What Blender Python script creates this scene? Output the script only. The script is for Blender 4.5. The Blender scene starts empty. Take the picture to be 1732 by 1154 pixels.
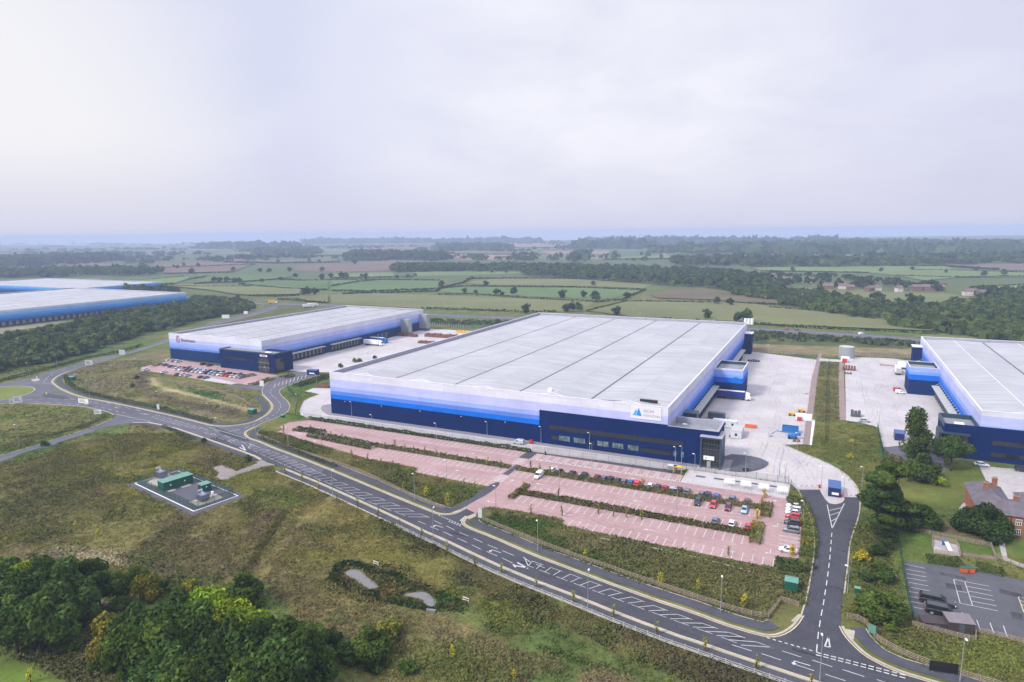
import bpy, math, random
import numpy as np
from mathutils import Vector, Matrix
from mathutils.geometry import tessellate_polygon

rnd = random.Random(11)
NR = np.random.RandomState(5)
sc = bpy.context.scene
COL = sc.collection

# ------------------------------------------------------------------ survey frame
# Camera station: 80 m above the ground.  G() gives the ground point (metres) of a
# surveyed photo coordinate, L() the world point of site-grid coordinates (u along the
# warehouse fronts, v away from the main road).
H = 80.0
FP, PITCH, ROLL, TH = 1105.6, 0.1644, -0.0107, -0.4535
CT, ST = math.cos(TH), math.sin(TH)
OX, OY = -82.264, 287.68

def G(px, py, z=0.0):
    X, Y = px - 866.0, py - 577.0
    c, s = math.cos(ROLL), math.sin(ROLL)
    X, Y = X * c + Y * s, -X * s + Y * c
    a, b = X / FP, -Y / FP
    yy = math.cos(PITCH) + b * math.sin(PITCH)
    zz = -math.sin(PITCH) + b * math.cos(PITCH)
    t = (z - H) / zz
    return (a * t, yy * t)

def L(u, v):
    return (OX + u * CT - v * ST, OY + u * ST + v * CT)

def UV(p):
    x, y = p[0] - OX, p[1] - OY
    return (x * CT + y * ST, -x * ST + y * CT)

def GP(pts):
    return [G(*p) for p in pts]

def GUV(px, py, z=0.0):
    return UV(G(px, py, z))

# ------------------------------------------------------------------ mesh builder
class MB:
    def __init__(s):
        s.v = []; s.f = []; s.m = []; s.c = None

    def add(s, vs, fs, mi=0):
        o = len(s.v)
        s.v.extend(vs)
        for f in fs:
            s.f.append(tuple(o + i for i in f)); s.m.append(mi)

    def box(s, x0, x1, y0, y1, z0, z1, mi=0, bottom=True):
        vs = [(x0, y0, z0), (x1, y0, z0), (x1, y1, z0), (x0, y1, z0), (x0, y0, z1), (x1, y0, z1), (x1, y1, z1), (x0, y1, z1)]
        fs = [(4, 5, 6, 7), (0, 1, 5, 4), (1, 2, 6, 5), (2, 3, 7, 6), (3, 0, 4, 7)]
        if bottom: fs.append((3, 2, 1, 0))
        s.add(vs, fs, mi)

    def cbox(s, x0, x1, y0, y1, z0, z1, c, mi=0):
        # box with chamfered vertical and top edges
        def ring(d, z): return [(x0 + d, y0, z), (x1 - d, y0, z), (x1, y0 + d, z), (x1, y1 - d, z), (x1 - d, y1, z), (x0 + d, y1, z), (x0, y1 - d, z), (x0, y0 + d, z)]
        r0 = ring(c, z0); r1 = ring(c, z1 - c)
        r2 = [(x0 + c + (p[0] - x0 - c) * 0, 0, 0) for p in r1]
        cx, cy = (x0 + x1) / 2, (y0 + y1) / 2
        fx, fy = 1 - 2 * c / max(1e-6, x1 - x0), 1 - 2 * c / max(1e-6, y1 - y0)
        r2 = [(cx + (p[0] - cx) * fx, cy + (p[1] - cy) * fy, z1) for p in r1]
        fs = []
        for k in range(8):
            j = (k + 1) % 8
            fs.append((k, j, 8 + j, 8 + k)); fs.append((8 + k, 8 + j, 16 + j, 16 + k))
        fs.append(tuple(range(16, 24))); fs.append(tuple(range(7, -1, -1)))
        s.add(r0 + r1 + r2, fs, mi)

    def prism(s, poly, z0, z1, mi=0, sides=True):
        n = len(poly)
        a = sum(poly[i][0] * poly[(i + 1) % n][1] - poly[(i + 1) % n][0] * poly[i][1] for i in range(n))
        if a < 0: poly = poly[::-1]
        top = [(p[0], p[1], z1) for p in poly]
        tri = tessellate_polygon([[Vector((p[0], p[1], 0)) for p in poly]])
        fs = []
        for t in tri:
            A, B, Cc = (poly[i] for i in t)
            ar = (B[0] - A[0]) * (Cc[1] - A[1]) - (B[1] - A[1]) * (Cc[0] - A[0])
            fs.append(tuple(t) if ar > 0 else tuple(t)[::-1])
        s.add(top, fs, mi)
        if sides:
            vs = [(p[0], p[1], z0) for p in poly] + top
            s.add(vs, [(i, (i + 1) % n, n + (i + 1) % n, n + i) for i in range(n)], mi)

    def strip(s, line, o0, o1, z, mi=0, z0=None):
        # ribbon beside a polyline, offsets measured to the left of travel; z0 -> solid kerb
        a = offset(line, o0); b = offset(line, o1)
        n = len(line)
        if z0 is None:
            s.add([(p[0], p[1], z) for p in a] + [(p[0], p[1], z) for p in b], [(i, i + 1, n + i + 1, n + i) if o0 > o1 else (n + i, n + i + 1, i + 1, i) for i in range(n - 1)], mi)
        else:
            for i in range(n - 1):
                q = [a[i], a[i + 1], b[i + 1], b[i]]
                zt = z + (i % 3) * .003
                s.add([(p[0], p[1], z0) for p in q] + [(p[0], p[1], zt) for p in q], [(4, 5, 6, 7), (0, 1, 5, 4), (2, 3, 7, 6), (1, 2, 6, 5), (3, 0, 4, 7)], mi)

    def tube(s, pts, r, n=6, mi=0, r1=None):
        if r1 is None: r1 = r
        rings = []
        for i, p in enumerate(pts):
            p = Vector(p)
            d = Vector(pts[min(i + 1, len(pts) - 1)]) - Vector(pts[max(i - 1, 0)])
            d.normalize()
            u = d.cross(Vector((0.31, 0.95, 0.05) if abs(d.z) > .6 else (0, 0, 1))); u.normalize(); w = d.cross(u)
            rr = r + (r1 - r) * i / max(1, len(pts) - 1)
            rings.append([tuple(p + (u * math.cos(2 * math.pi * k / n) + w * math.sin(2 * math.pi * k / n)) * rr) for k in range(n)])
        vs = [q for ring in rings for q in ring]
        fs = []
        for i in range(len(pts) - 1):
            for k in range(n):
                j = (k + 1) % n
                fs.append((i * n + k, i * n + j, (i + 1) * n + j, (i + 1) * n + k))
        fs.append(tuple(range(n - 1, -1, -1))); fs.append(tuple((len(pts) - 1) * n + k for k in range(n)))
        s.add(vs, fs, mi)

    def cyl(s, x, y, z0, z1, r, n=12, mi=0, r1=None):
        s.tube([(x, y, z0), (x, y, z1)], r, n, mi, r1)

    def ycyl(s, x, y0, y1, z, r, n=12, mi=0):
        s.tube([(x, y0, z), (x, y1, z)], r, n, mi)

    def mesh(s, name, mats, smooth=False):
        me = bpy.data.meshes.new(name)
        me.from_pydata(s.v, [], s.f)
        for m in (mats if isinstance(mats, (list, tuple)) else [mats]): me.materials.append(m)
        if any(s.m): me.polygons.foreach_set('material_index', s.m)
        if smooth: me.polygons.foreach_set('use_smooth', [True] * len(s.f))
        if s.c is not None:
            at = me.color_attributes.new('col', 'FLOAT_COLOR', 'POINT')
            at.data.foreach_set('color', np.asarray(s.c, dtype=np.float32).ravel())
        me.update()
        return me

def offset(line, o):
    out = []
    n = len(line)
    for i in range(n):
        p = line[i]
        ds = []
        if i > 0: ds.append((p[0] - line[i - 1][0], p[1] - line[i - 1][1]))
        if i < n - 1: ds.append((line[i + 1][0] - p[0], line[i + 1][1] - p[1]))
        nx = ny = 0
        for d in ds:
            l = math.hypot(*d) or 1e-9
            nx += -d[1] / l; ny += d[0] / l
        l = math.hypot(nx, ny) or 1e-9
        k = 1.0
        if len(ds) == 2:
            l0 = math.hypot(*ds[0]) or 1e-9
            cosv = max(.5, (nx / l) * (-ds[0][1] / l0) + (ny / l) * (ds[0][0] / l0)); k = 1 / cosv
        out.append((p[0] + nx / l * o * k, p[1] + ny / l * o * k))
    return out

def smooth(line, it=2, closed=False):
    for _ in range(it):
        out = [] if closed else [line[0]]
        n = len(line)
        for i in range(n if closed else n - 1):
            a, b = line[i], line[(i + 1) % n]
            out.append((a[0] * .75 + b[0] * .25, a[1] * .75 + b[1] * .25)); out.append((a[0] * .25 + b[0] * .75, a[1] * .25 + b[1] * .75))
        if not closed: out.append(line[-1])
        line = out
    return line

def resample(line, step):
    out = [line[0]]; acc = 0.0; nxt = step
    for a, b in zip(line[:-1], line[1:]):
        l = math.hypot(b[0] - a[0], b[1] - a[1])
        while l > 0 and acc + l >= nxt:
            t = (nxt - acc) / l
            out.append((a[0] + (b[0] - a[0]) * t, a[1] + (b[1] - a[1]) * t)); nxt += step
        acc += l
    if math.hypot(out[-1][0] - line[-1][0], out[-1][1] - line[-1][1]) > step * .3: out.append(line[-1])
    return out

def at_len(line, d):
    acc = 0.0
    for a, b in zip(line[:-1], line[1:]):
        l = math.hypot(b[0] - a[0], b[1] - a[1])
        if acc + l >= d or b is line[-1]:
            t = (d - acc) / (l or 1e-9)
            return (a[0] + (b[0] - a[0]) * t, a[1] + (b[1] - a[1]) * t), math.atan2(b[1] - a[1], b[0] - a[0])
        acc += l

def length(line):
    return sum(math.hypot(b[0] - a[0], b[1] - a[1]) for a, b in zip(line[:-1], line[1:]))

def inpoly(X, Y, poly):
    X = np.asarray(X); Y = np.asarray(Y)
    r = np.zeros(X.shape, bool)
    n = len(poly)
    for i in range(n):
        x0, y0 = poly[i]; x1, y1 = poly[(i + 1) % n]
        if y0 == y1: continue
        c = ((y0 > Y) != (y1 > Y)) & (X < (x1 - x0) * (Y - y0) / (y1 - y0) + x0)
        r ^= c
    return r

def dist_poly(X, Y, poly, closed=True):
    d = np.full(np.shape(X), 1e9)
    n = len(poly)
    for i in range(n if closed else n - 1):
        x0, y0 = poly[i]; x1, y1 = poly[(i + 1) % n]
        dx, dy = x1 - x0, y1 - y0
        t = np.clip(((X - x0) * dx + (Y - y0) * dy) / (dx * dx + dy * dy + 1e-9), 0, 1)
        d = np.minimum(d, np.hypot(X - x0 - t * dx, Y - y0 - t * dy))
    return d

# ------------------------------------------------------------------ objects
def put(name, me, parent=None, loc=None, rz=None):
    o = bpy.data.objects.new(name, me)
    COL.objects.link(o)
    if parent is not None: o.parent = parent
    if loc is not None: o.location = loc if len(loc) == 3 else (loc[0], loc[1], 0)
    if rz is not None: o.rotation_euler = (0, 0, rz)
    return o

def part(name, mb, mats, parent, smooth=False):
    return put(name, mb.mesh(name, mats, smooth), parent)

def tag(o, label, cat, group=None):
    o['label'] = label; o['category'] = cat
    if group: o['group'] = group
    return o

def thing(name, label, cat, loc, rz=0.0, group=None):
    o = bpy.data.objects.new(name, None)
    o.empty_display_size = 1
    COL.objects.link(o)
    o.location = loc if len(loc) == 3 else (loc[0], loc[1], 0)
    o.rotation_euler = (0, 0, rz)
    return tag(o, label, cat, group)

def struct(name, mb, mats, kind='structure', smooth=False):
    o = put(name, mb.mesh(name, mats, smooth)); o['kind'] = kind
    return o

def dup(root, loc, rz, label, group=None, scale=None, color=None):
    r = root.copy(); COL.objects.link(r)
    r.location = loc if len(loc) == 3 else (loc[0], loc[1], 0)
    r.rotation_euler = (0, 0, rz)
    if scale is not None: r.scale = scale if not isinstance(scale, (int, float)) else (scale,) * 3
    r['label'] = label
    if group: r['group'] = group
    if color is not None: r.color = color
    for ch in list(root.children):
        c = ch.copy(); COL.objects.link(c); c.parent = r
        if color is not None: c.color = color
        for g in ch.children:
            d = g.copy(); COL.objects.link(d); d.parent = c
    return r

ORD = ['first', 'second', 'third', 'fourth', 'fifth', 'sixth', 'seventh', 'eighth', 'ninth', 'tenth', 'eleventh', 'twelfth', 'thirteenth', 'fourteenth', 'fifteenth', 'sixteenth', 'seventeenth', 'eighteenth', 'nineteenth', 'twentieth', 'twenty-first', 'twenty-second', 'twenty-third', 'twenty-fourth', 'twenty-fifth', 'twenty-sixth']

# ------------------------------------------------------------------ materials
def S(r, g, b):
    def f(c):
        c /= 255.0
        return c / 12.92 if c <= .04045 else ((c + .055) / 1.055) ** 2.4
    return (f(r), f(g), f(b))

class NT:
    def __init__(s, name):
        s.m = bpy.data.materials.new(name); s.m.use_nodes = True
        s.t = s.m.node_tree; s.n = s.t.nodes; s.l = s.t.links
        s.b = s.n['Principled BSDF']; s.out = s.n['Material Output']
        s.tc = s.n.new('ShaderNodeTexCoord')

    def node(s, typ, **kw):
        n = s.n.new(typ)
        for k, v in kw.items():
            if k.startswith('_'): setattr(n, k[1:], v)
            else: s.set(n.inputs[k.replace('__', ' ')], v)
        return n

    def set(s, sock, v):
        if isinstance(v, bpy.types.NodeSocket): s.l.new(v, sock)
        else:
            if isinstance(v, (tuple, list)) and len(v) == 3 and sock.type == 'RGBA': v = (*v, 1)
            sock.default_value = v

    def noise(s, scale, detail=4, rough=.55, vec=None, dist=0.0):
        return s.node('ShaderNodeTexNoise', Vector=vec or s.tc.outputs['Object'], Scale=scale, Detail=detail, Roughness=rough, Distortion=dist).outputs['Fac']

    def map(s, v, a, b, c, d):
        n = s.node('ShaderNodeMapRange', Value=v)
        n.inputs[1].default_value = a; n.inputs[2].default_value = b; n.inputs[3].default_value = c; n.inputs[4].default_value = d
        return n.outputs[0]

    def mix(s, f, a, b, mode='MIX'):
        n = s.n.new('ShaderNodeMix'); n.data_type = 'RGBA'; n.blend_type = mode
        s.set(n.inputs[0], f); s.set(n.inputs[6], a); s.set(n.inputs[7], b)
        return n.outputs[2]

    def math(s, op, a, b=0.0, c=None):
        n = s.n.new('ShaderNodeMath'); n.operation = op
        s.set(n.inputs[0], a); s.set(n.inputs[1], b)
        if c is not None: s.set(n.inputs[2], c)
        return n.outputs[0]

    def scale(s, col, f):
        n = s.n.new('ShaderNodeVectorMath'); n.operation = 'SCALE'
        s.set(n.inputs[0], col); s.set(n.inputs['Scale'], f)
        return n.outputs[0]

    def bump(s, h, strength, dist):
        n = s.node('ShaderNodeBump', Height=h, Strength=strength, Distance=dist)
        s.l.new(n.outputs[0], s.b.inputs['Normal'])

    def base(s, c, rough=.7, metal=0.0, spec=None):
        s.set(s.b.inputs['Base Color'], c); s.set(s.b.inputs['Roughness'], rough); s.set(s.b.inputs['Metallic'], metal)
        if spec is not None: s.set(s.b.inputs['Specular IOR Level'], spec)
        return s.m

def plain(name, c, rough=.6, amt=.25, sc_=1.5, metal=0.0, spec=None, dirt=None):
    t = NT(name)
    f = t.map(t.noise(sc_, 5, .6), .3, .7, 1 - amt, 1 + amt)
    col = t.scale((c[0], c[1], c[2]), f)
    if dirt: col = t.mix(t.map(t.noise(sc_ * .23, 6, .65), .52, .75, 0, .6), col, dirt)
    return t.base(col, rough, metal, spec)

def ground_mat(name, c, amt=.3, scales=(.02, .15, 1.2), rough=.95, tint=None, bump=.0):
    t = NT(name)
    n1, n2, n3 = (t.noise(s_, 5, .62) for s_ in scales)
    f = t.math('ADD', t.math('ADD', t.map(n1, .3, .7, -amt, amt), t.map(n2, .3, .7, -amt, amt)), t.map(n3, .3, .7, -amt, amt))
    col = t.scale(c, t.math('ADD', f, 1.0))
    if tint: col = t.mix(t.map(t.noise(scales[0] * 2.3, 5, .6), .42, .66, 0, .8), col, tint)
    if bump: t.bump(n3, bump, .2)
    return t.base(col, rough, 0, .2)

M = {}
def leafmat(name, hue=1.0):
    t = NT(name)
    a = t.node('ShaderNodeAttribute', _attribute_name='col').outputs['Color']
    oi = t.node('ShaderNodeObjectInfo').outputs['Random']
    col = t.scale(a, t.map(oi, 0, 1, .72, 1.3))
    oi2 = t.math('FRACT', t.math('MULTIPLY', oi, 7.31))
    col = t.mix(t.math('MULTIPLY', oi2, .28), col, t.mix(1.0, col, (1.35, 1.05, .5, 1), 'MULTIPLY'))
    d = t.node('ShaderNodeBsdfDiffuse', Color=col)
    tr = t.node('ShaderNodeBsdfTranslucent', Color=t.mix(1.0, col, (1.25, 1.3, .7, 1), 'MULTIPLY'))
    mx = t.n.new('ShaderNodeMixShader'); mx.inputs[0].default_value = .25
    t.l.new(d.outputs[0], mx.inputs[1]); t.l.new(tr.outputs[0], mx.inputs[2]); t.l.new(mx.outputs[0], t.out.inputs[0])
    return t.m
M['leaf'] = leafmat('foliage')
M['bark'] = plain('bark', (.06, .048, .038), .9, .4, 6)
M['wood'] = plain('weathered_timber', (.30, .235, .185), .85, .35, 3)
M['rail_grey'] = plain('grey_galvanised_rail', (.42, .42, .40), .6, .2, 3)
M['steel'] = plain('galvanised_steel', (.34, .36, .37), .45, .15, 3, .3)
M['white'] = plain('white_paint', (.78, .78, .78), .5, .07, 2)
M['lamp_white'] = plain('lamp_head_shell', (.72, .75, .78), .4, .05, 2)
M['green'] = plain('green_cabinet_paint', (.010, .085, .058), .45, .2, 1.2)
M['green_roof'] = plain('green_cabinet_roof', (.10, .24, .18), .5, .15, 1.2)
M['black'] = plain('black_paint', (.012, .012, .014), .35, .2, 2)
M['rubber'] = plain('tyre_rubber', (.016, .016, .017), .9, .2, 4)
M['red'] = plain('red_paint', (.50, .03, .03), .45, .12, 2)
M['orange'] = plain('orange_plastic', (.70, .11, .02), .5, .12, 2)
M['yellow'] = plain('yellow_paint', (.68, .40, .03), .45, .12, 2)
M['blue'] = plain('blue_paint', (.01, .13, .38), .45, .15, 1)
M['navy'] = plain('navy_cabin_paint', (.006, .022, .11), .45, .15, 1)
M['navy_roof'] = plain('blue_cabin_roof', (.04, .09, .26), .5, .15, 1)
M['cabin'] = plain('pale_cabin_panel', (.52, .55, .58), .55, .12, 1)
M['greydark'] = plain('dark_grey_metal', (.07, .085, .10), .5, .15, 1)
M['rust'] = plain('rusty_brown', (.16, .07, .05), .8, .35, 1.2)
M['glass'] = NT('dark_glass').base((.012, .018, .022), .08, 0, .6)
def window_lit():
    t = NT('blinds_behind_glass')
    return t.base(t.scale((.13, .19, .20), t.map(t.noise(.9, 3, .6), .3, .7, .35, 1.2)), .25, 0, .5)
M['blind'] = window_lit()
M['blue_glass'] = NT('transformer_grey').base((.18, .21, .27), .45, .3)
def paint():
    t = NT('car_paint')
    c = t.node('ShaderNodeObjectInfo').outputs['Color']
    t.base(t.scale(c, t.map(t.noise(3, 3, .5), .3, .7, .93, 1.05)), .25, .0, .5)
    t.set(t.b.inputs['Coat Weight'], .6); t.set(t.b.inputs['Coat Roughness'], .08)
    return t.m
M['paint'] = paint()
def mesh_fence(name, c, a):
    t = NT(name)
    t.base(c, .6)
    tr = t.node('ShaderNodeBsdfTransparent'); mx = t.n.new('ShaderNodeMixShader'); mx.inputs[0].default_value = a
    t.l.new(tr.outputs[0], mx.inputs[1]); t.l.new(t.b.outputs[0], mx.inputs[2]); t.l.new(mx.outputs[0], t.out.inputs[0])
    return t.m
M['poly'] = mesh_fence('polycarbonate', (.7, .72, .74), .32)
M['mesh_green'] = mesh_fence('green_wire_mesh', (.015, .075, .06), .42)
M['mesh_grey'] = mesh_fence('grey_wire_mesh', (.12, .13, .14), .22)

def clad_mat(name, bands, top, alt=None):
    # bands: [(z fraction start, colour)], profiled metal sheet with vertical joints
    t = NT(name)
    sep = t.node('ShaderNodeSeparateXYZ', Vector=t.tc.outputs['Object'])
    r = t.n.new('ShaderNodeValToRGB'); r.color_ramp.interpolation = 'CONSTANT'
    t.l.new(t.math('DIVIDE', sep.outputs[2], top), r.inputs[0])
    el = r.color_ramp.elements
    el[0].position = 0; el[0].color = (*bands[0][1], 1)
    el[1].position = bands[1][0]; el[1].color = (*bands[1][1], 1)
    for p, c in bands[2:]:
        e = el.new(p); e.color = (*c, 1)
    run = t.math('ADD', sep.outputs[0], sep.outputs[1])
    panel = t.node('ShaderNodeTexWhiteNoise', _noise_dimensions='2D', Vector=t.node('ShaderNodeCombineXYZ', X=t.math('FLOOR', t.math('DIVIDE', run, 6.0)), Y=t.math('FLOOR', t.math('DIVIDE', sep.outputs[2], 1.0))).outputs[0]).outputs['Value']
    f = t.math('MULTIPLY', t.map(panel, 0, 1, .95, 1.05), t.map(t.noise(.08, 5, .6), .3, .7, .9, 1.08))
    fr = t.math('FRACT', t.math('DIVIDE', run, 6.0))
    seam = t.math('LESS_THAN', fr, .025)
    f = t.math('MULTIPLY', f, t.math('SUBTRACT', 1.0, t.math('MULTIPLY', seam, .10)))
    wave = t.node('ShaderNodeTexWave', _wave_type='BANDS', _bands_direction='Z', Vector=t.tc.outputs['Object'], Scale=1.6).outputs['Fac']
    t.bump(wave, .12, .05)
    return t.base(t.scale(r.outputs[0], f), .7, 0, .05)

NAVY, BRIGHT, MID, PERI, LAV, WHITE = (.0022, .0165, .088), (.004, .135, .60), (.10, .21, .62), (.28, .37, .72), (.44, .475, .75), (.61, .615, .70)
M['clad_main'] = clad_mat('banded_cladding', [(0, NAVY), (.362, BRIGHT), (.468, MID), (.552, PERI), (.645, LAV), (.835, WHITE)], 19.05)
M['clad_two'] = clad_mat('banded_cladding_two', [(0, (.004, .028, .105)), (.40, (.10, .20, .55)), (.47, (.22, .32, .66)), (.56, PERI), (.66, LAV), (.80, WHITE)], 16.9)
M['clad_shed'] = clad_mat('banded_cladding_blue', [(0, (.008, .036, .12)), (.34, (.01, .10, .38)), (.46, (.02, .20, .62)), (.58, (.08, .32, .70)), (.72, (.25, .45, .75)), (.88, (.5, .6, .78))], 15.0)
M['clad_navy'] = clad_mat('navy_cladding', [(0, NAVY), (.5, NAVY)], 19.05)
M['clad_tower'] = clad_mat('tower_cladding', [(0, (.005, .026, .11)), (.52, BRIGHT), (.70, (.16, .32, .72)), (.80, PERI), (.96, WHITE)], 14.0)

def roof_mat(name, c):
    t = NT(name)
    sep = t.node('ShaderNodeSeparateXYZ', Vector=t.tc.outputs['Object'])
    nz = t.noise(.05, 5, .6)
    v = sep.outputs[1]
    seam = t.map(t.math('FRACT', t.math('DIVIDE', v, 1.9)), 0, .14, .78, 1.0)
    panel = t.node('ShaderNodeTexWhiteNoise', _noise_dimensions='2D', Vector=t.node('ShaderNodeCombineXYZ', X=t.math('FLOOR', t.math('DIVIDE', sep.outputs[0], 15.2)), Y=t.math('FLOOR', t.math('DIVIDE', v, 1.9))).outputs[0]).outputs['Value']
    # pale rooflight strips let into every fifth sheet
    k = t.math('LESS_THAN', t.math('FRACT', t.math('DIVIDE', v, 9.5)), .2)
    inx = t.math('LESS_THAN', t.math('ABSOLUTE', t.math('SUBTRACT', t.math('FRACT', t.math('DIVIDE', sep.outputs[0], 15.2)), .5)), .34)
    rl = t.math('MULTIPLY', k, inx)
    stretch = t.node('ShaderNodeMapping', Vector=t.tc.outputs['Object'], Scale=(.05, .9, 1)).outputs[0]
    streak = t.noise(1.0, 4, .6, stretch)
    f = t.math('MULTIPLY', t.math('MULTIPLY', t.map(panel, 0, 1, .92, 1.06), seam), t.math('MULTIPLY', t.map(nz, .3, .7, .88, 1.07), t.map(streak, .3, .7, .90, 1.07)))
    col = t.mix(t.math('MULTIPLY', rl, .45), t.scale(c, f), t.scale((c[0] * 1.12, c[1] * 1.14, c[2] * 1.12), f))
    return t.base(col, .55, 0, .3)
M['roof'] = roof_mat('warehouse_roof_sheet', (.375, .378, .395))
M['gutter'] = plain('roof_gutter_lining', (.11, .11, .12), .8, .2, .5)
M['coping'] = plain('white_coping', (.64, .64, .70), .5, .05, .3)
M['flatroof'] = plain('grey_flat_roof', (.20, .22, .24), .85, .15, .35)
M['parapet_in'] = plain('parapet_lining', (.30, .30, .36), .7, .1, .3)
M['teal_steel'] = plain('dark_slate_panel', (.022, .048, .075), .5, .15, .5)
# ------------------------------------------------------------------ camera
cam = bpy.data.cameras.new('camera'); camo = bpy.data.objects.new('camera', cam); COL.objects.link(camo)
cam.sensor_width = 36.0; cam.lens = FP / 1732.0 * 36.0; cam.clip_start = .5; cam.clip_end = 40000
camo.matrix_world = Matrix.Translation((0, 0, H)) @ Matrix.Rotation(math.pi / 2 - PITCH, 4, 'X') @ Matrix.Rotation(ROLL, 4, 'Z')
sc.camera = camo
sc.render.engine = 'CYCLES'
sc.cycles.use_denoising = True
sc.cycles.volume_bounces = 1
sc.cycles.max_bounces = 6; sc.cycles.diffuse_bounces = 3; sc.cycles.transparent_max_bounces = 24
sc.cycles.use_adaptive_sampling = True; sc.cycles.adaptive_threshold = .02
sc.view_settings.view_transform = 'Standard'; sc.view_settings.look = 'None'
sc.view_settings.exposure = 0.15; sc.view_settings.gamma = 1.0

# ------------------------------------------------------------------ sky and sun
SUN_EL, SUN_AZ = math.radians(42), math.radians(-118)      # azimuth from +Y towards +X: high on the left, behind the camera
w = bpy.data.worlds.new('World'); sc.world = w; w.use_nodes = True
wt = w.node_tree; wn = wt.nodes; wl = wt.links
def W(typ, **kw):
    n = wn.new(typ)
    for k, v in kw.items():
        if k.startswith('_'): setattr(n, k[1:], v)
        elif isinstance(v, bpy.types.NodeSocket): wl.new(v, n.inputs[k.replace('__', ' ')])
        else: n.inputs[k.replace('__', ' ')].default_value = v
    return n
def WM(op, a, b=0.0):
    n = wn.new('ShaderNodeMath'); n.operation = op
    for i, v in enumerate((a, b)):
        if isinstance(v, bpy.types.NodeSocket): wl.new(v, n.inputs[i])
        else: n.inputs[i].default_value = v
    return n.outputs[0]
def WX(f, a, b):
    n = wn.new('ShaderNodeMix'); n.data_type = 'RGBA'
    for i, v in ((0, f), (6, a), (7, b)):
        if isinstance(v, bpy.types.NodeSocket): wl.new(v, n.inputs[i])
        else: n.inputs[i].default_value = v if i == 0 else (*v, 1)
    return n.outputs[2]
def WR(v, a, b, c, d, smooth_=False):
    n = wn.new('ShaderNodeMapRange'); wl.new(v, n.inputs[0])
    if smooth_: n.interpolation_type = 'SMOOTHSTEP'
    for i, q in enumerate((a, b, c, d)): n.inputs[i + 1].default_value = q
    return n.outputs[0]
sky = W('ShaderNodeTexSky'); sky.sky_type = 'NISHITA'; sky.sun_disc = False
sky.sun_elevation = SUN_EL; sky.sun_rotation = SUN_AZ; sky.air_density = 1.6; sky.dust_density = 3.0; sky.altitude = 100
wtc = W('ShaderNodeTexCoord')
sep = W('ShaderNodeSeparateXYZ', Vector=wtc.outputs['Generated'])
zc = WM('MAXIMUM', sep.outputs[2], 0.0)
den = WM('ADD', zc, .30)
# cloud deck seen as a flat layer overhead
deck = W('ShaderNodeCombineXYZ', X=WM('DIVIDE', sep.outputs[0], den), Y=WM('DIVIDE', sep.outputs[1], den), Z=3.7)
n1 = W('ShaderNodeTexNoise', Vector=deck.outputs[0], Scale=.75, Detail=6, Roughness=.5, Distortion=.5).outputs['Fac']
n2 = W('ShaderNodeTexNoise', Vector=deck.outputs[0], Scale=2.6, Detail=5, Roughness=.55, Distortion=.3).outputs['Fac']
thick = WM('ADD', WM('MULTIPLY', n1, .74), WM('MULTIPLY', n2, .26))
lum = WX(WR(thick, .34, .62, 0, 1, True), (6.3, 6.45, 8.1), (7.5, 7.55, 8.8))       # thin bright / thick grey parts of the deck
def blob(d, a, c):
    n = wn.new('ShaderNodeVectorMath'); n.operation = 'DOT_PRODUCT'; wl.new(wtc.outputs['Generated'], n.inputs[0]); n.inputs[1].default_value = d
    return WR(n.outputs['Value'], a, c, 0, 1, True)
lum = WX(WM('MULTIPLY', blob((-.341, .914, .219), .90, .995), WR(n2, .3, .6, .35, .8)), lum, (6.0, 6.3, 8.3))   # heavier bank to the north-west
lum = WX(WM('MULTIPLY', blob((.08, .979, .186), .90, 1.0), WR(n2, .3, .65, .25, .7)), lum, (9.0, 9.0, 9.5))                              # thin bright part of the deck
lum = WX(WM('MULTIPLY', blob((-.66, .74, .10), .90, .998), .9), lum, (8.8, 8.7, 8.8))
horiz = WR(zc, .0, .14, 1, 0, True)
lum = WX(WM('MULTIPLY', horiz, .7), lum, (6.15, 6.1, 7.65))                         # deck evens out towards the horizon
zen = WR(zc, .30, .95, 1.0, 2.15)                                                   # overcast sky: the zenith is brighter than the horizon
sm = wn.new('ShaderNodeVectorMath'); sm.operation = 'SCALE'; wl.new(lum, sm.inputs[0]); wl.new(zen, sm.inputs['Scale'])
bg = wn['Background']
wl.new(WX(.94, sky.outputs[0], sm.outputs[0]), bg.inputs[0]); bg.inputs[1].default_value = .10
sm.label = 'overcast'

sun = bpy.data.lights.new('sun', 'SUN'); sun.energy = 3.5; sun.angle = math.radians(11); sun.color = (1, .95, .88)
suno = bpy.data.objects.new('sun', sun); COL.objects.link(suno)
sd = Vector((math.sin(SUN_AZ) * math.cos(SUN_EL), math.cos(SUN_AZ) * math.cos(SUN_EL), math.sin(SUN_EL)))
suno.rotation_euler = sd.to_track_quat('Z', 'Y').to_euler(); suno.location = (-200, -100, 300)

hz = MB(); hz.box(-9600, 9600, -900, 9700, -2.0, 98.0)
hm = bpy.data.materials.new('haze_air'); hm.use_nodes = True
ht = hm.node_tree; ht.nodes.remove(ht.nodes['Principled BSDF'])
pv = ht.nodes.new('ShaderNodeVolumePrincipled')
pv.inputs['Color'].default_value = (.51, .615, .86, 1); pv.inputs['Density'].default_value = .00019; pv.inputs['Anisotropy'].default_value = .0
ht.links.new(pv.outputs[0], ht.nodes['Material Output'].inputs['Volume'])
struct('haze', hz, hm, 'stuff')

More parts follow.
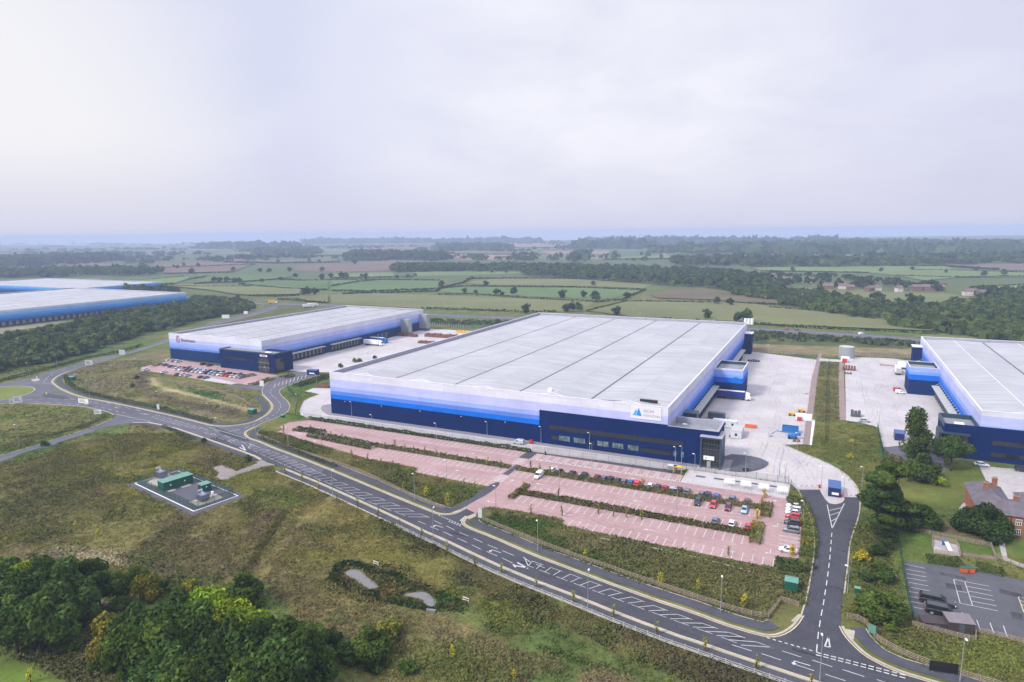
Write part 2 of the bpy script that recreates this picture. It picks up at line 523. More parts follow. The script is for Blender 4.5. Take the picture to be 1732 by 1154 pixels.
# ------------------------------------------------------------------ paved areas (photo survey -> ground polygons)
N_EDGE = [(1760, 1208), (1640, 1172), (1540, 1143), (1294, 1076.2), (1263, 1068), (1221.6, 1055.4), (1180, 1039), (1108, 1015.4), (1025, 985.3), (962, 961.4), (900, 938.5), (836, 910), (794, 894), (727, 864), (680, 845.5), (625, 822.4), (556, 793.8), (504, 773), (466, 759.5), (438.6, 747.4), (359, 720.6), (334.7, 714.5), (300, 705.5), (260, 696.6), (208, 685.3), (173, 678.4), (151, 675), (130, 670), (111, 662.8)]
S_EDGE = [(1760, 1272), (1600, 1222), (1450, 1175), (1379.7, 1153), (1304.8, 1128.2), (1242.4, 1107.4), (1180, 1085.8), (1149.6, 1076), (1087.2, 1052.9), (1033, 1032.1), (968.6, 1006), (900, 980), (846.4, 957.6), (801.3, 936.8), (756.3, 915.1), (714.7, 897), (700, 889.5), (642.6, 862.8), (590.6, 839.2), (538.6, 816), (481.5, 792.9), (466.4, 787), (452.5, 782.5), (442, 777.5), (431.7, 771.7), (404, 761.3), (369.3, 749.2), (334.7, 737), (300, 725.2), (273.8, 719), (251, 714.5)]
N_W, S_W = GP(N_EDGE), GP(S_EDGE)
SLIP_UP = GP([(193, 701.8), (193.5, 704), (191, 708), (182, 713), (149, 726), (104, 740), (52, 756.4), (0, 771), (-70, 792)])
SLIP_LO = GP([(251, 714.5), (225.3, 714.8), (199.3, 719), (173.3, 724.3), (124.8, 740.8), (83.2, 755.5), (43.3, 765), (0, 782.4), (-70, 805)])
S_WEST = GP([(193, 701.8), (187.2, 698.3), (164.6, 692.2), (135.2, 687), (93.6, 684.5), (38.1, 681.8), (0, 683.6), (-50, 688)])
NR_LO = GP([(111, 662.8), (97, 655), (88.4, 648), (88.4, 643.7), (97, 635.9), (117.8, 628.1), (143.8, 619.5), (173.3, 610.8), (208, 601.3), (250, 589), (288, 577), (355, 551), (429, 534), (470, 521)])
NR_UP = GP([(-60, 661), (0, 649.8), (50.3, 639.4), (95.3, 625.5), (145.6, 610.8), (190.6, 601.3), (225.3, 592.6), (260, 582), (288, 570.5), (355, 546), (429, 529), (466, 516)])
# island circle through three surveyed points
def circle3(a, b, c):
    ax, ay = a; bx, by = b; cx_, cy_ = c
    d = 2 * (ax * (by - cy_) + bx * (cy_ - ay) + cx_ * (ay - by))
    ux = ((ax * ax + ay * ay) * (by - cy_) + (bx * bx + by * by) * (cy_ - ay) + (cx_ * cx_ + cy_ * cy_) * (ay - by)) / d
    uy = ((ax * ax + ay * ay) * (cx_ - bx) + (bx * bx + by * by) * (ax - cx_) + (cx_ * cx_ + cy_ * cy_) * (bx - ax)) / d
    return (ux, uy), math.hypot(ax - ux, ay - uy)
RC, RR = circle3(G(59.8, 659.3), G(0, 655), G(0, 677.8))
def circ(c, r, n=48): return [(c[0] + r * math.cos(2 * math.pi * k / n), c[1] + r * math.sin(2 * math.pi * k / n)) for k in range(n)]
ISLAND = circ(RC, RR); RING = circ(RC, RR + 9.5)

# side road to the yard (cabin road)
SR_E = GP([(1540, 1142.8), (1521, 1136.6), (1492, 1124), (1465, 1109.5), (1444.2, 1090.8), (1429.6, 1074.2), (1422.3, 1059.6), (1422.9, 1038.8), (1426.5, 1003.4), (1431.7, 966), (1434.8, 930), (1438, 912), (1446, 890), (1453, 868), (1454, 842)])
SR_W = GP([(1294.4, 1076.2), (1313, 1076.2), (1329.8, 1070), (1346.4, 1057.5), (1356.8, 1040.9), (1365.1, 1013.8), (1371.4, 982.6), (1376.6, 951.4), (1379.5, 922), (1377.6, 901), (1372, 873.2), (1358.2, 845.4), (1350.8, 828.5)])
# car park entrance
EN_W = GP([(727, 864.2), (740.7, 870), (756.3, 870.9), (771.9, 868.3), (790, 858.5)])
EN_E = GP([(794.4, 894.2), (784, 887.4), (782.3, 882.2), (786.6, 877), (804.8, 869.2)])
# side road beside the second warehouse
R2_E = GP([(438.6, 747.4), (419.6, 741.4), (413.5, 734.5), (416.1, 729.2), (431.7, 722.3), (443.8, 715.4), (462.9, 708.5), (482, 700.7), (490.6, 690.3), (487.2, 679.9), (476.8, 671.2), (470.7, 662.5), (476.8, 656.5), (492.4, 650.4), (520, 640), (545, 634)])
R2_W = GP([(359, 720.6), (383.2, 721.5), (407.5, 718.9), (428.3, 714.5), (443.8, 706.7), (454.3, 699.8), (461.2, 690.3), (459.4, 682.5), (452.5, 675.5), (444.7, 667.7), (443.8, 657.3), (452, 648), (468, 636.5), (490, 633), (515, 628)])
AC_W = GP([(442, 777.8), (430, 785), (400, 797), (376, 786.5), (358, 791), (370, 800), (366, 807)])     # sub-station track
AC_E = GP([(466, 787), (445, 790), (425, 796), (400, 804), (380, 813), (371, 812), (366, 807)])

road = MB()
road.prism(N_W + [S_WEST[-1]] + S_WEST[::-1] + S_W[::-1], 0, .020, sides=False)
struct_list = []
M['asphalt'] = ground_mat('asphalt', (.050, .052, .065), .22, (.03, .25, 3.0), .9, (.062, .064, .076))
M['asphalt_old'] = ground_mat('worn_asphalt', (.094, .096, .115), .18, (.02, .2, 2.0), .9, (.12, .12, .14))
M['footway'] = ground_mat('footway_asphalt', (.062, .064, .080), .12, (.05, .4, 3.0), .9)
M['concrete'] = None
def conc(name, c, slab):
    t = NT(name)
    sp = t.node('ShaderNodeSeparateXYZ', Vector=t.node('ShaderNodeMapping', Vector=t.tc.outputs['Object'], Rotation=(0, 0, -TH)).outputs[0])
    fx = t.math('DIVIDE', sp.outputs[0], slab); fy = t.math('DIVIDE', sp.outputs[1], slab * 1.25)
    wn_ = t.node('ShaderNodeTexWhiteNoise', _noise_dimensions='2D', Vector=t.node('ShaderNodeCombineXYZ', X=t.math('FLOOR', fx), Y=t.math('FLOOR', fy)).outputs[0]).outputs['Value']
    j = t.math('MAXIMUM', t.math('LESS_THAN', t.math('FRACT', fx), .03), t.math('LESS_THAN', t.math('FRACT', fy), .025))
    st = t.noise(.045, 6, .65); st2 = t.noise(.6, 5, .6)
    tr = t.noise(1.0, 4, .6, t.node('ShaderNodeMapping', Vector=t.tc.outputs['Object'], Rotation=(0, 0, -TH), Scale=(.8, .02, 1)).outputs[0])
    f = t.math('MULTIPLY', t.math('MULTIPLY', t.map(wn_, 0, 1, .94, 1.04), t.map(st, .3, .7, .86, 1.08)), t.math('MULTIPLY', t.map(st2, .3, .7, .95, 1.05), t.map(tr, .3, .7, .93, 1.04)))
    f = t.math('MULTIPLY', f, t.math('SUBTRACT', 1.0, t.math('MULTIPLY', j, .16)))
    return t.base(t.scale(c, f), .85, 0, .25)
M['concrete'] = conc('yard_concrete', (.435, .41, .41), 6.0)
def pave():
    t = NT('pink_block_paving')
    v = t.node('ShaderNodeMapping', Vector=t.tc.outputs['Object'], Rotation=(0, 0, -TH)).outputs[0]
    br = t.node('ShaderNodeTexBrick', Vector=v, Scale=1.0, Color1=(1.06, 1.06, 1.06, 1), Color2=(.92, .92, .92, 1), Mortar=(.85, .85, .85, 1))
    br.inputs['Brick Width'].default_value = .9; br.inputs['Row Height'].default_value = .45; br.inputs['Mortar Size'].default_value = .02
    n = t.noise(.06, 6, .65); n2 = t.noise(.7, 5, .6)
    c = t.mix(t.map(n, .38, .66, 0, 1), (.335, .215, .212), (.39, .275, .265))
    tr = t.noise(1.0, 5, .6, t.node('ShaderNodeMapping', Vector=v, Scale=(.02, .35, 1)).outputs[0])
    c = t.mix(1.0, t.scale(c, t.math('MULTIPLY', t.map(n2, .3, .7, .92, 1.07), t.map(tr, .3, .7, .88, 1.06))), br.outputs['Color'], 'MULTIPLY')
    return t.base(c, .85, 0, .2)
M['pink'] = pave()
M['paint_white'] = ground_mat('road_marking_paint', (.47, .47, .47), .12, (.2, 1.0, 5.0), .7)
M['paint_yellow'] = ground_mat('yellow_marking_paint', (.50, .42, .28), .12, (.2, 1.0, 5.0), .7)
M['kerb'] = ground_mat('kerb_stone', (.36, .325, .275), .12, (.1, .8, 5.0), .85)
M['paver_dark'] = ground_mat('dark_paving', (.085, .088, .105), .12, (.1, .7, 4.0), .85)
M['slab_grey'] = ground_mat('grey_slab', (.22, .21, .23), .1, (.1, .7, 4.0), .85)
M['gravel'] = ground_mat('pale_gravel', (.36, .335, .33), .14, (.05, .5, 4.0), .95)
M['earth'] = ground_mat('bare_earth_path', (.17, .13, .105), .2, (.05, .5, 3.0), .95)

MAIN_POLY = N_W + [S_WEST[-1]] + S_WEST[::-1] + S_W[::-1]
struct('road', road, M['asphalt'])
def sheet(name, poly, z, mat, base=None):
    b = MB(); b.prism(poly, base if base is not None else z, z, sides=base is not None)
    return struct(name, b, mat)
PAVED = [MAIN_POLY]
def paved(name, poly, z, mat, base=None):
    PAVED.append(poly); return sheet(name, poly, z, mat, base)

# worn older surfacing on the western half of the road
OLD = GP([(552, 792), (504, 772), (466, 759.5), (438.6, 747.4), (416, 738), (424, 746), (412, 748), (372, 733), (359, 720.6), (334.7, 714.5), (300, 705.5), (260, 696.6), (208, 685.3), (173, 678.4), (151, 675), (130, 670), (111, 663)]) + [S_WEST[-1]] + S_WEST[::-1] + GP([(251, 714.8), (274, 719.5), (300, 725.6), (334.7, 737.4), (350, 742), (372, 738), (395, 752), (413, 757.5), (440, 763), (480, 780), (520, 800), (540, 802)])
sheet('road_resurfacing', OLD, .028, M['asphalt_old'])
paved('slip_road', SLIP_UP + SLIP_LO[::-1], .032, M['asphalt_old'])
paved('roundabout_road', RING, .036, M['asphalt_old'])
paved('north_road', NR_LO + NR_UP[::-1], .040, M['asphalt_old'])
paved('side_road', SR_E + GP([(1427.7, 841.4)]) + GP([(1387, 828.5)]) + SR_W[::-1], .026, M['asphalt'])
paved('car_park_entrance_road', [EN_W[0]] + EN_W + EN_E[::-1] + [N_W[12]], .030, M['asphalt'])
paved('second_side_road', R2_E + R2_W[::-1], .024, M['asphalt_old'])
M['track_gravel'] = ground_mat('track_gravel', (.23, .20, .19), .15, (.05, .5, 4.0), .95)
paved('track', AC_W + AC_E[::-1], .018, M['track_gravel'])
DC = smooth(GP([(300, 505), (440, 514), (500, 515), (580, 517), (716, 533), (861, 538), (1000, 545), (1270, 556.5), (1420, 565), (1560, 575.5), (1732, 590), (1900, 604)]), 2)
b = MB(); b.strip(DC, 9, -9, .05); struct('dual_carriageway', b, M['asphalt_old'])
b = MB(); b.strip(DC, .8, -.8, .12); struct('central_reservation', b, M['slab_grey'])

# yards
YARD = [L(152, 234)] + GP([(1386, 609.5), (1358, 752), (1323.7, 752.4), (1350.8, 764.4), (1388.5, 779.5), (1418.7, 794.6), (1436.8, 809.7), (1448.8, 824.8), (1452.5, 841.8), (1427.7, 841.4), (1387, 828.5), (1350, 828.5), (1338, 820)]) + [L(192.5, -5.7), L(160, -6.0), L(158, -9.2), L(135.9, -9.9), L(105, -11.2), L(0, -11.4)] + GP([(522.6, 707.9), (508.8, 702.3), (506.7, 697), (509, 688.5), (514, 678.8), (524, 673), (540.7, 667), (515.7, 662), (531, 656.6), (557, 657)]) + [L(4, 62), L(4, 4), L(148, 4), L(148, 234)]
paved('concrete_yard', YARD, .050, M['concrete'])
YARD2 = [L(-109, 64), L(-109, 241), L(-60, 244), L(-14, 236), L(-22, 150), L(-26, 92), L(-46, 74), L(-78, 63)]
paved('concrete_yard', YARD2, .046, M['concrete'])
YARD3 = GP([(1431, 711.7), (1453.5, 714.4), (1484, 722.8), (1490, 740), (1494, 757), (1540, 752), (1594, 768)]) + [L(252, 48), L(252, 232)] + GP([(1512, 607), (1429, 603.5)])
paved('concrete_yard', YARD3, .050, M['concrete'])
M['brown_pave'] = ground_mat('brown_block_strip', (.24, .185, .17), .12, (.05, .5, 4.0), .9)
paved('brown_paving_strip', GP([(1357.6, 752), (1369.7, 752.8), (1382.5, 640), (1390, 598.5), (1384, 598.5), (1372.8, 640)]), .056, M['brown_pave'])
paved('brown_paving_strip', GP([(1418.3, 640), (1420, 710.5), (1431, 711.6), (1427.4, 640), (1427, 612), (1420, 612)]), .056, M['brown_pave'])
paved('concrete_strip', GP([(1374, 710), (1378.8, 710), (1373, 752.8), (1369.7, 752.8)]), .09, M['white'], 0)
paved('concrete_path', GP([(1386, 606.5), (1424, 609), (1424, 613), (1386, 610.5)]), .085, M['concrete'])
paved('yard_approach_road', GP([(1494, 757), (1540, 752), (1594, 768), (1600, 800), (1560, 800), (1505, 768)]), .060, M['asphalt_old'])
# car parks
LOT = [L(0, -12.2)] + GP([(489.5, 714.7), (472, 722.5), (479, 727), (467.8, 731.2)]) + [L(8, -33.6), L(27.8, -37.8), L(44.6, -40.6), L(54, -42.6), L(75.9, -42.9), L(76.8, -46.9), L(105.5, -47.6)] + GP([(771.9, 868.3), (786.6, 860), (806, 869), (813, 860.5), (830, 858), (850, 860), (890, 866.5), (935, 875), (955.5, 880.5), (950.6, 887.3)]) + [L(150, -64.1), L(192, -64.4), L(192, -58), L(197.2, -57.2), L(197.2, -20), L(192.8, -19.0), L(160.3, -19.0), L(160.3, -12.2), L(108.5, -12.2)]
paved('car_park', LOT, .060, M['pink'])
paved('cycle_parking', [L(160.5, -19.0), L(192.6, -19.0), L(192.6, -6.2), L(160.5, -6.2)], .070, M['concrete'])
LOT2 = GP([(239, 621.6), (283, 611), (291.8, 607), (376, 620), (447.7, 632), (470, 635.4), (423.4, 652), (390.5, 647.5), (350.7, 644.5), (297, 635.4), (238, 626)])
paved('car_park', LOT2, .060, M['pink'])
paved('concrete_apron', GP([(350, 637), (402, 648.5), (391, 651), (344, 643.5)]), .075, M['concrete'])
paved('asphalt_apron', GP([(390, 651), (424, 652.5), (452, 648), (446, 662), (425, 659), (398, 657), (380, 652)]), .030, M['asphalt_old'])
EAST = GP([(1527.4, 949.4), (1624.5, 959), (1732, 982.4), (1800, 996), (1800, 1104), (1732, 1083.4), (1647.8, 1066), (1600, 1056), (1543, 1042.6), (1525.4, 963)])
M['asphalt_grey'] = ground_mat('grey_car_park_tarmac', (.078, .080, .092), .2, (.04, .3, 3.0), .9, (.095, .095, .105))
paved('east_car_park', EAST, .020, M['asphalt_grey'])
paved('gravel_parking', GP([(1656, 788), (1732, 795), (1800, 801), (1800, 880), (1732, 860), (1690, 835), (1669, 816)]), .020, M['gravel'])
paved('garden_path', GP([(1684, 905), (1697, 905), (1704, 944), (1732, 955), (1732, 962), (1697, 947)]), .024, M['gravel'])
paved('garden_path', smooth(GP([(1645, 843), (1633, 848), (1622, 858), (1621, 867), (1634, 868), (1650, 856)]), 2, True), .024, M['gravel'])
paved('garden_path', GP([(1625, 934), (1688, 942), (1688, 948), (1625, 939)]), .022, M['earth'])
paved('play_area', GP([(1577, 912), (1620, 922), (1624, 943), (1580, 936)]), .03, M['gravel'])
# dark paving round the warehouse and its porch
APRON = smooth(GP([(562, 683.5), (547, 684.9), (541.8, 689.8), (544.9, 695.8), (553, 701.9), (576, 704.2)]), 2) + [L(20, -3.2), L(163, -3.2), L(163, .8), L(2, .8), L(2, 14)]
paved('paving_apron', APRON, .062, M['slab_grey'])
paved('paved_island', smooth(GP([(1228, 768), (1265, 771), (1284.5, 775), (1298, 781), (1300, 785.6), (1293.5, 791.6), (1275.4, 797.6), (1257.3, 799.3), (1232.4, 797.8), (1218, 786)]), 1, True), .16, M['paver_dark'], .0)
paved('porch_slab', GP([(1219.6, 778), (1240, 778.8), (1232.4, 797.8), (1205, 793)]), .20, M['slab_grey'], 0)
paved('footpath', [L(105, -11.6), L(158, -9.6), L(160, -12.0), L(108, -12.4)], .10, M['footway'], 0)
paved('footpath', [L(103.2, -12.3), L(107.3, -12.3), L(107.1, -19), L(103.0, -19)], .10, M['footway'], 0)
paved('footpath', [L(105.4, -26.0), L(107.0, -26.0), L(107.3, -36.2), L(105.0, -36.2)], .10, M['footway'], 0)
paved('footpath', smooth(GP([(825, 822), (843, 815), (846, 820), (826, 836), (799, 850), (784, 860), (768, 866), (748, 869), (748, 864.5), (766, 861), (783, 852)]), 1, True), .10, M['footway'], 0)
CABIN_ISL = smooth(GP([(1387, 828.5), (1388, 833), (1399, 850), (1408, 853.5), (1420, 853), (1428, 848), (1428.5, 841), (1415, 836), (1396, 826)]), 1, True)
paved('kerbed_island', CABIN_ISL, .15, M['concrete'], 0)

S0 = Vector(G(226, 818.5)); SXp = Vector(G(327, 866.5)); SA = math.atan2(SXp.y - S0.y, SXp.x - S0.x)
def SS(x, y): c, s_ = math.cos(SA), math.sin(SA); return (S0.x + x * c - y * s_, S0.y + x * s_ + y * c)
def SUB(px, py, z=0):
    p = Vector(G(px, py, z)) - S0; c, s_ = math.cos(SA), math.sin(SA); return (p.x * c + p.y * s_, -p.x * s_ + p.y * c)
LX = (SXp - S0).length; LY = 14.6
paved('gravel_margin', [SS(-1.4, -1.6), SS(LX + 2, -1.6), SS(LX + 2, LY + 1.4), SS(-1.4, LY + 1.4)], .04, M['paver_dark'], 0)
M['lawn'] = ground_mat('mown_lawn', (.135, .160, .040), .14, (.06, .4, 3.0), .95, (.12, .155, .036))
paved('roundabout_lawn', circ(RC, RR - .05), .10, M['lawn'], 0)
# ---- footways, verges and kerbs along the main road
N1 = GP([(1294.4, 1076.2), (1263, 1068), (1221.6, 1055.4), (1180, 1039), (1108, 1015.4), (1025, 985.3), (962, 961.4), (900, 938.5), (836, 910), (794.4, 894.2)])
N1 = GP([(1356.8, 1040.9), (1346.4, 1057.5), (1329.8, 1070), (1313, 1076.2)]) + N1 + GP([(784, 887.4), (782.3, 882.2), (786.6, 877), (804.8, 869.2)])
N2 = GP([(790, 858.5), (771.9, 868.3), (756.3, 870.9), (740.7, 870), (727, 864.2), (680, 845.5), (625, 822.4), (556, 793.8), (504, 773), (466, 759.5), (438.6, 747.4), (419.6, 741.4), (413.5, 734.5), (416.1, 729.2), (431.7, 722.3)])
N3 = R2_W[::-1][5:] + GP([(334.7, 714.5), (300, 705.5), (260, 696.6), (208, 685.3), (173, 678.4), (151, 675), (130, 670), (111, 662.8), (97, 655), (88.4, 648), (88.4, 643.7), (97, 635.9), (117.8, 628.1)])
N0 = GP([(1760, 1208), (1640, 1172), (1540, 1142.8), (1521, 1136.6), (1492, 1124), (1465, 1109.5), (1444.2, 1090.8), (1429.6, 1074.2), (1422.3, 1059.6)])
S1 = S_W[:21]
S2 = GP([(442, 777.5), (431.7, 771.7), (404, 761.3), (369.3, 749.2), (334.7, 737), (300, 725.2), (273.8, 719), (251, 714.5), (225, 714.8)])
kb = MB(); ye = MB(); fw = MB()
for ln, a, bb in ((smooth(N0, 1), 0, 1), (smooth(N1, 1), 0, 1), (smooth(N2, 1), 0, 1), (smooth(N3, 1), 0, 1)):
    kb.strip(ln, -.02, -.55, .13, 0, 0.0)             # right of travel (eastern end to west): away from the road
    ye.strip(ln, .42, .16, .045)
for ln in (S1, S2):
    kb.strip(ln, .02, .62, .13, 0, 0.0)
    ye.strip(ln, -.15, -.38, .045)
for ln in (smooth(SR_E[8:], 1), smooth(R2_E[4:], 1), smooth(SLIP_UP[2:], 1), smooth(NR_LO[5:], 1)): kb.strip(ln, .0, -.32, .13, 0, 0.0)
for ln in (smooth(SR_W[4:], 1), smooth(R2_W[9:], 1)): kb.strip(ln, .0, .32, .13, 0, 0.0)
kb.strip(ISLAND + [ISLAND[0]], 0.0, .5, .15, 0, 0.0)
kb.strip(smooth(S_WEST, 1), 0, .4, .13, 0, 0)
kb.strip(smooth(GP([(1323.7, 752.4), (1350.8, 764.4), (1388.5, 779.5), (1418.7, 794.6), (1436.8, 809.7), (1448.8, 824.8), (1452.5, 841.8)]), 1), .0, .5, .14, 0, 0)
kb.strip(smooth(GP([(1010, 910), (1080, 922), (1180, 943), (1230, 956), (1270, 968)]), 1), .15, -.15, .12, 0, 0)
struct('kerb', kb, M['kerb'])
struct('edge_marking', ye, M['paint_yellow'])
FN1 = offset(smooth(N1[3:-3], 1), -2.0)
for ln in (smooth(N1[2:-2], 1), smooth(N2[2:], 1), smooth(N3, 1), smooth(N0, 1)):
    fw.strip(ln, -1.7, -4.6, .11, 0, 0)
for ln in (S1[1:], S2): fw.strip(ln, .95, 3.1, .11, 0, 0)
struct('footway', fw, M['footway'])
eg = MB()
for ln in (S1[1:],): eg.strip(ln, 3.1, 3.55, .14, 0, 0)
for ln in (smooth(N1[2:-2], 1), smooth(N2[2:], 1), smooth(N0, 1)): eg.strip(ln, -4.6, -4.8, .14, 0, 0)
struct('footway_edging', eg, M['kerb'])
for p in (((1338, 1051), (1350, 1040), (1357, 1043), (1347, 1054)), ((1427, 1064), (1446, 1068), (1444, 1083), (1436, 1079)), ((765, 867), (778, 862.5), (781, 864.5), (768, 869.5)), ((791, 877), (803, 871.5), (806, 873.5), (794, 879))):
    sheet('dropped_kerb_paving', GP(p), .145, M['kerb'], 0)

# wheel-polished tracks, repairs and tyre scuffs
def film(name, c, a):
    t = NT(name); t.base(c, .9, 0, .1)
    tr = t.node('ShaderNodeBsdfTransparent'); mx = t.n.new('ShaderNodeMixShader')
    t.l.new(t.map(t.math('ADD', t.math('MULTIPLY', t.noise(.12, 5, .65), .6), t.math('MULTIPLY', t.noise(1.6, 4, .6), .4)), .36, .66, 0, a), mx.inputs[0])
    t.l.new(tr.outputs[0], mx.inputs[1]); t.l.new(t.b.outputs[0], mx.inputs[2]); t.l.new(mx.outputs[0], t.out.inputs[0]); return t.m
M['track_film'] = film('wheel_track_polish', (.12, .12, .135), .55); M['scuff'] = film('tyre_scuff', (.05, .05, .052), .26); M['patch'] = film('tar_repair', (.025, .025, .03), .5)
b = MB(); rl_ = resample(S_W, 6)
for o_ in (1.0, 2.6): b.strip(offset(rl_, -o_), .3, -.3, .034)
nl_ = resample(N_W, 6)
for o_ in (1.1, 2.7): b.strip(offset(nl_, o_), .3, -.3, .034)
cl_ = smooth(GP([(1384, 1072), (1393, 1020), (1401, 966), (1406, 914), (1407, 890)]), 2)
for o_ in (-2.9, -1.4, 1.2, 2.7): b.strip(offset(cl_, o_), .28, -.28, .034)
struct('wheel_track', b, M['track_film'])
b = MB()
for px, py, w_, l_ in ((1340, 1098, .8, 6), (1230, 1075, 1.0, 3), (1090, 1030, .7, 8), (880, 950, .9, 4), (760, 900, .8, 5), (620, 845, 1.0, 3), (1395, 990, .6, 5), (1415, 930, .8, 2.5), (1440, 1120, 1.2, 4), (1600, 990, 2.5, 3), (1690, 1000, 2, 4), (1590, 970, 1.5, 5), (1710, 1040, 3, 2)):
    p = G(px, py); q = (p[0] + l_ * .86, p[1] - l_ * .5); b.strip([p, q], w_ / 2, -w_ / 2, .037)
struct('road_repair', b, M['patch'])
b = MB(); rs_ = random.Random(3)
for u0, u1, v0, v1, n in ((168, 205, 20, 225, 34), (214, 244, 60, 220, 26), (-95, -40, 80, 230, 22), (172, 205, -6, 20, 10), (10, 100, -24, -20, 8), (112, 190, -24, -20, 8), (112, 190, -41, -37, 8), (112, 190, -59, -55, 6)):
    for k in range(n):
        u, v = rs_.uniform(u0, u1), rs_.uniform(v0, v1); a = (math.pi / 2 if v1 - v0 > 8 else 0) + rs_.uniform(-.35, .35); l_ = rs_.uniform(8, 34) if v1 - v0 > 8 else rs_.uniform(6, 22); cu_ = rs_.uniform(-.02, .02); pts = []
        for j in range(9): pts.append(L(u, v)); u += math.cos(a) * l_ / 8; v += math.sin(a) * l_ / 8; a += cu_ * l_ / 8
        for o_ in (-.9, .9): b.strip(offset(pts, o_), .16, -.16, .0655 + .0001 * k)
struct('tyre_scuff', b, M['scuff'])
# ------------------------------------------------------------------ painted markings
mk = MB(); mky = MB()
def seg(a, b_, wd=.12, z=.052, mb=None):
    (mb or mk).strip([a, b_], wd / 2, -wd / 2, z)
def pseg(x0, y0, x1, y1, wd=.14, z=.052, mb=None): seg(G(x0, y0), G(x1, y1), wd, z, mb)
def arrow(u, v, du, dv, ln=3.2, z=.07, left=0, world=False):
    p = Vector((u, v)) if world else Vector(L(u, v)); d = Vector((du, dv)) if world else Vector((du * CT - dv * ST, du * ST + dv * CT))
    d.normalize(); n = Vector((-d.y, d.x))
    a = p - d * ln / 2; c = p + d * ln * .12; t = p + d * ln / 2
    if left:
        q = p + d * ln * .2
        mk.add([(*(a + n * .1), z), (*(a - n * .1), z), (*(q - n * .1), z), (*(q + n * .1), z)], [(0, 1, 2, 3)])
        h = q + n * .55 * left
        mk.add([(*(q - n * .1 * left), z), (*(q + d * .22), z), (*(h + d * .22), z), (*(h - d * .06), z)], [(0, 1, 2, 3)])
        mk.add([(*(h + d * .55), z), (*(h - d * .4), z), (*(h + n * left * .8 + d * .1), z)], [(0, 1, 2)])
        return
    mk.add([(*(a + n * .1), z), (*(a - n * .1), z), (*(c - n * .1), z), (*(c + n * .1), z)], [(0, 1, 2, 3)])
    mk.add([(*(c + n * .5), z), (*(c - n * .5), z), (*t, z)], [(0, 1, 2)])
def hatch(up, lo, n, z=.052, wd=.16):
    # ghost island: broken borders with slanting bars
    lu, ll = length(up), length(lo)
    for k in range(n):
        f = k / n
        a, _ = at_len(up, lu * min(.999, f + .80 / n)); c, _ = at_len(lo, ll * min(.999, f + .05 / n))
        seg(a, c, wd, z)
        if k % 2 == 0:
            p, _ = at_len(up, lu * min(.99, f + .78 / n)); q, _ = at_len(up, lu * min(.999, f + 2.0 / n)); seg(p, q, wd * .8, z)
        else:
            p, _ = at_len(lo, ll * max(0, f - 1.6 / n)); q, _ = at_len(lo, ll * max(.001, f - .3 / n)); seg(p, q, wd * .8, z)
hatch(GP([(425, 752), (480, 771), (534, 797), (600, 826), (660, 850), (727, 876)]), GP([(420, 758), (455, 775), (500, 795), (560, 820), (625, 850), (702, 879)]), 32)
hatch(GP([(888, 945.5), (960, 970), (1040, 999), (1120, 1030), (1200, 1059), (1262, 1080), (1308, 1097)]), GP([(893, 957), (960, 983), (1030, 1009), (1100, 1035), (1180, 1064), (1240, 1085), (1272, 1101)]), 22)
hatch(GP([(262, 701), (300, 712), (343, 724)]), GP([(256, 706), (300, 719), (340, 727)]), 16, .056, .16)
for q in ((425, 752, 420, 758), (888, 945.5, 893, 957), (885, 943, 897, 951), (422, 750.5, 431, 754)): pseg(*q, .2)
# lane lines, lower right junctions
for q in ((707, 882, 720, 887), (734, 881, 747, 887), (755, 890, 769, 897), (777, 901, 792, 907), (801, 911, 816, 918), (825, 922, 842, 929), (850, 932, 869, 940), (728, 891, 742, 897), (750, 900, 765, 907), (774, 911, 790, 918), (798, 922, 814, 930), (823, 933, 841, 941), (849, 944, 867, 953), (907, 955, 921, 961),
          (1323, 1101.5, 1355, 1112), (1374, 1117, 1408, 1128.5), (1425, 1133, 1462, 1145), (1288, 1106, 1321, 1117), (1339, 1122.5, 1377, 1135), (1396, 1141, 1430, 1152), (1483, 1150, 1500, 1156), (1290, 1090, 1308, 1097), (1238, 1091, 1271, 1101.5),
          (341, 724, 352, 728), (380, 737, 390, 741), (394, 742, 403, 745), (407, 746.5, 416, 750), (345, 732, 354, 735), (369, 740.5, 379, 744), (384, 746, 393, 749.5), (362, 727, 372, 731.5),
          (229, 693, 238, 696), (212, 689, 220, 692), (196, 685, 204, 688), (236, 699, 244, 701)): pseg(*q, .16)
for px, py, d, lf in ((741, 890, (-1, 0.34), 1), (837, 932, (-1, .34), 1), (1352, 1121, (-1, .30), 1), (393, 745, (-1, .4), 1), (362, 735, (-1, .4), 1), (183, 682, (1, -.2), 0), (198, 690, (-1, .2), 0), (248, 701, (-1, .2), 0)):
    e = G(px, py); f_ = G(px + d[0] * 14, py - d[1] * 14 - 0)
    arrow(e[0], e[1], f_[0] - e[0], f_[1] - e[1], 3.8, .056, lf, True)
for px, py in ((1400, 1088), (783, 875)):
    c0 = G(px - 5, py + 6); c1 = G(px + 4, py + 7); c2 = G(px + (1 if px > 1000 else 5), py - 10 if px > 1000 else py - 2)
    for a, c in ((c0, c1), (c1, c2), (c2, c0)): seg(a, c, .28, .05)
for p0, p1 in (((405, 757), (416, 763)), ((409, 753), (416, 763)), ((871, 957), (892, 961)), ((868, 955), (872, 960)), ((875, 952), (893, 962))): pseg(*p0, *p1, .42)
def dashed(line, on, off, wd, z=.052, mb=None):
    d = 0; l = length(line)
    while d + on * .6 < l:
        a, _ = at_len(line, d); c, _ = at_len(line, min(l * .999, d + on)); seg(a, c, wd, z, mb); d += on + off
dashed(GP([(1297, 1079), (1380, 1103)]), .6, .5, .28)
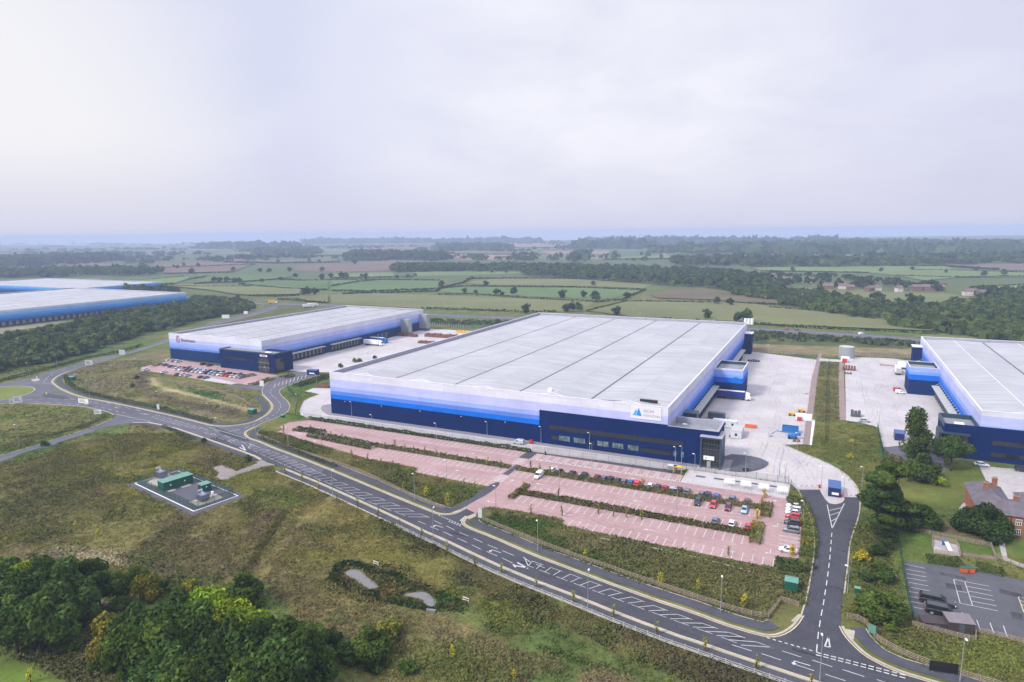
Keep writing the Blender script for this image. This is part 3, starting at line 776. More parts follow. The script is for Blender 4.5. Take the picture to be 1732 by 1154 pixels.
dashed(GP([(1381, 1104), (1460, 1124), (1540, 1145)]), .9, .35, .28); dashed(GP([(1380, 1108), (1460, 1128.5), (1540, 1150)]), .9, .35, .28)
dashed(GP([(742, 872), (780, 888)]), .7, .4, .26); dashed(GP([(759, 882), (781, 891)]), .7, .35, .26)
dashed(GP([(1381, 1103), (1384, 1072), (1388, 1046), (1393, 1020), (1397, 994), (1401, 966), (1404, 940), (1406, 914), (1407.5, 896)]), 2.6, 1.9, .2)
for a, c in (((1407.5, 894), (1399, 854)), ((1407.5, 894), (1428, 852)), ((1404, 872), (1422, 866)), ((1402, 864), (1424, 859)), ((1406, 882), (1417, 876))): pseg(*a, *c, .22, .05)
dashed(GP([(396, 730), (415, 724.5), (431, 718), (446, 711), (460, 704), (470, 697), (475, 689), (474, 682), (467, 675), (459, 668), (457, 662), (464, 655)]), 2.6, 2.2, .18)
pseg(353, 723, 417, 742, .22); pseg(387, 731, 404, 726, .22); pseg(197, 701, 224, 707, .22, .06); pseg(224, 707, 255, 713, .18, .06)
for k in range(9): pseg(464 + k * 6.5, 655 - k * 1.9, 466 + k * 6.5, 649 - k * 1.9, .3, .05, mk if k > 3 else mky)
dashed(GP([(57, 647), (87, 650)]), .9, .7, .3, .06); dashed(GP([(73, 647), (82, 637), (93, 632)]), 3, 2, .25, .06); dashed(GP([(45, 677), (80, 674), (130, 676), (170, 683)]), 2.5, 2, .25, .06); dashed(GP([(60, 680), (120, 683), (170, 689), (215, 700)]), 3, 3, .2, .06)
dashed(GP([(0, 647), (50, 637), (95, 629), (145, 615), (208, 598), (260, 585)]), 3, 6, .2, .06)

# bay markings on the site grid
ZB = .072
def lseg(u0, v0, u1, v1, wd=.19, z=ZB, mb=None): seg(L(u0, v0), L(u1, v1), wd, z, mb)
def bays(u0, u1, va, vb, step=2.4, tee=0.0, z=ZB, skip=()):
    n = int(round((u1 - u0) / step))
    for k in range(n + 1):
        if k in skip: continue
        u = u0 + k * step
        lseg(u, va, u, vb, .18, z)
        if tee: lseg(u - .4, tee, u + .4, tee, .2, z)
bays(2.5, 103, -18.4, -13.2)
dashed([L(48, -18.7), L(103, -18.7)], .6, .35, .25, ZB); dashed([L(48, -17.9), L(103, -17.9)], .6, .35, .16, ZB)
for k in range(15):
    u = 108.4 + k * 3.6
    lseg(u, -18.4, u, -13.4, .22); lseg(u + 1.2, -18.4, u + 1.2, -13.4, .22)
    for j in range(5): lseg(u, -17.2 + j * .9, u + 1.2, -16.7 + j * .9, .24)
    lseg(u + 1.2, -18.5, u + 2.4, -17.5, .36); lseg(u + 2.4, -17.5, u + 3.4, -18.5, .36)
lseg(107.6, -18.7, 160.2, -18.7, .3)
bays(20, 103.2, -25.0, -28.0)
bays(51, 104, -36.2, -31.2)
bays(78, 104.5, -47.4, -42.6)
bays(109, 185, -25.0, -29.4, 2.45, -25.0)
bays(109, 185.2, -36.3, -31.3, 2.4, -36.3)
bays(119.5, 186, -42.0, -46.6, 2.4, -42.0)
bays(118.8, 184.2, -54.8, -49.9, 2.4, -54.8)
bays(139, 191.5, -64.2, -59.9, 2.4, -59.9)
for k in range(14): lseg(192.4, -24.0 - k * 2.42, 197.0, -24.0 - k * 2.42); lseg(192.4, -24.3 - k * 2.42, 192.4, -23.7 - k * 2.42)
for k in range(26): lseg(161 + k * 1.22, -18.6, 161 + k * 1.22, -13.6, .1, .078)
for u, v, du, dv in ((22, -34.5, -1, .1), (9, -29.5, -1, .2), (120, -39, -1, 0), (136, -57, -1, 0), (152, -39.2, -1, 0), (160, -57, -1, 0), (118, -22, 1, 0), (145, -22, 1, 0), (188.5, -22.2, 1, 0), (110.5, -40.5, .1, 1), (112, -58, -1, 0), (90, -39.3, -1, 0), (85, -22, 1, 0)): arrow(u, v, du, dv)
for u, v in ((191.2, -39.5), (190.7, -56.5)): arrow(u, v, 0, -1, 3.4, .072, -1)
for v0, v1, uc in ((-25.6, -19.4, 105.0), (-42.6, -36.6, 106.3)):
    n = 5
    for k in range(n): lseg(uc - 1.9, v0 + (v1 - v0) * (k + .3) / n, uc + 1.9, v0 + (v1 - v0) * (k + .3) / n, .45, ZB + .004)
# second car park, east car park
def grid_bays(p0, p1, depth, n, z=.07, wd=.12):
    dx, dy = p1[0] - p0[0], p1[1] - p0[1]
    l = math.hypot(dx, dy); nx, ny = -dy / l * depth, dx / l * depth
    for k in range(n + 1):
        a = (p0[0] + dx * k / n, p0[1] + dy * k / n); seg(a, (a[0] + nx, a[1] + ny), wd, z)
for q in ((1530, 954.2, 1564, 961.6), (1531.5, 963, 1566, 968.8), (1532, 970.3, 1567, 976.2), (1533.5, 977.5, 1568.5, 983.5), (1535, 984.8, 1570.5, 991.5), (1535.5, 993, 1572, 999.5), (1536.5, 1000.5, 1574, 1007.5), (1538, 1009, 1561, 1013.5), (1538.5, 1017.5, 1566, 1022), (1545, 1027, 1563, 1031),
          (1613, 980.2, 1673, 992), (1613, 980.2, 1624, 1020.5), (1624, 1020.5, 1688, 1033.7), (1631.5, 983.5, 1645, 1024.5), (1635.5, 992, 1676, 999.5), (1638, 1000, 1679, 1008), (1641, 1008.5, 1682, 1016), (1643, 1017, 1685, 1025), (1619.5, 999.8, 1636, 1002.8),
          (1630.5, 1045, 1636.5, 1062), (1652, 1049, 1658.5, 1067), (1674.5, 1053.5, 1681.5, 1073), (1697, 1058.5, 1704, 1078)): pseg(*q, .14, .03)
for q in ((1722, 1009.5, 1734, 1012), (1722, 1009.5, 1732, 1036), (1724, 1015, 1740, 1022), (1727, 1022, 1742, 1030)): pseg(*q, .18, .03, mky)
# yellow blocks across the yard gates
for k in range(7): mky.prism(GP([(1266 + k * 8.6, 746 + k * .9), (1270.5 + k * 8.6, 746 + k * .9), (1271 + k * 8.6, 749 + k * .9), (1266.5 + k * 8.6, 749 + k * .9)]), 0, .064, sides=False)
dashed(GP([(1300.5, 789), (1303, 812)]), 1.2, .6, .5, .064, mky); dashed(GP([(1487, 724.5), (1530, 726)]), .8, .7, .5, .064, mky)
for q in ((1258, 656.5, 1300, 656.8), (1267, 623, 1306, 624.5), (1259, 705, 1310, 706)): pseg(*q, .5, .06, mky)
struct('road_marking', mk, M['paint_white'])
struct('yellow_marking', mky, M['paint_yellow'])
# ------------------------------------------------------------------ ground sheet with the real colours of each piece of land
def axis(lo, hi, step, far, g):
    a = list(np.arange(lo, hi + .01, step)); s_ = step
    x = hi
    while x < far[1]: s_ *= g; x = min(far[1], x + s_); a.append(x)
    s_ = step; x = lo; pre = []
    while x > far[0]: s_ *= g; x = max(far[0], x - s_); pre.append(x)
    return np.array(pre[::-1] + a)
ax_ = axis(-430, 330, 2.2, (-6600, 6600), 1.25); ay_ = axis(70, 620, 2.2, (-700, 6600), 1.2)
GX, GY = np.meshgrid(ax_, ay_)
def lattice(X, Y, seed):
    r = np.random.RandomState(seed); T = r.rand(64, 64)
    xi = np.floor(X).astype(int); yi = np.floor(Y).astype(int); fx = X - xi; fy = Y - yi
    fx = fx * fx * (3 - 2 * fx); fy = fy * fy * (3 - 2 * fy)
    g_ = lambda a, b_: T[a % 64, b_ % 64]
    return (g_(xi, yi) * (1 - fx) + g_(xi + 1, yi) * fx) * (1 - fy) + (g_(xi, yi + 1) * (1 - fx) + g_(xi + 1, yi + 1) * fx) * fy
def fbm(X, Y, s_, seed, o=4):
    v = 0; a = .5; t = 0
    for k in range(o):
        v = v + a * lattice(X / s_ * 2 ** k + 13.7 * k, Y / s_ * 2 ** k + 5.1 * k, seed + k); t += a; a *= .55
    return v / t
OLIVE = (.092, .084, .033)
# (outline, colour, feather m, tuft height, tuft density, second colour)
ZONES = [
 # meadow by the sub-station and its patches
 (GP([(-80, 812), (0, 785), (250, 718), (440, 778), (500, 800), (560, 826), (640, 866), (620, 1010), (400, 1000), (-80, 960)]), (.094, .083, .036), 4, .34, 1.0, (.088, .068, .042)),
 (GP([(205, 790), (262, 748), (325, 770), (330, 796), (255, 800), (222, 840), (205, 830)]), (.135, .115, .030), 4, .30, 1.2, (.11, .098, .03)),
 (GP([(385, 812), (430, 795), (520, 826), (545, 850), (470, 870), (395, 850)]), (.108, .100, .030), 4, .32, 1.1, (.082, .084, .03)),
 (GP([(-80, 815), (0, 792), (190, 745), (230, 775), (90, 900), (-80, 920)]), (.080, .068, .036), 8, .34, 1.0, (.092, .085, .03)),
 (GP([(395, 850), (480, 862), (470, 910), (400, 930), (360, 890)]), (.090, .065, .045), 4, .34, 1.0, (.098, .08, .035)),
 (GP([(520, 840), (640, 870), (720, 920), (700, 960), (600, 950), (540, 920), (490, 960), (470, 940)]), (.100, .084, .036), 5, .32, 1.0, (.13, .098, .045)),
 (GP([(540, 845), (568, 838), (560, 862), (500, 930), (440, 985), (430, 975)]), (.165, .125, .068), 1.5, .22, .8, (.14, .11, .05)),
 (GP([(500, 900), (545, 905), (570, 960), (530, 990), (470, 965)]), (.088, .066, .046), 4, .36, 1.0, (.10, .08, .04)),
 # long slope under the main road
 (GP([(640, 868), (720, 900), (850, 962), (1000, 1020), (1180, 1090), (1380, 1160), (1500, 1200), (1300, 1230), (1140, 1148), (980, 1090), (820, 1030), (700, 958)]), (.056, .049, .025), 3, .5, 1.5, (.054, .043, .030)),
 (GP([(520, 935), (660, 925), (760, 960), (850, 1020), (960, 1075), (900, 1080), (800, 1040), (540, 960)]), (.092, .084, .027), 4, .32, 1.1, (.115, .098, .034)),
 (GP([(800, 1048), (880, 1076), (960, 1103), (1020, 1124), (1015, 1136), (940, 1112), (860, 1088), (795, 1060)]), (.038, .055, .016), 1.5, .5, 1.3, (.035, .052, .014)),
 (GP([(520, 985), (640, 1000), (760, 1040), (880, 1085), (1000, 1132), (1120, 1175), (1100, 1230), (960, 1170), (800, 1110), (640, 1060), (540, 1030)]), (.118, .088, .060), 3, .38, 1.2, (.098, .080, .044)),
 (GP([(520, 1030), (660, 1065), (800, 1110), (930, 1180), (560, 1180), (540, 1090)]), (.090, .084, .034), 4, .36, 1.1, (.105, .08, .045)),
 (GP([(75, 935), (110, 930), (215, 934), (290, 960), (300, 975), (240, 960), (120, 950)]), (.24, .185, .15), 1.5, .5, 1.5, (.16, .12, .09)),
 (GP([(220, 940), (300, 958), (360, 985), (330, 1010), (250, 985)]), (.088, .070, .048), 4, .4, 1.2, (.07, .072, .03)),
 (GP([(150, 1005), (200, 995), (260, 1020), (252, 1040), (170, 1022)]), (.062, .090, .024), 2, .2, .8, (.055, .075, .022)),
 (GP([(0, 1050), (160, 1040), (200, 1154), (0, 1154)]), (.052, .066, .024), 3, .6, 1.4, (.065, .06, .03)),
 (GP([(-40, 1104), (40, 1115), (90, 1135), (120, 1180), (-40, 1180)]), (.085, .118, .028), .8, 0, 0, (.078, .108, .026)),
 # pond margin
 (GP([(540, 985), (560, 955), (600, 945), (690, 970), (730, 990), (760, 1005), (800, 1025), (780, 1035), (700, 1030), (620, 1012)]), (.035, .058, .018), 1.5, .8, 1.6, (.075, .060, .030)),
 # western triangle, brown scrub
 (GP([(0, 686), (93, 687), (164, 695), (186, 702), (150, 722), (100, 737), (0, 768)]), (.066, .078, .026), 2, .34, 1.0, (.085, .078, .035)),
 (GP([(100, 640), (130, 622), (280, 590), (292, 610), (240, 622), (240, 640), (330, 650), (420, 665), (450, 690), (425, 712), (360, 718), (250, 690), (130, 662)]), (.100, .080, .058), 3, .34, .9, (.085, .080, .036)),
 (GP([(232, 632), (250, 630), (262, 660), (330, 680), (440, 700), (420, 712), (330, 692), (250, 668), (232, 655)]), (.062, .044, .038), 1.5, .25, .8, (.075, .055, .045)),
 (GP([(255, 640), (300, 645), (400, 668), (430, 690), (340, 685), (265, 662)]), (.110, .092, .058), 2, .3, .8, (.10, .10, .05)),
 (GP([(305, 655), (360, 662), (388, 680), (345, 678)]), (.045, .075, .035), 1.5, .4, 1, (.06, .08, .04)),
 (GP([(255, 638), (258, 650), (275, 660), (345, 676), (440, 700), (436, 694), (340, 670), (272, 653), (262, 640)]), (.24, .19, .125), .6, 0, 0, (.24, .19, .125)),
 (GP([(97, 640), (112, 634), (112, 650), (140, 664), (160, 672), (130, 670), (108, 660)]), (.15, .165, .045), 1, .1, .5, (.13, .15, .045)),
 # greens by the second side road
 (GP([(478, 657), (492, 650), (560, 640), (560, 655), (515, 662), (525, 672), (508, 686), (505, 700), (525, 708), (480, 714), (462, 722), (466, 710), (492, 695), (490, 680), (475, 668)]), (.050, .085, .022), 1.5, .2, .8, (.072, .088, .03)),
 (GP([(425, 735), (440, 720), (468, 730), (545, 753), (625, 777), (705, 794), (760, 811), (828, 824), (800, 845), (745, 862), (680, 838), (600, 808), (520, 775), (440, 745)]), (.092, .078, .036), 2, .36, 1.2, (.062, .07, .025)),
 (GP([(560, 790), (640, 800), (720, 830), (790, 835), (790, 850), (745, 860), (660, 828)]), (.052, .062, .022), 3, .42, 1.3, (.062, .06, .026)),
 # embankment between car park and main road
 (GP([(800, 872), (820, 858), (945, 878), (950, 888), (1040, 908), (1180, 937), (1307, 960), (1372, 945), (1362, 1015), (1340, 1050), (1300, 1070), (1180, 1030), (1000, 965), (880, 915)]), (.092, .076, .044), 2, .42, 1.3, (.080, .072, .035)),
 (GP([(815, 868), (900, 880), (960, 900), (960, 925), (1060, 965), (1060, 985), (960, 950), (870, 910), (812, 885)]), (.038, .055, .018), 3, .45, 1.4, (.05, .058, .02)),
 (GP([(1150, 1005), (1250, 1020), (1330, 1040), (1300, 1062), (1200, 1035)]), (.050, .062, .022), 4, .4, 1.2, (.062, .06, .028)),
 # east side
 (GP([(1324, 754), (1370, 754), (1384, 709), (1432, 712), (1484, 724), (1495, 800), (1500, 850), (1456, 870), (1450, 815), (1420, 790), (1360, 765)]), (.082, .085, .028), 2, .28, 1.0, (.095, .088, .035)),
 (GP([(1383, 612), (1422, 612), (1419, 712), (1375, 712)]), (.070, .068, .028), 1, .3, 1, (.082, .068, .034)),
 (GP([(1440, 900), (1456, 868), (1520, 880), (1528, 950), (1545, 1050), (1500, 1060), (1430, 1060), (1428, 1010), (1436, 940)]), (.080, .076, .030), 2, .4, 1.1, (.062, .066, .025)),
 (GP([(1505, 900), (1520, 885), (1534, 960), (1545, 1040), (1530, 1045), (1515, 960)]), (.078, .105, .030), 1.5, .3, .8, (.085, .1, .032)),
 (GP([(1436, 1062), (1545, 1046), (1660, 1068), (1760, 1094), (1760, 1200), (1560, 1145), (1480, 1112)]), (.086, .088, .028), 2, .36, 1.2, (.088, .076, .036)),
 (GP([(1495, 800), (1540, 790), (1656, 782), (1672, 820), (1648, 845), (1615, 865), (1600, 885), (1560, 860), (1510, 850)]), (.070, .080, .023), 2, 0, 0, (.080, .080, .026)),
 (GP([(1500, 758), (1545, 770), (1560, 810), (1502, 798)]), (.085, .060, .045), 2, .6, 1.2, (.075, .06, .035)),
 (GP([(1480, 880), (1540, 890), (1690, 925), (1690, 940), (1625, 942), (1635, 962), (1528, 950), (1515, 905)]), (.052, .080, .020), 1.5, .12, .6, (.07, .085, .028)),
 (GP([(1560, 880), (1600, 880), (1680, 905), (1670, 918), (1590, 905)]), (.095, .070, .055), 2, .15, .6, (.08, .06, .05)),
 (GP([(1697, 905), (1760, 912), (1760, 955), (1706, 942)]), (.058, .074, .022), 1.5, .0, 0, (.085, .1, .03)),
 (GP([(1620, 950), (1760, 970), (1760, 985), (1640, 962)]), (.085, .088, .034), 1.5, .15, .6, (.09, .08, .035)),
 (GP([(1270, 560), (1560, 578), (1560, 590), (1270, 582)]), (.034, .046, .026), 2, .5, .5, (.045, .052, .028)),
 (GP([(1268, 582), (1560, 592), (1560, 606), (1420, 602), (1268, 597)]), (.150, .110, .085), 1, .1, .4, (.13, .10, .075)),
 (GP([(716, 541), (880, 545), (900, 560), (790, 556), (716, 550)]), (.042, .055, .034), 2, .4, .5, (.05, .055, .03)),
 (GP([(-80, 520), (300, 500), (440, 500), (440, 515), (290, 565), (90, 622), (-80, 645)]), (.045, .066, .026), 3, .5, .4, (.06, .07, .03)),
 (GP([(-80, 560), (0, 545), (110, 527), (110, 545), (0, 565), (-80, 580)]), (.16, .15, .14), 4, 0, 0, (.14, .13, .12)),
 (GP([(300, 560), (430, 528), (470, 505), (560, 512), (420, 545), (300, 575)]), (.055, .06, .034), 3, .4, .4, (.065, .06, .035)),
]
ZONES.append((ISLAND, (.135, .150, .036), .4, 0, 0, (.12, .15, .035)))
def land(X, Y):
    n = X.shape[0]
    wig = fbm(X, Y, 9, 3) - .5; wig2 = fbm(X, Y, 2.5, 31) - .5
    pat = fbm(X, Y, 16, 17)
    base = np.empty((n, 3)); base[:] = (.086, .082, .034)
    hgt = np.full(n, .25); den = np.full(n, .5)
    t = np.clip((fbm(X, Y, 60, 41) - .38) * 4, 0, 1)[:, None]
    base = base * (1 - t) + np.array((.060, .080, .030)) * t
    for poly, c, fe, th, td, c2 in ZONES:
        P = np.array(poly); m = 3 * fe + 3
        sel = np.where((X > P[:, 0].min() - m) & (X < P[:, 0].max() + m) & (Y > P[:, 1].min() - m) & (Y < P[:, 1].max() + m))[0]
        if len(sel) == 0: continue
        x, y = X[sel], Y[sel]
        d = dist_poly(x, y, poly) * np.where(inpoly(x, y, poly), 1, -1)
        a = np.clip((d + (wig[sel] * 5 + wig2[sel] * 2) * fe) / fe + .5, 0, 1)
        k = np.clip((pat[sel] - .42) * 7, 0, 1)[:, None]
        cc = np.array(c) * (1 - k) + np.array(c2) * k
        base[sel] = base[sel] * (1 - a[:, None]) + cc * a[:, None]
        hgt[sel] = hgt[sel] * (1 - a) + th * a; den[sel] = den[sel] * (1 - a) + td * a
    wild = (hgt > .15)
    k2 = np.clip((fbm(X, Y, 13, 91) - .57) * 10, 0, 1) * wild; base = base * (1 - .38 * k2[:, None]) + np.array((.048, .058, .022)) * .38 * k2[:, None]; hgt = hgt * (1 + .3 * k2)
    k3 = np.clip((fbm(X, Y, 21, 57) - .55) * 9, 0, 1) * wild * (1 - k2); base = base * (1 - .4 * k3[:, None]) + np.array((.135, .110, .052)) * .4 * k3[:, None]; hgt = hgt * (1 - .45 * k3)
    br = .78 + .44 * fbm(X, Y, 5, 77, 5)
    return base * br[:, None] * np.array((1.28, 1.44, 1.04)), hgt, den
fx_, fy_ = GX.ravel(), GY.ravel()
cols, _, _ = land(fx_, fy_)
far = np.clip((np.hypot(fx_, fy_) - 700) / 600, 0, 1)[:, None]
cols = cols * (1 - far) + np.array((.078, .105, .046)) * far
ny_, nx_ = GX.shape
zz_ = np.zeros(fx_.shape)
idx = np.arange(nx_ * ny_).reshape(ny_, nx_)
quads = np.stack([idx[:-1, :-1], idx[:-1, 1:], idx[1:, 1:], idx[1:, :-1]], -1).reshape(-1, 4)

def fast_mesh(name, V, F, colors=None, mats=(), mi=None, smooth=False):
    me = bpy.data.meshes.new(name); k = F.shape[1]
    me.vertices.add(len(V)); me.loops.add(F.size); me.polygons.add(len(F))
    me.vertices.foreach_set('co', np.asarray(V, np.float32).ravel())
    me.loops.foreach_set('vertex_index', F.astype(np.int32).ravel())
    me.polygons.foreach_set('loop_start', np.arange(0, F.size, k, dtype=np.int32))
    me.polygons.foreach_set('loop_total', np.full(len(F), k, np.int32))
    for m in mats: me.materials.append(m)
    if mi is not None: me.polygons.foreach_set('material_index', mi)
    if smooth: me.polygons.foreach_set('use_smooth', np.ones(len(F), bool))
    if colors is not None:
        at = me.color_attributes.new('col', 'FLOAT_COLOR', 'POINT')
        at.data.foreach_set('color', np.concatenate([colors, np.ones((len(colors), 1))], 1).astype(np.float32).ravel())
    me.update(calc_edges=True)
    return me
def ground_shader():
    t = NT('grassland')
    a = t.node('ShaderNodeAttribute', _attribute_name='col').outputs['Color']
    n1, n2, n3 = t.noise(.12, 6, .65), t.noise(.9, 6, .7), t.noise(.03, 5, .6)
    f = t.math('MULTIPLY', t.map(n1, .3, .7, .78, 1.22), t.map(n2, .28, .72, .78, 1.22))
    col = t.scale(a, t.math('MULTIPLY', f, t.map(n3, .3, .7, .88, 1.12)))
    col = t.mix(t.map(t.noise(.35, 6, .7), .48, .72, 0, .55), col, t.mix(1.0, col, (1.35, 1.0, .95, 1), 'MULTIPLY'))
    t.bump(n2, .6, .4)
    return t.base(col, .95, 0, .1)
M['land'] = ground_shader()
g = put('ground', fast_mesh('ground', np.stack([fx_, fy_, zz_], 1), quads, cols, [M['land']], None, True)); g['kind'] = 'structure'

# ---- fields of the plain beyond the site
def fieldmat():
    t = NT('field')
    c = t.node('ShaderNodeObjectInfo').outputs['Color']
    v = t.node('ShaderNodeMapping', Vector=t.tc.outputs['Object'], Rotation=(0, 0, .6), Scale=(.002, .03, 1)).outputs[0]
    f = t.math('MULTIPLY', t.map(t.noise(.006, 6, .65), .3, .7, .82, 1.2), t.map(t.noise(1.0, 4, .6, v), .3, .7, .93, 1.07))
    col = t.mix(t.map(t.noise(.011, 5, .6), .5, .7, 0, .45), t.scale(c, f), t.mix(1.0, c, (1.3, 1.0, .95, 1), 'MULTIPLY'))
    return t.base(col, .95, 0, .1)
M['field'] = fieldmat()
FG, FO, FB, FP_, FL = (.105, .165, .062), (.160, .175, .075), (.175, .130, .105), (.28, .195, .15), (.14, .195, .075)
FIELDS = [
 ([(560, 499.5), (622, 496), (740, 499.5), (886, 505.4), (1007, 511), (989.6, 522), (943, 527), (882, 527), (712, 522), (560, 513)], FO),
 ([(560, 473.5), (747, 475), (740, 487.4), (622, 492.6), (560, 491)], FG),
 ([(745, 487.4), (782, 484.6), (976, 486.7), (1090, 491), (1038, 504.7), (1007, 506.4), (802.5, 497.8), (740, 494.3)], FG),
 ([(782, 478.7), (830, 472.8), (882, 470.8), (976, 472.8), (1100, 482), (1090, 488), (976, 484), (834, 482.5)], FO),
 ([(698.6, 461.4), (802.5, 458), (882, 458), (882, 463), (788.6, 466.6), (698.6, 468.3)], FL),
 ([(594.6, 463), (664, 461.4), (667, 468), (560, 470.8), (560, 463.8)], FL),
 ([(591, 446), (664, 440.6), (726, 444), (664, 458), (594, 460), (500, 459), (500, 450)], FB),
 ([(754, 430), (913, 432), (872, 439.6), (757.5, 440.6)], FP_),
 ([(913, 425), (1030, 425), (1030, 430), (930, 431)], FP_), ([(640, 425), (730, 424), (730, 432), (650, 433)], FB), ([(820, 414), (1000, 413), (1000, 419), (830, 420)], FP_),
 ([(993, 527), (1060, 511), (1140, 512), (1270, 515), (1400, 530), (1592, 555), (1575, 561), (1450, 556), (1280, 549), (1100, 541)], FO),
 ([(1100, 500), (1140, 488.7), (1235.7, 494.5), (1304, 504.8), (1331, 515), (1266, 513.3), (1201.5, 508), (1110, 505)], (.145, .125, .075)),
 ([(1324.6, 488.7), (1359, 490), (1420, 498), (1465, 513), (1500, 517), (1560, 520), (1600, 515), (1680, 511), (1600, 498), (1500, 495), (1420, 488)], (.135, .150, .065)),
 ([(1270, 453.5), (1331, 451.8), (1413, 451.8), (1502, 450), (1594.6, 450), (1618.5, 457), (1732, 462), (1732, 469), (1618.5, 470.6), (1564, 475.7), (1516, 467), (1468, 462), (1379, 460), (1287, 458.6)], FL),
 ([(1598, 448), (1732, 445), (1760, 445), (1760, 460), (1687, 457)], (.19, .145, .12)),
 ([(1652.7, 486), (1732, 483), (1770, 482), (1770, 497), (1693.7, 494.5)], FL),
 ([(1240, 432), (1380, 430), (1390, 434), (1260, 436)], FP_),
 ([(1020, 436), (1110, 433), (1200, 433), (1200, 438), (1050, 440)], FL),
 ([(167.5, 477), (315, 467.7), (321.5, 472), (294.7, 480.5), (187.5, 482)], FL),
 ([(328, 480.5), (351.6, 467.7), (462, 464.4), (509, 463.7), (479, 472), (405, 477)], FG),
 ([(405, 480.5), (475.6, 477), (555, 475.4), (555, 490.5), (482, 489), (418.6, 484)], FG),
 ([(275, 484), (318, 482), (425, 485.5), (509, 490.5), (506, 499), (422, 500.6), (395, 499), (355, 492)], FO),
 ([(495.6, 504), (555, 500.6), (555, 513.6), (520, 511)], FO),
 ([(57, 475.5), (174, 472), (164, 479), (67, 478)], (.2, .175, .10)),
 ([(254.6, 447), (335, 443.6), (428.7, 447), (395, 460.4), (278, 463)], FB),
 ([(335, 438.6), (490, 435), (570, 436), (570, 444), (469, 446), (380, 443)], FB),
 ([(60, 447), (180, 446), (220, 450), (120, 454)], FB), ([(210, 428), (320, 424), (330, 430), (230, 436)], (.16, .16, .1)),
 ([(470, 425), (600, 426), (585, 433), (440, 433)], (.12, .14, .075)), ([(600, 412), (760, 410), (760, 415), (640, 417)], FB),
]
rf_ = random.Random(77)
YR = [437, 433, 429, 425.5, 422, 419, 416.5, 414, 411.5, 409.5]
for i in range(len(YR) - 1):
    x = -60 + rf_.uniform(0, 80)
    while x < 1760:
        w_ = rf_.uniform(60, 210)
        if rf_.random() < .62:
            s0, s1 = rf_.uniform(-14, 14), rf_.uniform(-14, 14); e = rf_.uniform(-.5, .5)
            c = rf_.choice([FG, FO, FB, FP_, FB, FO, FL])
            FIELDS.append(([(x, YR[i] + e - (x - 866) * .0035 + 2), (x + w_, YR[i] + rf_.uniform(-.5, .5) - (x + w_ - 866) * .0035 + 2), (x + w_ + s1, YR[i + 1] + .3 - (x + w_ - 866) * .0035 + 2), (x + s0, YR[i + 1] + .3 - (x - 866) * .0035 + 2)], c))
        x += w_ + rf_.uniform(5, 60)
for k, (pp, c) in enumerate(FIELDS):
    o = sheet('field', GP(pp), (.25 + .06 * k) if k < 34 else .02 + .0015 * k, M['field'])
    j = .9 + .2 * rnd.random(); j *= .84; o.color = (c[0] * j, c[1] * j, c[2] * j, 1)

# ------------------------------------------------------------------ foliage
def cards(P, Nn, size, C_, r, aspect=1.0):
    # one leaf clump (a bent quad) at each point P, facing roughly Nn
    n = len(P)
    Nn = Nn / (np.linalg.norm(Nn, axis=1, keepdims=True) + 1e-9)
    A = np.cross(Nn, r.normal(size=(n, 3))); A /= np.linalg.norm(A, axis=1, keepdims=True) + 1e-9
    B = np.cross(Nn, A)
    s_ = (size * (.6 + .8 * r.rand(n)))[:, None] if np.isscalar(size) else size[:, None]
    a = A * s_ * .5; b_ = B * s_ * .5 * aspect
    j = lambda: (r.rand(n, 1) * .7 + .65)
    V = np.stack([P - a * j(), P - b_ * j() + Nn * s_ * .12, P + a * j(), P + b_ * j() - Nn * s_ * .08], 1).reshape(-1, 3)
    F = np.arange(n * 4).reshape(n, 4)
    return V, F, np.repeat(C_, 4, axis=0)

def crown_points(blobs, n, r, fill=.35):
    w_ = np.array([b_[3] * b_[4] + b_[4] * b_[5] for b_ in blobs]); w_ = w_ / w_.sum()
    k = r.choice(len(blobs), n, p=w_)
    D = r.normal(size=(n, 3)); D /= np.linalg.norm(D, axis=1, keepdims=True)
    rad = np.where(r.rand(n) < fill, r.rand(n) ** .5 * .9, .86 + .22 * r.rand(n))[:, None]
    Bc = np.array(blobs)[k]
    P = Bc[:, :3] + D * rad * Bc[:, 3:6]
    Nn = D / Bc[:, 3:6] * Bc[:, 3:4] + r.normal(size=(n, 3)) * .55 + np.array((0, 0, .35))
    return P, Nn, k

def leaf_colors(k, nb, n, pal, r, spread=.22):
    pal = np.array(pal) * (1.75, 1.9, 1.25)
    bc = pal[r.randint(0, len(pal), nb)] * (1 + 1.6 * spread * (r.rand(nb, 1) * 2 - 1))
    return bc[k] * (1 + .32 * (r.rand(n, 1) * 2 - 1)) * (1 + .06 * r.normal(size=(n, 3)))

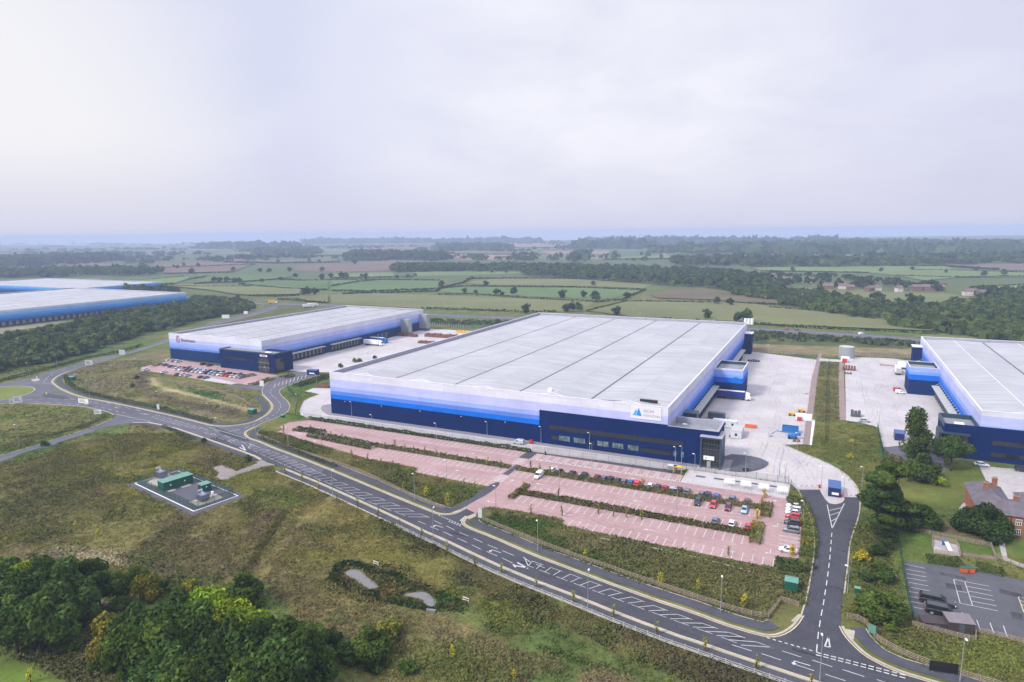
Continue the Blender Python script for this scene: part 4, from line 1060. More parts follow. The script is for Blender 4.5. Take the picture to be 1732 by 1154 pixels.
PAL = {
 'dark': [(.020, .034, .013), (.026, .044, .016), (.032, .050, .020)],
 'mid': [(.040, .062, .018), (.050, .072, .022), (.034, .054, .018)],
 'bright': [(.12, .165, .022), (.10, .15, .02), (.15, .18, .024)],
 'yellow': [(.26, .20, .018), (.20, .18, .02), (.15, .15, .025)],
 'olive': [(.085, .082, .022), (.070, .075, .022), (.10, .088, .026)],
 'pine': [(.020, .035, .016), (.030, .048, .018), (.040, .058, .02)],
 'autumn': [(.30, .15, .02), (.24, .16, .02), (.16, .13, .03)],
 'grey': [(.075, .068, .055), (.09, .075, .06)],
 'belt': [(.030, .048, .026), (.040, .058, .028), (.050, .062, .030), (.026, .042, .026)],
}
def crown_blobs(form, R, hgt, r):
    bl = []
    if form == 'round':
        zc_ = hgt - R * .95
        for k in range(16):
            d = r.normal(size=3); d /= np.linalg.norm(d); q = R * (.45 + .35 * r.rand())
            bl.append((d[0] * q, d[1] * q, zc_ + d[2] * q * .85, *(R * (.32 + .2 * r.rand()) * np.array((1, 1, .85)))))
        bl.append((0, 0, zc_, R * .6, R * .6, R * .6))
    elif form == 'tall':
        for k in range(34):
            f = (k + .5) / 34; z_ = hgt * (.10 + .86 * f); rr = R * (math.sin(math.pi * (.22 + .70 * f)) ** .8)
            a = r.rand() * 6.28; q = rr * (.25 + .45 * r.rand()); s_ = R * (.34 + .2 * r.rand())
            bl.append((math.cos(a) * q, math.sin(a) * q, z_, s_, s_, s_ * .9))
    elif form == 'wide':
        for k in range(18):
            a = r.rand() * 6.28; q = R * (.2 + .65 * r.rand()); z_ = hgt * (.45 + .45 * r.rand() * (1 - q / R * .6)); s_ = R * (.26 + .16 * r.rand())
            bl.append((math.cos(a) * q, math.sin(a) * q, z_, s_, s_, s_ * .7))
    elif form == 'dome':
        for k in range(22):
            a = r.rand() * 6.28; f = r.rand() ** .6; q = R * f * .8; z_ = hgt * (.82 - .5 * f * f) * (.55 + .45 * r.rand()); s_ = R * (.26 + .14 * r.rand())
            bl.append((math.cos(a) * q, math.sin(a) * q, max(s_ * .5, z_), s_, s_, s_ * .85))
    elif form == 'pine':
        for k in range(20):
            a = r.rand() * 6.28; f = r.rand(); z_ = hgt * (.25 + .72 * f); q = R * (1.05 - .7 * f) * (.3 + .6 * r.rand()); s_ = R * (.22 + .12 * r.rand())
            bl.append((math.cos(a) * q, math.sin(a) * q, z_, s_ * 1.3, s_ * 1.3, s_ * .6))
    return bl

def crown_mesh(name, form, R, hgt, pal, n, leaf, seed, fill=.35):
    r = np.random.RandomState(seed)
    bl = crown_blobs(form, R, hgt, r)
    P, Nn, k = crown_points(bl, n, r, fill)
    P[:, 2] = np.maximum(P[:, 2], .15)
    V, F, C_ = cards(P, Nn, leaf, leaf_colors(k, len(bl), n, PAL[pal], r), r)
    return fast_mesh(name, V, F, C_, [M['leaf']]), bl

def trunk_mesh(name, hgt, r0, bl, seed):
    r = random.Random(seed); b = MB()
    top = hgt * .62
    pts = [(0, 0, -.2)] + [(r.uniform(-.1, .1) * k, r.uniform(-.1, .1) * k, top * k / 4) for k in range(1, 5)]
    b.tube(pts, r0, 7, 0, r0 * .45)
    for q in r.sample(bl, min(7, len(bl))):
        s_ = Vector(pts[2]).lerp(Vector(pts[4]), r.random() * .8); e = Vector(q[:3])
        m_ = s_.lerp(e, .5) + Vector((0, 0, .12 * (e - s_).length))
        b.tube([tuple(s_), tuple(m_), tuple(e)], r0 * .38, 5, 0, r0 * .1)
    return b.mesh(name, M['bark'], True)

PROTO = {}
def proto(key, form, R, hgt, pal, n, leaf, nvar=2, fill=.35):
    out = []
    for k in range(nvar):
        me, bl = crown_mesh('crown', form, R, hgt, pal, n, leaf, hash_(key) + k * 7, fill)
        out.append((me, trunk_mesh('trunk', hgt, .03 * hgt + .05, bl, k + 5), hgt, R))
    PROTO[key] = out
def hash_(s_): return sum(ord(c) * (i + 3) for i, c in enumerate(s_)) % 9973

def tree(name, key, xy, label, cat='tree', group=None, scale=1.0, sz=None, var=None):
    me, tk, hgt, R = PROTO[key][rnd.randrange(len(PROTO[key])) if var is None else var]
    t = thing(name, label, cat, xy, rnd.uniform(0, 6.28), group)
    t.scale = (scale, scale, sz or scale)
    put('trunk', tk, t); put('crown', me, t)
    return t
proto('dark', 'round', 4.6, 10.5, 'dark', 4200, .62)
proto('mid', 'round', 4.4, 9.5, 'mid', 4200, .60)
proto('bright', 'round', 4.2, 9.5, 'bright', 4200, .58)
proto('olive', 'round', 3.8, 7.5, 'olive', 3000, .55, 1)
proto('ball', 'dome', 5.4, 8.5, 'mid', 6000, .55, 1)
proto('pine', 'pine', 5.2, 14.0, 'pine', 6500, .62, 2, .3)
proto('tall', 'tall', 5.2, 18.0, 'mid', 7000, .62, 1)
proto('spread', 'wide', 6.6, 12.5, 'dark', 6500, .62, 1)
proto('yew', 'dome', 6.8, 9.5, 'dark', 7000, .60, 2)
proto('bush', 'dome', 2.2, 2.6, 'mid', 900, .42, 2)
proto('bush_dark', 'dome', 2.4, 3.0, 'dark', 1100, .42, 2)
proto('bush_yellow', 'dome', 1.6, 2.4, 'yellow', 420, .34, 2)
proto('bush_olive', 'dome', 2.4, 2.8, 'olive', 1000, .42, 1)
proto('bush_grey', 'dome', 3.0, 3.0, 'grey', 900, .4, 1)
proto('lime', 'dome', 3.0, 4.2, 'bright', 1400, .42, 1)
PAL['sap'] = [(.13, .12, .04), (.10, .11, .035), (.15, .12, .05)]
proto('sapling', 'tall', .55, 2.5, 'sap', 60, .24, 3)
proto('sapling_yellow', 'tall', 1.0, 3.6, 'yellow', 150, .3, 2)
proto('sapling_autumn', 'tall', 1.1, 3.4, 'autumn', 170, .34, 2)

# foreground grove: crown centre in the survey, height of that centre, scale
def from_crown(px, py, zc_): return G(px, py, zc_)
GROVE = [
 # left clump
 (14, 1010, 'dark', 1.0), (50, 1000, 'dark', 1.05), (88, 1018, 'dark', 1.0), (118, 1000, 'dark', .9), (60, 1040, 'dark', 1.05), (22, 1046, 'dark', .95), (102, 1045, 'dark', .9), (140, 1012, 'dark', .85), (165, 985, 'dark', .7), (195, 990, 'mid', .6), (28, 972, 'bright', .8), (60, 976, 'bright', .55), (-16, 985, 'dark', 1.0), (8, 960, 'dark', .8), (72, 962, 'dark', .8), (110, 970, 'dark', .8), (150, 958, 'dark', .7), (232, 972, 'mid', .55), (248, 990, 'olive', .8),
 # round tree and the main clump
 (298, 1030, 'dark', 1.0), (265, 1052, 'dark', .9), (225, 1062, 'dark', .85), (352, 1028, 'bright', 1.0), (378, 1042, 'bright', 1.05), (412, 1056, 'bright', .95), (440, 1046, 'bright', .8), (330, 1058, 'dark', 1.0), (292, 1078, 'dark', 1.0), (186, 1072, 'olive', 1.15), (208, 1098, 'mid', 1.0), (250, 1095, 'mid', 1.0), (300, 1115, 'dark', 1.05), (345, 1098, 'dark', 1.0), (390, 1090, 'dark', 1.05), (440, 1085, 'dark', 1.0), (480, 1080, 'dark', .95), (510, 1100, 'dark', 1.05), (462, 1120, 'dark', 1.1), (412, 1130, 'mid', 1.0), (360, 1140, 'dark', 1.0), (500, 1138, 'dark', 1.0), (310, 1150, 'mid', .9), (255, 1135, 'dark', .85), (455, 1160, 'dark', 1.0), (408, 1165, 'mid', .8), (545, 1120, 'dark', .7), (530, 1070, 'mid', .6),
]
NM = {'dark': 'dark green', 'mid': 'mid green', 'bright': 'yellowish green', 'olive': 'olive green'}
for k, (px, py, key, s_) in enumerate(GROVE):
    hgt = PROTO[key][0][2] * s_; q = from_crown(px, py, hgt * .74)
    where = 'left-hand clump at the photo\'s lower left corner' if px < 200 and py < 1060 else ('small thicket edge right of the left clump' if py < 1000 else 'big foreground grove below the pond path')
    tree('tree', key, q, 'leafy %s broadleaf tree inside the %s' % (NM[key], where), 'tree', '%s trees in the %s' % (NM[key], where), s_ * .94, s_ * rnd.uniform(1.1, 1.4))
q = from_crown(411, 996, 4.0); tree('tree', 'ball', q, 'rounded green tree alone on the meadow just above the grove', 'tree', None, .95)
q = from_crown(626, 1088, 3.0); tree('shrub', 'ball', q, 'large round green shrub on the slope below the pond', 'shrub', None, .78)
for px, py, key, s_, lb in ((655, 1075, 'bush_olive', 1.3, 'olive yellow bush touching the large round shrub below the pond'), (590, 1115, 'bush_dark', 1.3, 'low dark bush left of the large round shrub below the pond'), (560, 1095, 'bush_dark', 1.2, 'low dark bush at the right foot of the foreground grove'), (640, 1130, 'bush_dark', 1.0, 'low dark bush at the bottom edge under the large round shrub'), (690, 1135, 'bush', .9, 'small green bush at the bottom edge right of the round shrub'), (200, 1030, 'bush', .9, 'green bush beside the earth track in the lower left'), (255, 1012, 'bush_olive', 1.1, 'olive bush at the meadow edge above the earth track'), (275, 1000, 'bush_dark', .9, 'dark bush at the meadow edge above the grove'), (320, 1000, 'bush_olive', 1.0, 'olive bush between the thicket and the round meadow tree'), (30, 1085, 'bush_dark', .9, 'dark bush beside the mown lawn corner'), (120, 1100, 'bush', .9, 'green bush right of the mown lawn corner'), (165, 1125, 'bush_dark', .9, 'dark bush between the lawn corner and the grove'), (75, 1075, 'bush', .9, 'pale green bush under the left clump of trees')):
    tree('shrub', key, G(px, py), lb, 'shrub', None, s_)
sheet('earth_track', smooth(GP([(150, 1008), (185, 1018), (232, 1030), (262, 1042), (240, 1042), (180, 1030), (152, 1020)]), 1, True), .03, M['earth'])
sheet('earth_track', smooth(GP([(535, 1130), (560, 1140), (590, 1160), (545, 1165)]), 1, True), .03, M['earth'])

# garden and eastern trees
def dt(key, px, py, s_, lb, sz=None, var=0, name='tree', ground=True):
    q = G(px, py) if ground else from_crown(px, py, PROTO[key][0][2] * s_ * .55)
    return tree(name, key, q, lb, 'tree' if name == 'tree' else 'shrub', None, s_, sz, var)
dt('tall', 1549, 778, 1.0, 'tall pyramid-shaped green tree in front of the third warehouse', 1.0)
dt('spread', 1608, 796, .88, 'dark spreading tree on a bare trunk before the third warehouse office', 1.02)
dt('ball', 1560, 812, 1.12, 'broad rounded green tree on the garden lawn edge', 1.1)
dt('bush_grey', 1545, 812, .9, 'greyish leafless bush under the broad rounded garden tree', None, 0, 'shrub')
dt('lime', 1589, 822, .85, 'small yellow green shrub beside the broad garden tree', None, 0, 'shrub')
dt('pine', 1481, 905, 1.12, 'dark pine nearest the cabin road, tallest of its clump', 1.25, 0)
dt('pine', 1508, 892, 1.05, 'dark pine at the garden side of the clump by the cabin road', 1.3, 1)
dt('pine', 1490, 868, .85, 'dark pine at the back of the clump by the cabin road', 1.0, 1)
dt('pine', 1493, 925, .62, 'low dark pine at the foot of the clump by the cabin road', .6, 0)
dt('yew', 1545, 892, .85, 'dark sloping yew bush between the pines and the lawn', .85, 0)
dt('yew', 1572, 894, .5, 'low dark evergreen at the tip of the sloping yew', .5, 1)
dt('yew', 1658, 905, .92, 'large dark yew tree in front of the brick house', 1.05, 1)
dt('yew', 1628, 895, .5, 'smaller dark evergreen joined to the large yew by the house', .55, 0)
dt('ball', 1494, 1048, .98, 'big round bush beside the green mesh fence near the junction', .7, 0, 'shrub')
dt('bush_yellow', 1458, 948, 1.3, 'orange yellow shrub in the grass beside the cabin road', None, 0, 'shrub')
for k, (px, py, key, s_, lb) in enumerate(((1470, 985, 'bush_dark', .8, 'dark low bush halfway along the grass strip by the cabin road'), (1490, 965, 'bush', .9, 'green low bush against the mesh fence beside the strip'), (1500, 985, 'bush_dark', 1.0, 'dark bush near the mesh fence above the big round bush'), (1475, 1010, 'bush_dark', .7, 'small dark bush left of the big round fence bush'), (1484, 940, 'bush_dark', 1.0, 'dark bush at the foot of the pine clump'), (1530, 870, 'bush', 1.0, 'green bush behind the sloping yew'), (1512, 780, 'bush_grey', .9, 'brown bare thicket beside the tall pyramid tree'), (1526, 790, 'bush_grey', 1.0, 'brown bare thicket under the tall pyramid tree'), (1440, 748, 'bush_yellow', .6, 'tiny yellow bush on the grass above the turning yard'), (1437, 775, 'bush_yellow', .8, 'yellow sapling bush on the grass beside the curved yard'), (1670, 902, 'bush_dark', .8, 'dark bush under the large yew by the house wall'))):
    tree('shrub', key, G(px, py), lb, 'shrub', None, s_)
# roadside saplings, south verge then embankment
SV = offset(S1, .8)
SAP = [(483, 802), (511, 813), (539, 828), (570, 845), (605, 858), (640, 874), (676, 893), (713, 912), (756, 935), (803, 958), (848, 970), (907, 995), (970, 1020), (1037, 1044), (1110, 1074), (1192, 1102), (1280, 1132), (1371, 1162)]
for k, (px, py) in enumerate(SAP):
    tree('sapling', 'sapling', G(px, py), 'thin roadside sapling on the near verge, %s from the substation track' % ORD[k], 'sapling', 'saplings along the near verge of the main road', 1.0 + .3 * rnd.random())
for px, py, s_, lb in ((683, 829, .8, 'yellow sapling on the bank left of the car park entrance, further one'), (757, 855, 1.1, 'bright yellow sapling at the fence corner left of the car park entrance'), (720, 840, .9, 'pale yellow sapling midway on the bank left of the entrance'), (1116, 990, .9, 'yellow green sapling on the long bank under the car park'), (1180, 1000, .8, 'pale sapling on the long bank, right of the yellow green one'), (1258, 1027, .9, 'yellow green sapling at the right end of the long bank'), (990, 945, .7, 'small pale sapling at the left end of the long bank'), (52, 1154, .8, 'yellow sapling at the edge of the mown lawn corner'), (128, 893, .6, 'small yellow bush alone in the left meadow'), (165, 907, .6, 'tiny yellow bush right of the other in the left meadow'), (765, 1112, .7, 'thin yellow sapling on the brown slope at the bottom edge'), (870, 1150, .6, 'yellowish sapling near the bottom centre of the slope')):
    tree('sapling', 'sapling_yellow', G(px, py), lb, 'sapling', None, s_)
CPS = [(526, 724), (541, 729), (560, 736), (579, 742), (620, 752), (600, 748), (651, 756), (668, 753), (685, 758), (700, 761), (719, 764), (738, 768), (755, 772), (774, 775), (790, 778), (806, 779), (825, 784), (847, 788), (898, 790), (913, 793), (930, 800), (898, 865), (950, 868), (595, 768), (622, 776), (645, 784), (665, 786), (480, 728), (740, 810), (803, 824), (785, 818), (1012, 865), (1038, 870), (1060, 872), (1085, 875), (1133, 880), (1165, 885), (885, 828), (925, 842), (945, 838), (975, 850), (1035, 918), (1232, 936)]
for k, (px, py) in enumerate(CPS):
    tree('sapling', 'sapling', G(px, py + 4), 'slender young tree planted among the car park bays and hedges', 'sapling', 'young trees in the main car park', .95 + .4 * rnd.random())
for px, py, lb in ((1288, 858, 'orange leaved young tree at the right end of the upper car park hedge'), (1281, 878, 'orange leaved sapling between the two car park hedge ends'), (1273, 898, 'orange leaved young tree at the right end of the lower hedge'), (1293, 842, 'thin orange sapling above the upper hedge end'), (1340, 940, 'orange sapling beside the white car in the corner bay'), (1087, 824, 'orange leaved sapling beside the red car in the hedge row')):
    tree('sapling', 'sapling_autumn', G(px, py), lb, 'sapling', None, .85)
for px, py, lb in ((600, 613, 'small green tree in the second yard behind the warehouse roof edge'), (608, 612, 'taller thin green tree in the second yard'), (634, 607, 'round small tree in the second yard, rightmost'), (576, 622, 'small bush at the corner of the second yard'), (545, 640, 'small tree beside the navy cabin hedge')):
    tree('tree', 'bush', G(px, py), lb, 'tree', None, .7, 1.1)
# ------------------------------------------------------------------ hedges and planting beds
def hedge(label, line, width, hgt, pal, dens=9, leaf=.5, group=None, name='hedge', rag=.25, cat='hedge'):
    r = np.random.RandomState(hash_(label) % 9000 + 1)
    line = resample(line, .8); n_ = max(40, int(length(line) * (width + hgt) * dens * 1.15))
    seg_ = np.array(line); t = r.rand(n_) * (len(line) - 1); i = np.minimum(t.astype(int), len(line) - 2); f = (t - i)[:, None]
    P = seg_[i] * (1 - f) + seg_[i + 1] * f
    D = seg_[i + 1] - seg_[i]; D /= np.linalg.norm(D, axis=1, keepdims=True) + 1e-9
    N2_ = np.stack([-D[:, 1], D[:, 0]], 1)
    loc = lattice(t * .8 / 2.2, t * 0, 3) ; hh = hgt * (1 - rag + 2 * rag * loc)
    # top and flanks of the clipped mass
    side = r.rand(n_)
    w_ = np.where(side < .55, r.rand(n_) * 2 - 1, np.where(side < .775, 1, -1) * (.88 + .2 * r.rand(n_)))
    z_ = np.where(side < .55, hh * (.9 + .22 * r.rand(n_) ** 2), hh * r.rand(n_))
    P3 = np.concatenate([P + N2_ * (w_ * width / 2)[:, None], z_[:, None]], 1)
    Nn = np.concatenate([N2_ * np.where(side < .55, w_ * .3, w_)[:, None], np.where(side < .55, 1, .25)[:, None]], 1) + r.normal(size=(n_, 3)) * .4
    pal_ = np.array(PAL[pal]) * 1.5; cc = pal_[(lattice(t * .8 / 3, t * 0 + 7, 9) * 2.99).astype(int) % len(pal_)] * (.75 + .5 * r.rand(n_, 1))
    o0 = P3.mean(0); P3[:, :2] -= o0[:2]
    V, F, C_ = cards(P3, Nn, leaf, cc, r)
    o = put(name, fast_mesh(name, V, F, C_, [M['leaf']]), None, (o0[0], o0[1], 0))
    return tag(o, label, cat, group)
def LL(*pts): return [L(*p) for p in pts]
PAL['bed'] = [(.052, .060, .020), (.066, .066, .024), (.040, .050, .016), (.085, .072, .030)]
PAL['bedgreen'] = [(.030, .046, .014), (.040, .058, .018), (.028, .04, .014)]
PAL['bedyellow'] = [(.085, .095, .018), (.12, .11, .02), (.05, .07, .018), (.16, .12, .02)]
hedge('long dark green hedge along the service road fence, above the left car park', LL((-2, -12.0), (104.5, -12.0)), 1.5, 1.2, 'bedgreen', 14)
hedge('short clipped hedge block at the left car park\'s far left end', LL((3.5, -26.0), (17.5, -25.2)), 4.0, 1.0, 'bedgreen', 11)
hedge('tapered dark hedge in the middle of the left car park', LL((15, -29.4), (30, -30.6), (48.5, -31.8)), 4.8, 1.15, 'bedgreen', 11)
hedge('narrow planting hedge between the two right-hand bay rows of the left car park', LL((48, -29.6), (104.6, -29.6)), 2.4, .9, 'bed', 12)
hedge('upper planted hedge across the right car park, behind the row of dark cars', LL((107.5, -30.0), (186.5, -30.0)), 2.1, 1.0, 'bed', 13)
hedge('hedge stub at the right end of the upper car park hedge', LL((187.6, -26.0), (187.6, -35.2)), 2.6, 1.0, 'bedyellow', 12)
hedge('lower planted hedge across the right car park', LL((116.5, -48.3), (186, -48.3)), 2.4, 1.0, 'bed', 13)
hedge('hedge stub at the left end of the lower car park hedge', LL((117.0, -42.0), (116.6, -54.0)), 1.8, .95, 'bed', 13)
hedge('hedge stub at the right end of the lower car park hedge', LL((186.6, -41.0), (186.6, -53.4)), 2.6, 1.05, 'bedyellow', 12)
hedge('yellow green planting strip between the corner bays and the cabin road', GP([(1346, 838), (1362, 870), (1368, 895), (1370, 920), (1366, 945)]), 3.4, 1.3, 'bedyellow', 12, .4)
hedge('dark green planting at the top of the strip beside the cabin road', GP([(1338, 845), (1345, 855), (1352, 866)]), 3.0, 1.3, 'bedgreen', 12, .4)
hedge('broad green planting bed below the white corner car', GP([(1314, 958), (1335, 961), (1358, 962), (1368, 968)]), 5.0, 1.3, 'bedgreen', 12, .4)
for px0, px1, lb in (((1567, 949), (1624, 957), 'left clipped hedge above the east car park, beside the orange bins'), ((1650, 962), (1696, 972), 'right clipped hedge above the east car park, beside the orange bins')):
    hedge(lb, GP([px0, px1]), 2.6, 1.5, 'bedgreen', 22, .3)
hedge('planted island beside the second side road and its white sign', GP([(424, 652), (440, 648), (460, 641)]), 4.5, .8, 'bedgreen', 9, .4)
hedge('brown planted island at the right end of the second car park', GP([(404, 639), (432, 635)]), 4.0, 1.0, 'autumn' if False else 'grey', 9, .45)
hedge('planted bed beside the second warehouse porch', GP([(478, 640), (495, 636)]), 5, 1.2, 'bedgreen', 8, .45)
hedge('small planted island at the left of the second car park', GP([(258, 620.5), (276, 616)]), 2.5, .9, 'bedgreen', 9, .45)
hedge('hedge along the second side road below the navy cabin', GP([(500, 655), (530, 646), (557, 638)]), 4.5, 1.6, 'bedgreen', 9, .45)
hedge('low roadside hedge on the outer bend of the roundabout exit', GP([(111, 638), (114, 648), (128, 658), (150, 667), (200, 678), (262, 690), (330, 708), (360, 716)]), 1.8, 1.3, 'belt', 10, .4)
hedge('long thin hedge between the roundabout approach road and the woodland belt', GP([(-20, 652), (0, 646), (40, 636), (95, 621), (145, 607), (195, 598), (240, 585)]), 2.0, 1.4, 'belt', 9, .45)
hedge('rough hedge bordering the slip road triangle', GP([(90, 736), (140, 722), (170, 711), (177, 703)]), 1.6, .9, 'belt', 10, .4)
hedge('thin hedge along the main road fence left of the tapered hedge', GP([(440, 741), (500, 765), (568, 791)]), 1.4, 1.0, 'bedgreen', 11, .36)
hedge('shrubby ditch line running down the meadow from the road', GP([(482, 866), (470, 885), (455, 908), (440, 930), (428, 950), (415, 965)]), 1.7, .7, 'bed', 7, .4, None, 'ditch_hedge', .5)
hedge('dark bush line at the roundabout meadow edge', GP([(276, 722), (300, 732), (330, 745)]), 1.5, .8, 'dark', 9, .36)
# dark bushes in the left meadow
for px, py, s_, lb in ((419, 780, .8, 'small dark bush beside the substation track entrance'), (75, 755, .8, 'small dark bush on the verge of the slip road'), (345, 748, .6, 'dark tuft bush on the near verge above the substation'), (232, 641, .7, 'dark bush in the brown scrub left of the ring path'), (224, 655, .7, 'second dark bush in the brown scrub, nearer the road')):
    tree('shrub', 'bush_dark', G(px, py), lb, 'shrub', None, s_)

# ------------------------------------------------------------------ rough grass: clumps standing on the unpaved land
def rough_grass(n, box_, seed):
    r = np.random.RandomState(seed)
    X = r.uniform(box_[0], box_[1], n); Y = r.uniform(box_[2], box_[3], n)
    keep = np.ones(n, bool)
    for p in PAVED:
        a = np.array(p); s_ = (X > a[:, 0].min()) & (X < a[:, 0].max()) & (Y > a[:, 1].min()) & (Y < a[:, 1].max()) & keep
        k = np.where(s_)[0]; keep[k[inpoly(X[k], Y[k], p)]] = False
    for o_, i_ in ((N1, -4.8), (N2, -4.8), (N3, -4.8), (N0, -4.8), (S1, 3.7), (S2, 3.3)):
        k = np.where(keep)[0]; d = dist_poly(X[k], Y[k], o_, False); keep[k[d < abs(i_)]] = False
    X, Y = X[keep], Y[keep]
    # only what the view can reach
    az = np.abs(np.arctan2(X, Y)); keep = az < .86
    X, Y = X[keep], Y[keep]
    c, h_, d_ = land(X, Y)
    k = (r.rand(len(X)) < d_ / 1.6 * np.clip(1.25 - .0 * Y, .2, 1)) & (h_ > .02)
    X, Y, c, h_ = X[k], Y[k], c[k], h_[k]
    return X, Y, c, h_, r
PX_, PY_, PC_, PH_ = [], [], [], []
for n, bx_, sd_ in ((215000, (-200, 150, 95, 260), 1), (120000, (-340, 260, 200, 420), 2)):
    X, Y, c, h_, r = rough_grass(n, bx_, sd_)
    PX_.append(X); PY_.append(Y); PC_.append(c); PH_.append(h_)
X = np.concatenate(PX_); Y = np.concatenate(PY_); c = np.concatenate(PC_); h_ = np.concatenate(PH_)
r = np.random.RandomState(8)
# pond water keeps clear
POND = [smooth(GP([(583, 970), (590, 964), (604, 963), (612, 968), (622, 978), (640, 990), (637, 996), (622, 996), (608, 987), (600, 978), (590, 977)]), 2, True),
        smooth(GP([(684, 1005), (700, 1003), (716, 1000), (730, 1008), (740, 1018), (732, 1027), (722, 1024), (712, 1014), (698, 1010), (685, 1010)]), 2, True)]
for p in POND:
    k = ~inpoly(X, Y, p); X, Y, c, h_ = X[k], Y[k], c[k], h_[k]
    h_ = np.minimum(h_, .04 + .4 * dist_poly(X, Y, p))
n = len(X)
reps = 8
XX = np.repeat(X, reps) + r.normal(size=n * reps) * .4; YY = np.repeat(Y, reps) + r.normal(size=n * reps) * .4
HH = np.repeat(h_, reps) * .85 * (.5 + .9 * r.rand(n * reps))
Pn = np.stack([XX, YY, HH * .45], 1)
az = r.rand(n * reps) * 6.283; Nn = np.stack([np.cos(az), np.sin(az), .75 + .5 * r.rand(n * reps)], 1)
cc = np.repeat(c, reps, 0) * (.6 + .8 * r.rand(n * reps, 1)) * (1 + .06 * r.normal(size=(n * reps, 3)))
V, F, C_ = cards(Pn, Nn, HH * .8 + .10, np.clip(cc, .004, 1), r)
V[:, 2] = np.maximum(V[:, 2], .01)
def grassmat():
    t = NT('rough_grass')
    a = t.node('ShaderNodeAttribute', _attribute_name='col').outputs['Color']
    return t.base(a, 1.0, 0, .0)
M['grass'] = grassmat()
gr = put('rough_grass', fast_mesh('rough_grass', V, F, C_, [M['grass']])); gr['kind'] = 'stuff'

# pond: water and reeds
def water():
    t = NT('pond_water')
    t.base((.15, .145, .14), .06, 0, .5)
    t.bump(t.noise(1.6, 3, .5), .05, .05)
    return t.m
M['water'] = water()
for p in POND: sheet('pond_water', p, .03, M['water'])
r = np.random.RandomState(21)
RE = []
ring = GP([(555, 982), (566, 958), (585, 950), (604, 952), (640, 965), (676, 972), (690, 985), (716, 990), (745, 1005), (790, 1022), (770, 1030), (720, 1034), (640, 1018), (590, 1002)])
A_ = np.array(ring)
X = r.uniform(A_[:, 0].min(), A_[:, 0].max(), 16000); Y = r.uniform(A_[:, 1].min(), A_[:, 1].max(), 16000)
k = inpoly(X, Y, ring)
for p in POND: k &= ~inpoly(X, Y, p)
X, Y = X[k], Y[k]; dd = dist_poly(X, Y, ring)
hh = np.where(dd < 2.6 * fbm(X, Y, 6, 14) + .5, .72, .42) * (.4 + .9 * r.rand(len(X)))
for p in POND: hh = np.minimum(hh, .05 + .45 * dist_poly(X, Y, p))
cw = np.where((dd > 2.6)[:, None] & (fbm(X, Y, 5, 4) > .48)[:, None], np.array([[.115, .070, .034]]), np.where((fbm(X, Y, 3.5, 44) > .52)[:, None], np.array([[.085, .085, .032]]), np.array([[.042, .068, .022]]))) * (.6 + .8 * r.rand(len(X), 1))
az = r.rand(len(X)) * 6.283
V, F, C_ = cards(np.stack([X, Y, hh * .5], 1), np.stack([np.cos(az), np.sin(az), .2 + .3 * r.rand(len(X))], 1), hh * 1.1, cw, r)
V[:, 2] = np.maximum(V[:, 2], .02)
rd = put('reeds', fast_mesh('reeds', V, F, C_, [M['grass']])); rd['kind'] = 'stuff'

# ------------------------------------------------------------------ woodland belts and far trees
proto('belt', 'round', 4.6, 9.5, 'belt', 520, 1.35, 5, .2)
proto('wood', 'round', 5.6, 12.5, 'belt', 520, 1.55, 4, .2)
proto('farm', 'round', 5.5, 11.5, 'dark', 300, 1.9, 3, .2)
def mtree(name, key, xy, label, cat, group, s_, sz=None):
    # distant tree: crown and trunk in one mesh, too small to show parts
    k = rnd.randrange(len(PROTO[key])); me, tk, hgt, R = PROTO[key][k]
    o = put(name, me, None, xy, rnd.uniform(0, 6.28)); o.scale = (s_, s_, sz or s_)
    return tag(o, label, cat, group)
def scatter_in(poly, n, mind, seed):
    r = random.Random(seed); a = np.array(poly); out = []; tries = 0
    while len(out) < n and tries < n * 60:
        tries += 1
        p = (r.uniform(a[:, 0].min(), a[:, 0].max()), r.uniform(a[:, 1].min(), a[:, 1].max()))
        if not inpoly(np.array([p[0]]), np.array([p[1]]), poly)[0]: continue
        if all((p[0] - q[0]) ** 2 + (p[1] - q[1]) ** 2 > mind * mind for q in out): out.append(p)
    return out
BELT = GP([(-30, 640), (30, 622), (110, 608), (170, 590), (235, 568), (290, 556), (350, 540), (415, 528), (432, 519), (400, 510), (330, 505), (312, 517), (230, 527), (165, 545), (95, 560), (-30, 585)])
bs = scatter_in(BELT, 168, 5.2, 3)
for p in bs: mtree('woodland_tree', 'belt', p, 'dull green tree massed in the woodland belt left of the second warehouse', 'tree', 'trees of the left woodland belt', rnd.uniform(.72, 1.12), rnd.uniform(.7, 1.15))
RWOOD = GP([(1592, 562), (1560, 560), (1500, 548), (1420, 534), (1335, 520), (1300, 508), (1236, 500), (1236, 492), (1310, 492), (1400, 500), (1440, 508), (1480, 520), (1560, 524), (1640, 512), (1760, 500), (1760, 592), (1700, 580)])
rs = scatter_in(RWOOD, 122, 8.5, 5)
for p in rs: mtree('woodland_tree', 'wood', p, 'dark tree massed in the woodland beyond the dual carriageway on the right', 'tree', 'trees of the right-hand woodland', rnd.uniform(.6, 1.05), rnd.uniform(.6, 1.0))
